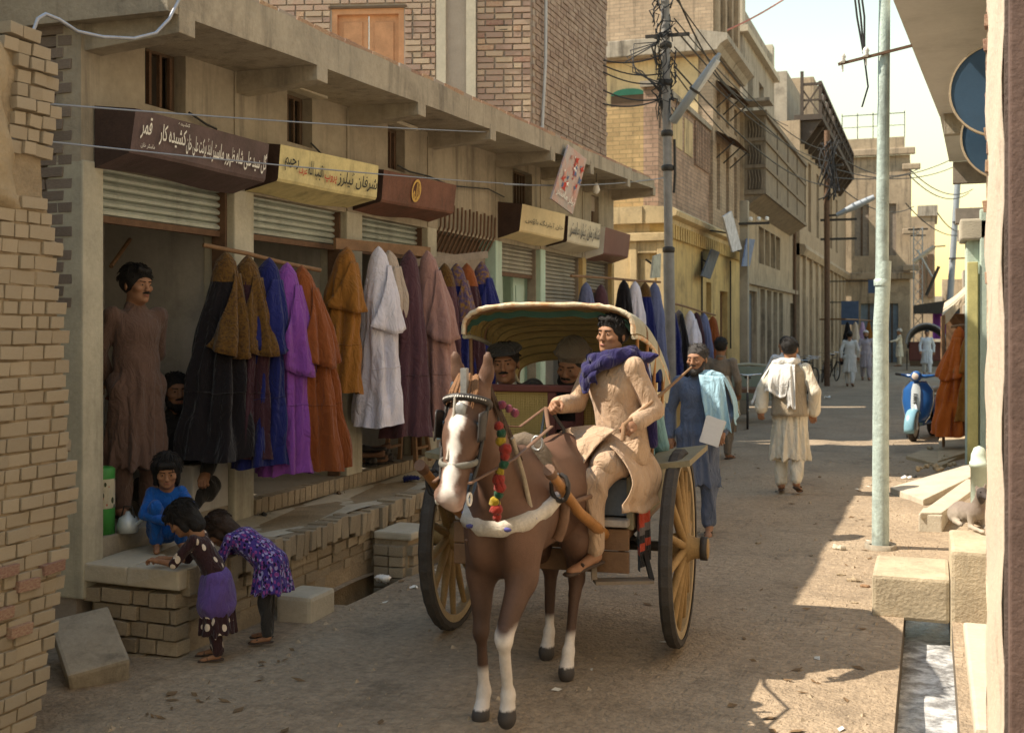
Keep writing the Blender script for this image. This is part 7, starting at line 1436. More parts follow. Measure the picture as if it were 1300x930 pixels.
    drv = person('young driver in sand coloured clothes with purple scarf holding the reins', D, rz, dv(dict(pelvis=(0, .05, 1.22), waist=(0, .03, 1.37), chest=(-.02, .0, 1.55), neck=(-.03, -.01, 1.72), sl=(.145, .0, 1.665), sr=(-.19, -.02, 1.665), el=(.23, .07, 1.43), er=(-.25, -.09, 1.45), wl=(.27, -.10, 1.37), wr=(-.16, -.30, 1.45), hl=(.09, .03, 1.19), hr=(-.09, .03, 1.19), kl=(.12, -.28, 1.05), kr=(-.24, -.38, 1.17), al=(.12, -.26, .64), ar=(.10, -.50, 1.02), tl=(.13, -.40, .585), tr=(.22, -.58, .985))), KD, head=(12, -3, 3), hk=.92, hair='crop', top='sand', skirt=[('waist', 'pelvis', .125, .15, ((1, 0, 0), 1.2)), ('pelvis', sk((.12, -.2, 1.13)), .12, .085, None), ('pelvis', sk((-.13, -.22, 1.19)), .12, .08, None)], hands=(.95, .95), palms=((-.6, 0, -.6), (.6, 0, -.6)), slr=.058, cuff=.054, trk=.082, loose=1.1,
        extra=lambda *a: (tail_sheet(*a), sheet(a[0], 'shirt_front', FAB['sand'], (-.15, -.07, 1.31), (.13, -.11, 1.31), (-.22, -.32, 1.245), (.10, -.37, 1.10), (-.1, -.6, .8), .045, .022, 6), scarf_fn(FAB['navy'], [(ss([(-.11, -.10, 1.63), (-.03, -.15, 1.60), (.09, -.12, 1.66), (.14, .02, 1.70), (.05, .12, 1.71), (-.08, .09, 1.70), (-.13, -.02, 1.68)]), [.034, .038, .036, .032, .030, .030, .032], None), (ss([(-.12, -.06, 1.68), (0, -.12, 1.68), (.11, -.06, 1.71), (.13, .05, 1.73)]), [.028, .032, .03, .028], None), (ss([(.12, .06, 1.70), (.20, .09, 1.69), (.27, .10, 1.70)]), [.034, .03, .01], None), (ss([(.12, .10, 1.67), (.17, .14, 1.45), (.18, .15, 1.20)]), [.036, .04, .03], None)], amp=.003, fr=24)(*a), sheet(a[0], 'scarf_end', FAB['navy'], (-.15, -.11, 1.66), (.02, -.15, 1.65), (-.10, -.17, 1.53), (.02, -.16, 1.56), (0, -1, 0), .03, .02, 6)))
    # passengers under the hood
    P1 = (W(640, 470, y=6.66).x + .02, 6.66, -.012)
    sit = dict(pelvis=(0, .05, 1.12), waist=(0, .03, 1.26), chest=(0, .0, 1.43), neck=(0, -.01, 1.58), sl=(.18, .0, 1.53), sr=(-.18, .0, 1.53), el=(.24, -.02, 1.29), er=(-.24, -.02, 1.29), wl=(.16, -.22, 1.20), wr=(-.16, -.22, 1.20), hl=(.10, .03, 1.10), hr=(-.10, .03, 1.10), kl=(.13, -.10, 1.12), kr=(-.13, -.10, 1.12), al=(.13, .0, .90), ar=(-.13, .0, .90), tl=(.13, -.1, .86), tr=(-.13, -.1, .86))
    person('passenger in dark flat cap and dark coat gripping the cart rail', P1, R(14), {**sit, 'er': (-.28, -.10, 1.40), 'wr': (-.30, -.14, 1.60)}, .97, head=(-2, 0, -4), hair='back', beard='m', hat='flat', top='white', skirt=[('pelvis', 'waist', .16, .14, ((1, 0, 0), 1.2))], hands=(.5, 1.0), aims=(None, (.05, -.05, 1)), skin=SKIN_D, legs=False,
        extra=scarf_fn(FAB['hatgrey'], [([(.04, -.10, 1.50), (.16, -.02, 1.54), (.22, .02, 1.40)], [.07, .085, .09], None), ([(.20, .02, 1.52), (.05, .10, 1.52), (-.10, .08, 1.52)], [.07, .07, .05], None)], 'coat', .004))
    person('bearded passenger in round wool cap looking down behind the driver', (W(727, 475, y=6.74).x, 6.74, -.015), R(18), sit, .97, head=(-24, 14, 6), hair='back', beard='mb', hat='pakol', top='dark', skirt=[('pelvis', 'waist', .16, .14, ((1, 0, 0), 1.2))], skin=SKIN_D, legs=False)
    person('passenger in pale teal seen only behind the driver shoulder', (W(797, 520, y=7.1).x, 7.1, -.10), R(-150), sit, .95, head=(0, 20, 0), hair='short', top='teal', skirt=[('pelvis', 'waist', .16, .14, ((1, 0, 0), 1.2))], legs=False)
    # man in blue with the light blue shawl
    person('bearded man in slate blue with pale blue shawl walking beside the cart', (-1.98, 10.3, 0), R(2), dict(el=(.27, .06, 1.13), wl=(.24, -.14, .95), er=(-.26, .05, 1.12)), 1.0, head=(-16, 2, 0), hair='short', hairm=HAIR_G, beard='mb', top='blue', hem=.46, hands=(.6, .4),
        extra=lambda *a: (scarf_fn(FAB['sky'], [([(.05, -.04, 1.46), (.13, -.04, 1.455), (.19, -.02, 1.43), (.14, .08, 1.42)], [.035, .045, .048, .04], None)], 'shawl', .004)(*a), sheet(a[0], 'shawl_end', FAB['sky'], (.03, -.10, 1.46), (.24, -.05, 1.44), (.12, -.20, 1.0), (.33, -.14, .94), (0, -1, 0), .05, .04, 7), sheet(a[0], 'shawl_end', FAB['sky'], (.22, -.05, 1.45), (.22, .12, 1.42), (.33, -.06, 1.02), (.34, .10, 1.08), (1, 0, 0), .04, .03, 6)))
    o = thing('papers', 'sheaf of white papers in the hand of the man in slate blue', 'papers', (-1.80, 10.04, .97)); q = MB()
    for i in range(4): q = MB(); q.box((-.085, -.004 + .006 * i, -.12), (.085, -.001 + .006 * i, .12), Matrix.Rotation(.25 + .03 * i, 4, 'Y')); q.build('sheet', M_WHITE, o, local=True)
    # man in grey from behind
    person('man in dark grey seen from behind carrying a flat board', (-2.78, 16.2, 0), R(172), dict(er=(-.26, .05, 1.13), wr=(-.22, -.10, .95)), 1.0, head=(8, 0, 0), hair='back', top='grey', hem=.42, skin=SKIN_D, hands=(.6, .6))
    q = MB(); c = W(930, 500, y=15.95); q.box((-.03, -.17, -.28), (.02, .17, .22), Matrix.Translation(c) @ Matrix.Rotation(R(-20), 4, 'X') @ Matrix.Rotation(R(-18), 4, 'Y')); tag(q.build('carried_board', M_CONC_PALE, bevel=.006, recalc=True), 'flat pale board under the arm of the man in dark grey', 'board')
    # man in white walking away
    person('man in cream clothes with white shawl walking away up the street', (-1.50, 13.3, 0), R(178), dict(el=(.29, .06, 1.15), wl=(.30, .10, .93), er=(-.28, .06, 1.13), wr=(-.25, -.06, .90), kl=(.10, -.06, .49), al=(.09, .04, .075), kr=(-.10, .02, .50), ar=(-.09, .16, .12), tr=(-.1, .02, .04)), 1.02, head=(-6, 0, 0), hair='short', top='cream', hem=.38, flare=.185, slr=.066, cuff=.075,
        extra=lambda *a: (scarf_fn(FAB['white'], [([(.16, .0, 1.44), (.08, .07, 1.45), (-.04, .09, 1.46), (-.09, .02, 1.47)], [.045, .048, .042, .034], None)], 'shawl', .004)(*a), sheet(a[0], 'shawl_end', FAB['white'], (-.07, .11, 1.47), (.20, .06, 1.46), (.02, .19, 1.10), (.26, .17, 1.14), (0, 1, 0), .06, .045, 6), sheet(a[0], 'shawl_end', FAB['white'], (-.08, .13, 1.46), (.01, .15, 1.46), (-.09, .20, .98), (-.0, .20, .97), (0, 1, 0), .03, .03, 5, 1, 1), sheet(a[0], 'shawl_end', FAB['white'], (.17, .06, 1.47), (.20, -.05, 1.45), (.42, .12, 1.02), (.36, -.02, 1.0), (.8, .4, 0), .04, .03, 5, 1, 2), vest(*a)))
    person('man in pale blue shirt partly hidden behind the man in cream', (-2.15, 18.4, 0), R(200), dict(el=(.27, -.06, 1.15), wl=(.2, -.2, 1.1)), 1.0, head=(30, 0, 0), hair='back', top='pale', hem=.6, bottom='grey', detail=0)
    # far walkers
    far = [((-2.35, 37.0, 0), 178, 'white', 'back', None, 'man in white walking away far down the street'), ((-2.1, 41.5, 0), 8, 'lilacgrey', 'short', 'skull', 'man in grey with white cap walking towards the camera'), ((-1.75, 42.5, 0), 4, 'lilacgrey', 'short', None, 'man in grey just showing beside the green pole'), ((-1.35, 56.0, 0), -75, 'cream', 'short', 'turban', 'man with white turban standing by the corner house'), ((-.12, 46.5, 0), 3, 'pale', 'short', None, 'man in pale grey walking towards the camera in front of the rickshaw')]
    for i, (l, a, tp, hr, ht, lab) in enumerate(far):
        st = dict(kl=(.10, -.10, .50), al=(.09, -.12, .075), tl=(.1, -.28, .03), kr=(-.10, .06, .48), ar=(-.09, .22, .10), tr=(-.1, .08, .04), el=(.25, .08, 1.13), wl=(.25, .08, .90), er=(-.25, -.02, 1.13), wr=(-.24, -.16, .92)) if i != 3 else dict(el=(.2, -.2, 1.2), wl=(.1, -.42, 1.15))
        person(lab, l, R(a), st, 1.0, hair=hr, hat=ht, top=tp, hem=.45, flare=.18, beard='mb' if i == 1 else None, detail=0, group='people far down the street')
    return drv
people()
def reins():
    Pd = Matrix.Translation(DRV) @ Matrix.Rotation(R(-34), 4, 'Z'); Ph = Matrix.Translation(HORSE) @ Matrix.Rotation(HORSE_RZ, 4, 'Z'); hd = Pd @ Vector((-.17, -.38, 1.44))
    t = thing('reins', 'leather reins running from the bridle to the driver hand', 'reins', hd)
    for sx in (-1, 1):
        a = Ph @ Vector((sx * .08, -.60, 1.24)); b = Ph @ Vector((sx * .16, .36, 1.40)); q = MB(); q.tube([a, a * .5 + b * .5 - Vector((0, 0, .03)), b, b * .5 + hd * .5 - Vector((0, 0, .06)), hd], .012, 6, flat=.4); q.build('rein', M_LEATHB, t)
    q = MB(); q.tube([hd, hd + Vector((.02, -.02, -.2)), hd + Vector((.06, 0, -.34)), hd + Vector((.13, .02, -.30)), hd + Vector((.10, .02, -.12)), hd + Vector((.02, 0, .0))], .014, 6, flat=.5); q.build('rein_loop', M_LEATHER, t)
    q = MB(); q.tube([hd, hd + Vector((-.02, -.02, -.15)), hd + Vector((.0, 0, -.32))], .013, 6, flat=.5); q.build('rein_tail', mat('strap_blue', (.14, .2, .26), rough=.5), t)
    hl_ = Pd @ Vector((.275, -.19, 1.36)); q = MB(); q.tube([hl_ + Vector((0, -.02, -.08)), hl_, hl_ + Vector((.14, .25, .15)), hl_ + Vector((.26, .55, .30))], [.014, .014, .011, .006], 6); tag(q.build('whip', M_WOOD), 'bent cane whip in the hand of the driver', 'whip')
reins()
# ------------------------------------------------------------------ scooter, rickshaws, bicycles
M_SCOOT = mat('scooter_blue', (.018, .085, .26), rough=.28, var=.1, scale=6, bump=.03, spec=.5); M_CHROME = mat('chrome', (.6, .6, .6), rough=.2, var=.1, metal=.9, bump=0); M_SILV = mat('scooter_silver', (.50, .54, .55), rough=.4, var=.15, bump=.03, metal=.2)
def scooter():
    c = W(1172, 556, z=0); t = thing('motor_scooter', 'blue motor scooter parked at the right side of the street', 'scooter', (c.x, c.y, 0), R(-14)); B = lambda q, n, m, p=t, **k: q.build(n, m, p, local=True, **k)
    def wheel(y, r_=.225):
        q = MB(); q.lathe([(r_ - .07, -.035), (r_ - .03, -.05), (r_ - .005, -.035), (r_, 0), (r_ - .005, .035), (r_ - .03, .05), (r_ - .07, .035)], (0, y, r_), 'x', 28); w = B(q, 'wheel', M_TYRE); q = MB(); q.lathe([(0, -.02), (.06, -.03), (.11, -.015), (r_ - .07, -.035), (r_ - .07, .035), (.11, .015), (.06, .03), (0, .02)], (0, y, r_), 'x', 28); B(q, 'rim', M_SILV, w); return w
    wheel(-.62); wheel(.62)
    q = MB()
    def fend(a, b): an = -.25 + 3.3 * a; x = .085 * math.cos(math.pi * b); bul = .04 * math.sin(math.pi * b); return (x, -.62 - (.25 + bul) * math.cos(an), .225 + (.25 + bul) * math.sin(an) * 1.08)
    q.grid(fend, 14, 8); f = B(q, 'front_fender', mat('fender_pale', (.20, .38, .46), rough=.3, var=.15, bump=.03, spec=.5)); f.modifiers.new('t', 'SOLIDIFY').thickness = .012
    q = MB(); q.tube([(.055, -.62, .225), (.05, -.58, .50), (.0, -.50, .62)], .022, 8); q.ball((.06, -.63, .225), .05, 10, 6, (.6, 1, 1)); B(q, 'fork', M_SILV)
    # leg shield
    def sh(a, b):
        z = .30 + .68 * b; w_ = np.interp(b, [0, .15, .5, .8, 1], [.13, .20, .255, .245, .12]); x = (a - .5) * 2 * w_; y = -.44 + .16 * b * .5 - .07 * (1 - (2 * a - 1) ** 2) + .05 * abs(2 * a - 1) ** 3; return (x, y, z)
    q = MB(); q.grid(sh, 16, 14); o = B(q, 'leg_shield', M_SCOOT); o.modifiers.new('t', 'SOLIDIFY').thickness = .014
    q = MB(); q.grid(lambda a, b: tuple(np.array(sh(.5 + (a - .5) * .30, .10 + .84 * b)) + np.array((0, -.022 - .012 * math.sin(math.pi * a), 0))), 6, 10); B(q, 'horn_cover', M_SILV, o); q = MB()
    for k in range(5): q = MB(); z = .62 + .035 * k; q.box((-.03, -.545 + .012 * k, z), (.03, -.525 + .012 * k, z + .014)); B(q, 'grille_slot', M_IRON, o)
    q = MB(); q.tube([sh(0, b / 14) for b in range(15)] + [sh(a / 10, 1) for a in range(1, 11)] + [sh(1, 1 - b / 14) for b in range(1, 15)], .011, 6); B(q, 'shield_trim', M_CHROME, o)
    q = MB(); q.tube([(0, -.42, .95), (0, -.38, 1.05)], .045, 10); q.tube([(-.30, -.30, 1.08), (-.14, -.37, 1.06), (.14, -.37, 1.06), (.30, -.30, 1.08)], [.018, .03, .03, .018], 8); hs_ = B(q, 'handlebar', M_SCOOT)
    for sx in (-1, 1): q = MB(); q.tube([(sx * .27, -.315, 1.075), (sx * .38, -.27, 1.085)], .02, 8); B(q, 'grip', M_TYRE, hs_)
    q = MB(); q.lathe([(0, -.09), (.06, -.085), (.085, -.06), (.09, -.02), (.07, .05), (0, .08)], (0, -.42, 1.06), 'y', 18); hl = B(q, 'headlamp', M_SCOOT); q = MB(); q.lathe([(0, -.095), (.05, -.09), (.075, -.068)], (0, -.42, 1.06), 'y', 18); B(q, 'lens', mat('headlamp_glass', (.55, .45, .38), rough=.15, var=.1, bump=0), hl)
    s = SDF(.018); s.cone((0, -.25, .27), (0, .15, .27), .10, .10, .04, ((0, 0, 1), .45)); s.ell((.17, .52, .46), (.13, .33, .21), .04); s.ell((-.17, .52, .46), (.13, .33, .21), .04); s.cone((0, .22, .58), (0, .80, .60), .13, .12, .06); sdf_obj('rear_body', s, M_SCOOT, t)
    s = SDF(.015); s.cone((0, .12, .78), (0, .78, .80), .10, .10, .03, ((0, 0, 1), .55)); sdf_obj('seat', s, M_LEATHER, t)
    q = MB(); q.tube([(-.2, -.1, .3), (-.26, -.02, .0)], .014, 6); q.tube([(.2, -.1, .3), (.26, -.02, .0)], .014, 6); B(q, 'stand', M_IRON); q = MB(); q.bar((-.10, .95, .5), (.10, .95, .5), .02, .12); B(q, 'number_plate', M_WHITE)
scooter()
def spoked(t, c, r_, n=14, axis='x', tr=.022):
    q = MB(); k = 30; P = lambda a, rr: (c[0], c[1] + rr * math.cos(a), c[2] + rr * math.sin(a)); q.tube([P(2 * math.pi * i / k, r_) for i in range(k + 1)], tr, 6, cap=False); w = q.build('wheel', M_TYRE, t, local=True); q = MB()
    for i in range(n): a = 2 * math.pi * i / n; q.tube([P(a, .03), P(a + .3, r_ - .01)], .004, 3)
    q.ball(c, .03, 8, 5); q.build('spokes', M_CHROME, w, local=True); return w
def bicycle(loc, rz, lab, lean=.1):
    t = thing('bicycle', lab, 'bicycle', loc, rz, 'bicycles parked along the wall'); t.rotation_euler = (0, lean, rz); spoked(t, (0, -.52, .34), .32); spoked(t, (0, .52, .34), .32); q = MB()
    for a, b in (((0, .52, .34), (0, .08, .30)), ((0, .08, .30), (0, .22, .82)), ((0, .22, .78), (0, -.34, .80)), ((0, .08, .30), (0, -.36, .72)), ((0, .52, .34), (0, .21, .76)), ((0, -.34, .92), (0, -.38, .66)), ((0, -.38, .66), (0, -.52, .34))): q.tube([a, b], .016, 6)
    q.build('frame', M_IRON, t, local=True); q = MB(); q.tube([(-.26, -.22, .98), (-.24, -.32, 1.0), (0, -.35, .98), (.24, -.32, 1.0), (.26, -.22, .98)], .013, 6); q.build('handlebar', M_CHROME, t, local=True); q = MB(); q.ball((0, .22, .88), .1, 10, 6, (.7, 1.2, .35)); q.build('saddle', M_LEATHER, t, local=True)
    for sx in (-1, 1): q = MB(); q.tube([(0, .08, .3), (sx * .06, .08 + sx * .08, .3 - sx * .13)], .01, 5); q.box((sx * .06, .04 + sx * .08, .28 - sx * .13), (sx * .14, .12 + sx * .08, .31 - sx * .13)); q.build('pedal', M_IRON, t, local=True)
    q = MB(); q.box((-.07, .40, .70), (.07, .78, .72)); q.build('carrier', M_IRON, t, local=True)
for i, (x, y, a, lab) in enumerate(((-3.45, 31.5, 25, 'bicycle leaning nearest the carved balcony house'), (-3.35, 33.2, 15, 'bicycle second along the carved balcony wall'), (-3.5, 35.0, 30, 'bicycle third along the wall before the rusty pole'), (-3.3, 38.8, 10, 'bicycle beyond the rusty pole'), (-3.2, 41.0, 20, 'bicycle nearest the far robes'))): bicycle((x, y, 0), R(a), lab)
def rickshaws():
    t = thing('cycle_rickshaw', 'grey green cycle rickshaw seat parked by the slate door', 'rickshaw', (-3.35, 22.6, 0), R(8)); B = lambda q, n, m, **k: q.build(n, m, t, local=True, **k); mg = mat('rickshaw_green', (.19, .22, .17), rough=.6, var=.2, scale=5, bump=.1, stain=.3)
    q = MB(); q.prism([(-.15, .45), (.45, .42), (.62, 1.05), (.52, 1.08), (.40, .60), (-.15, .58)], -.42, .42, 'x'); B(q, 'seat_shell', mg, recalc=True, bevel=.02); q = MB(); q.prism([(-.12, .585), (.38, .605), (.38, .68), (-.12, .66)], -.36, .36, 'x'); B(q, 'cushion', M_LEATHB, recalc=True)
    for sx in (-1, 1): spoked(t, (sx * .5, .2, .33), .32, 18); q = MB(); q.tube([(sx * .47, -.1, .45), (sx * .50, .2, .72), (sx * .47, .52, .5)], .03, 6, flat=2); B(q, 'mudguard', mg); q = MB(); q.ball((sx * .5, .58, .42), .03); B(q, 'reflector', mat('reflector_red', (.5, .03, .02), rough=.3, bump=0))
    q = MB(); q.tube([(-.45, .55, 1.08), (0, .66, 1.12), (.45, .55, 1.08)], .035, 8); B(q, 'folded_hood', M_CANVAS); q = MB(); q.tube([(0, .1, .42), (0, -.9, .45), (0, -1.35, .35)], .025, 6); B(q, 'frame', M_IRON); spoked(t, (0, -1.4, .33), .32, 16)
    q = MB(); q.tube([(-.25, -1.2, 1.0), (0, -1.28, .98), (.25, -1.2, 1.0)], .015, 6); q.tube([(0, -1.28, .98), (0, -1.4, .33)], .018, 6); B(q, 'handlebar', M_CHROME); q = MB(); q.ball((0, -.75, .92), .1, 10, 6, (.7, 1.2, .35)); q.tube([(0, -.75, .9), (0, -.7, .44)], .018, 6); B(q, 'saddle', M_LEATHER)
    c = W(1176, 470, z=0); c.y = 51.5; c.x = W(1176, 440, y=51.5).x; t = thing('hooded_rickshaw', 'black hooded rickshaw waiting far down the street', 'rickshaw', (c.x, c.y, 0)); B = lambda q, n, m, **k: q.build(n, m, t, local=True, **k)
    def hd(a, b): an = math.pi * a; return (-.80 * math.cos(an) * (1 - .05 * b), -.5 + 1.2 * b, 1.15 + .82 * math.sin(an) - .25 * b * b)
    q = MB(); q.grid(hd, 20, 8); B(q, 'hood', M_LEATHER).modifiers.new('t', 'SOLIDIFY').thickness = .02
    for b in (0, .5, 1): q = MB(); q.tube([hd(a / 20, b) for a in range(21)], .05, 6); B(q, 'hood_rib', mat('rib_grey', (.25, .25, .26), var=.2))
    q = MB(); q.box((-.7, .1, .4), (.7, .7, 1.2)); B(q, 'seat', M_CARTRED, bevel=.05)
    for sx in (-1, 1): spoked(t, (sx * .78, .2, .42), .40, 18)
    q = MB(); q.tube([(0, .1, .45), (0, -1.0, .5), (0, -1.4, .4)], .04, 6); B(q, 'frame', M_IRON); spoked(t, (0, -1.45, .36), .34, 16)
    # far shop awnings
    t = thing('far_stall', 'far stall with purple cloth wall behind the hooded rickshaw', 'stall', (.5, 58, 0)); q = MB(); a, b = W(1160, 398, y=57), W(1200, 380, y=57); q.prism([(a.x, a.z), (b.x + .6, a.z), (b.x + .6, b.z), (a.x, b.z - .3)], 55, 58); q.build('roof', M_IRON, t, recalc=True); q = MB(); a, b = W(1184, 430, y=56), W(1206, 398, y=56); q.grid(lambda u, v: (a.x + (b.x + .5 - a.x) * u, 56 + .05 * math.sin(20 * u), a.z + (b.z - a.z) * v), 16, 3); q.build('cloth_wall', fabric('stall_purple', (.20, .06, .30)), t)
    q = MB(); q.box((-.9, 56.5, 0), (1.4, 57.5, 1.0)); q.build('counter', M_WOOD_DARK, t)
rickshaws()

# ------------------------------------------------------------------ dog
def dog():
    c = W(1223, 676, z=.47); t = thing('dog', 'thin grey brown dog resting on the concrete block', 'dog', (c.x + .05, c.y + .25, .475), R(22)); t.scale = (.85, .85, .85)    # faces +X, towards the wall
    s = SDF(.008); k = .02
    s.cone((0, .18, .10), (0, .0, .115), .085, .075, .04); s.cone((0, .0, .115), (0, -.14, .15), .075, .07, .04); s.cone((0, -.14, .17), (0, -.20, .28), .052, .042, .04); s.ell((0, -.23, .315), (.045, .055, .045), .03); s.cone((0, -.25, .305), (0, -.34, .285), .030, .019, .02)
    for sx in (-1, 1):
        s.cone((sx * .03, -.205, .345), (sx * .045, -.20, .39), .018, .005, .01, ((0, 1, 0), .5)); s.ell((sx * .065, .16, .075), (.045, .10, .07), .03); s.cone((sx * .08, .10, .03), (sx * .085, -.02, .022), .026, .018, .02); s.cone((sx * .05, -.13, .12), (sx * .055, -.14, .03), .032, .022, .02); s.cone((sx * .055, -.14, .022), (sx * .05, -.33, .018), .02, .015, .015); s.ell((sx * .05, -.35, .018), (.018, .026, .015), .01)
    s.cone((0, .24, .06), (.07, .33, .02), .022, .012, .02); s.cone((.07, .33, .02), (.12, .26, .016), .012, .008, .01); s.cut((0, 0, .003), (0, 0, 1)); s.disp.append(lambda X, Y, Z: .002 * wob(X, Y, Z, 80))
    def cols(V):
        c0 = np.tile(np.array((.20, .16, .13)), (len(V), 1)); f = np.clip((V[:, 2] - .05) / .12, 0, 1)[:, None]; c0 = np.array((.34, .29, .23)) * (1 - f) + c0 * f; m = (V[:, 1] < -.22) & (V[:, 2] > .22); c0[m] = (.06, .05, .045); return c0
    V, Q = s.mesh_arrays(); arr_obj('body', V, Q, mat_vcol('dog_coat', rough=.85, bump=.2, bscale=160, var=.2), t, cols(V))
    for sx in (-1, 1): q = MB(); q.ball((sx * .028, -.268, .325), .008); q.build('eye', EYED, t, local=True)
    q = MB(); q.ball((0, -.355, .288), .012); q.build('nose', EYED, t, local=True)
dog()

# ------------------------------------------------------------------ small things on and about the platform
def crumple(c, r_, m, lab, cat='paper', grp='litter on the street', flat=.35):
    s = SDF(r_ / 9); s.ell((0, 0, r_ * flat * .5), (r_, r_ * .7, r_ * flat), .2 * r_); s.disp.append(lambda X, Y, Z: r_ * .35 * wob(X, Y, Z, 3.2 / r_, 11 * c[0]) + r_ * .12 * np.abs(np.sin(9 / r_ * (X + .5 * Y)))); o = sdf_obj('litter', s, m); o.location = c; tag(o, lab, cat, grp)
def litter():
    for i, (u, v, r_, m, lab) in enumerate(((486, 735, .07, M_WHITE, 'crumpled white paper on the ground before the stepping block'), (528, 722, .05, M_WHITE, 'small torn paper beside the cart wheel'), (526, 747, .035, M_WHITE, 'scrap of paper below the left cart wheel'), (1065, 802 - 105, .06, M_CONC_PALE, 'pale stick of debris left of the green pole'), (1150, 607, .07, M_WHITE, 'scattered white scraps near the ramp slab'), (1160, 605, .05, M_LB, 'dark rag near the ramp slab'), (1050, 506, .09, M_WHITE, 'white scrap on the street behind the green pole'), (962, 690, .03, M_MUD, 'small clod left of the green pole'), (1085, 735, .05, M_MUD, 'dry leaf litter in the sunlit dust'), (1098, 742, .04, M_WOOD, 'brown leaf in the sunlit dust'), (1068, 728, .03, M_MUD, 'small clod in the sunlit dust'), (1085, 765, .025, M_MUD, 'pebble in the sunlit dust near the drain'), (1010, 745, .02, M_MUD, 'pebble at the edge of the shade'))):
        p = W(u, v, z=.0); crumple((p.x, p.y, wave2(p.x, p.y)), r_, m, lab)
    for u, v, z, r_, m, lab in ((522, 610, ZPL, .10, FC['royal'], 'dark blue rag lying on the platform'), (545, 608, ZPL, .06, M_WHITE, 'white paper on the platform beside the blue rag'), (335, 655, ZPL, .05, M_LB, 'dark scrap on the platform behind the girls'), (365, 600, ZFL, .05, M_WHITE, 'white paper cup on the floor below the robes'), (300, 632, ZPL, .03, M_LY, 'yellow scrap by the second pillar'), (430, 628, ZPL, .05, M_WOOD_DARK, 'dark sweepings on the platform by the third pillar')):
        p = W(u, v, z=z); crumple((p.x, p.y, z + .005), r_, m, lab, grp='scraps on the platform')
    # wooden stool
    p = W(536, 600, z=ZPL + .02); t = thing('wooden_stool', 'small wooden stool on the platform behind the horse', 'stool', (p.x - .15, p.y, ZFL)); 
    q = MB(); q.box((-.16, -.16, .38), (.16, .16, .42)); q.build('seat', M_WOOD, t, local=True, bevel=.01)
    for sx in (-1, 1):
        for sy in (-1, 1): q = MB(); q.bar((sx * .16, sy * .16, 0), (sx * .12, sy * .12, .38), .035); q.build('leg', M_WOOD, t, local=True)
    for sx in (-1, 1): q = MB(); q.bar((sx * .145, -.145, .14), (sx * .145, .145, .14), .025); q.build('stretcher', M_WOOD, t, local=True); 
    # heap of shoes
    for i in range(7):
        p = W(470 + 2.2 * i, 578 - 1.2 * i + (4 if i % 2 else 0), x=XF - .12); o = thing('shoe', 'worn brown shoe in the heap inside the third shop', 'shoe', (p.x, p.y, ZFL + .02 + .05 * (i % 3)), random.uniform(0, 6), 'heap of shoes'); s = SDF(.012); s.cone((0, -.09, .03), (0, .09, .03), .035, .03, .02, ((0, 0, 1), .7)); s.cone((0, .06, .04), (0, .09, .06), .034, .03, .02); s.ell((0, .07, .09), (.022, .035, .035), .01, None, 's'); sdf_obj('upper', s, M_LEATHB if i % 2 else M_LEATHER, o); q = MB(); q.box((-.034, -.12, -.004), (.034, .12, .008)); q.build('sole', M_TYRE, o, local=True, bevel=.003)
    # tin and kettle beside the door
    a = W(147, 662, x=XF - .12); t = thing('painted_tin', 'tall green tin with floral band just inside the first doorway', 'tin', (a.x - .02, 5.74, ZFL)); q = MB(); q.lathe([(0, 0), (.075, 0), (.075, .16)], (0, 0, 0), 'z', 18); q.build('base', mat('tin_green', (.05, .25, .05), rough=.4, var=.2), t, local=True); q = MB(); q.lathe([(.0752, .16), (.0752, .34)], (0, 0, 0), 'z', 18); q.build('floral_band', printed('tin_floral', (.5, .45, .33), [((.05, .06, .03), .3, 22), ((.4, .1, .06), .2, 30)]), t, local=True); q = MB(); q.lathe([(.075, .34), (.075, .40), (.06, .41), (0, .41)], (0, 0, 0), 'z', 18); q.build('lid', MATS['tin_green'], t, local=True)
    t = thing('kettle', 'small grey kettle beside the green tin', 'kettle', (a.x + .10, 5.83, ZFL)); q = MB(); q.lathe([(0, 0), (.06, 0), (.07, .04), (.055, .09), (.02, .11), (.012, .13), (0, .13)], (0, 0, 0), 'z', 16); q.build('pot', M_SILV, t, local=True); q = MB(); q.tube([(.06, 0, .05), (.10, 0, .08), (.115, 0, .11)], [.012, .01, .007], 6); q.build('spout', M_SILV, t, local=True); q = MB(); q.tube([(-.05, 0, .09), (-.03, 0, .16), (.03, 0, .16), (.05, 0, .09)], .005, 6); q.build('handle', M_IRON, t, local=True)
    # inside the first shop: towel, coil, slanting stick
    q = MB(); o = W(204, 372, x=XF - 1.12); q.grid(lambda a, b: (XF - 1.12 + .015 * math.sin(12 * a), o.y - .12 + .24 * a, 2.28 - .62 * b), 8, 8); tag(q.build('hanging_cloth', fabric('towel', (.50, .47, .36))), 'pale cloth hanging on the back wall behind the shopkeeper', 'cloth')
    q = MB(); o = W(218, 350, x=XF - 1.1)
    for k in range(3): q.tube([(XF - 1.11 + .01 * k, o.y + .11 * math.cos(a / 20 * 6.283) , o.z + (.15 + .01 * k) * math.sin(a / 20 * 6.283)) for a in range(21)], .009, 5)
    tag(q.build('wire_coil', M_WIRE), 'coil of black wire hung on the back wall of the first shop', 'coil')
    q = MB(); q.tube([W(141, 338, x=XF - .6), W(165, 304, x=XF - .75)], .016, 6); tag(q.build('prop_stick', M_WOOD), 'slanting brown stick behind the first shop shutter', 'stick')
    # rubble by the right hand slabs
    for i in range(16):
        p = W(random.uniform(1160, 1235), random.uniform(560, 600), z=.06); r_ = random.uniform(.02, .06); crumple((p.x, p.y, .05), r_, M_MUDPL, 'lump of rubble by the mud shelf near the scooter', 'stone', 'rubble by the scooter', .8)
litter()
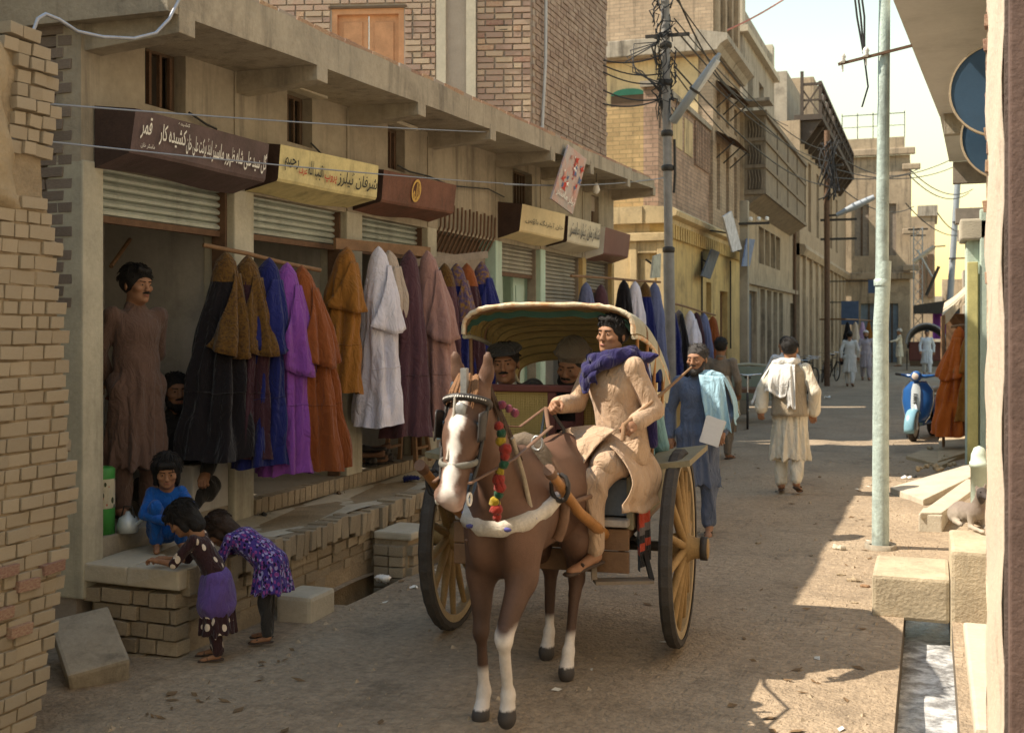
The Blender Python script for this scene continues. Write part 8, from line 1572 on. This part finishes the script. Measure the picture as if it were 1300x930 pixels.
def grit():
    rr = random.Random(21); q = MB()
    for i in range(5200):
        if i < 2200: x = rr.uniform(-3.7, -.2); y = 4.2 + 14 * rr.random() ** 1.7
        elif i < 4000: x = rr.gauss(-.45, .28); y = rr.uniform(5, 20)
        else: x = rr.gauss(-3.6, .14); y = rr.uniform(5, 18)
        if (DR[0] - .02 < x < DR[1] and y < DR[3]) or (x < GUT[1] + .02 and y < GUT[3]) or x > .4 or (x > -.5 and 7.7 < y < 8.7): continue
        r_ = rr.uniform(.003, .010) * (1 + 1.6 * (rr.random() < .06)); z = wave2(x, y) if y < 23 else 0; a = rr.uniform(0, 6); v = [(x + r_ * math.cos(a + k * 2.1), y + r_ * math.sin(a + k * 2.1), z - .001) for k in range(3)] + [(x + rr.uniform(-.3, .3) * r_, y, z + r_ * .8)]
        q.add(v, [(0, 1, 3), (1, 2, 3), (2, 0, 3)])
    tag(q.build('street_grit', mat('grit', (.33, .26, .18), var=.6, scale=30, bump=0)), 'loose grit and small stones scattered over the street', 'gravel', kind='stuff')
grit()

def flakes():
    rr = random.Random(9)
    for nm, col, n, lab in (('leaf_litter', (.16, .10, .05), 150, 'dry leaf and straw bits scattered over the street'), ('paper_litter', (.62, .59, .52), 34, 'tiny pale paper bits scattered along the gutter edges')):
        q = MB()
        for i in range(n):
            x = rr.choice((rr.uniform(-3.6, -.3), rr.gauss(-.55, .2), rr.gauss(-3.55, .12))); y = 4.6 + 13 * rr.random() ** 1.5
            if (x > DR[0] - .03 and y < DR[3]) or (x < GUT[1] + .03 and y < GUT[3]) or x > .3 or (x > -.5 and 7.7 < y < 8.7): continue
            z = wave2(x, y) + .004; a = rr.uniform(0, 6); L_ = rr.uniform(.015, .05); w_ = L_ * rr.uniform(.15, .6); c, s_ = math.cos(a), math.sin(a); q.add([(x - L_ * c, y - L_ * s_, z), (x + w_ * s_, y - w_ * c, z + rr.uniform(0, .012)), (x + L_ * c, y + L_ * s_, z + rr.uniform(0, .015)), (x - w_ * s_, y + w_ * c, z)], [(0, 1, 2), (0, 2, 3)])
        tag(q.build(nm, mat(nm, col, var=.5, scale=20, bump=0)), lab, 'litter', kind='stuff')
flakes()
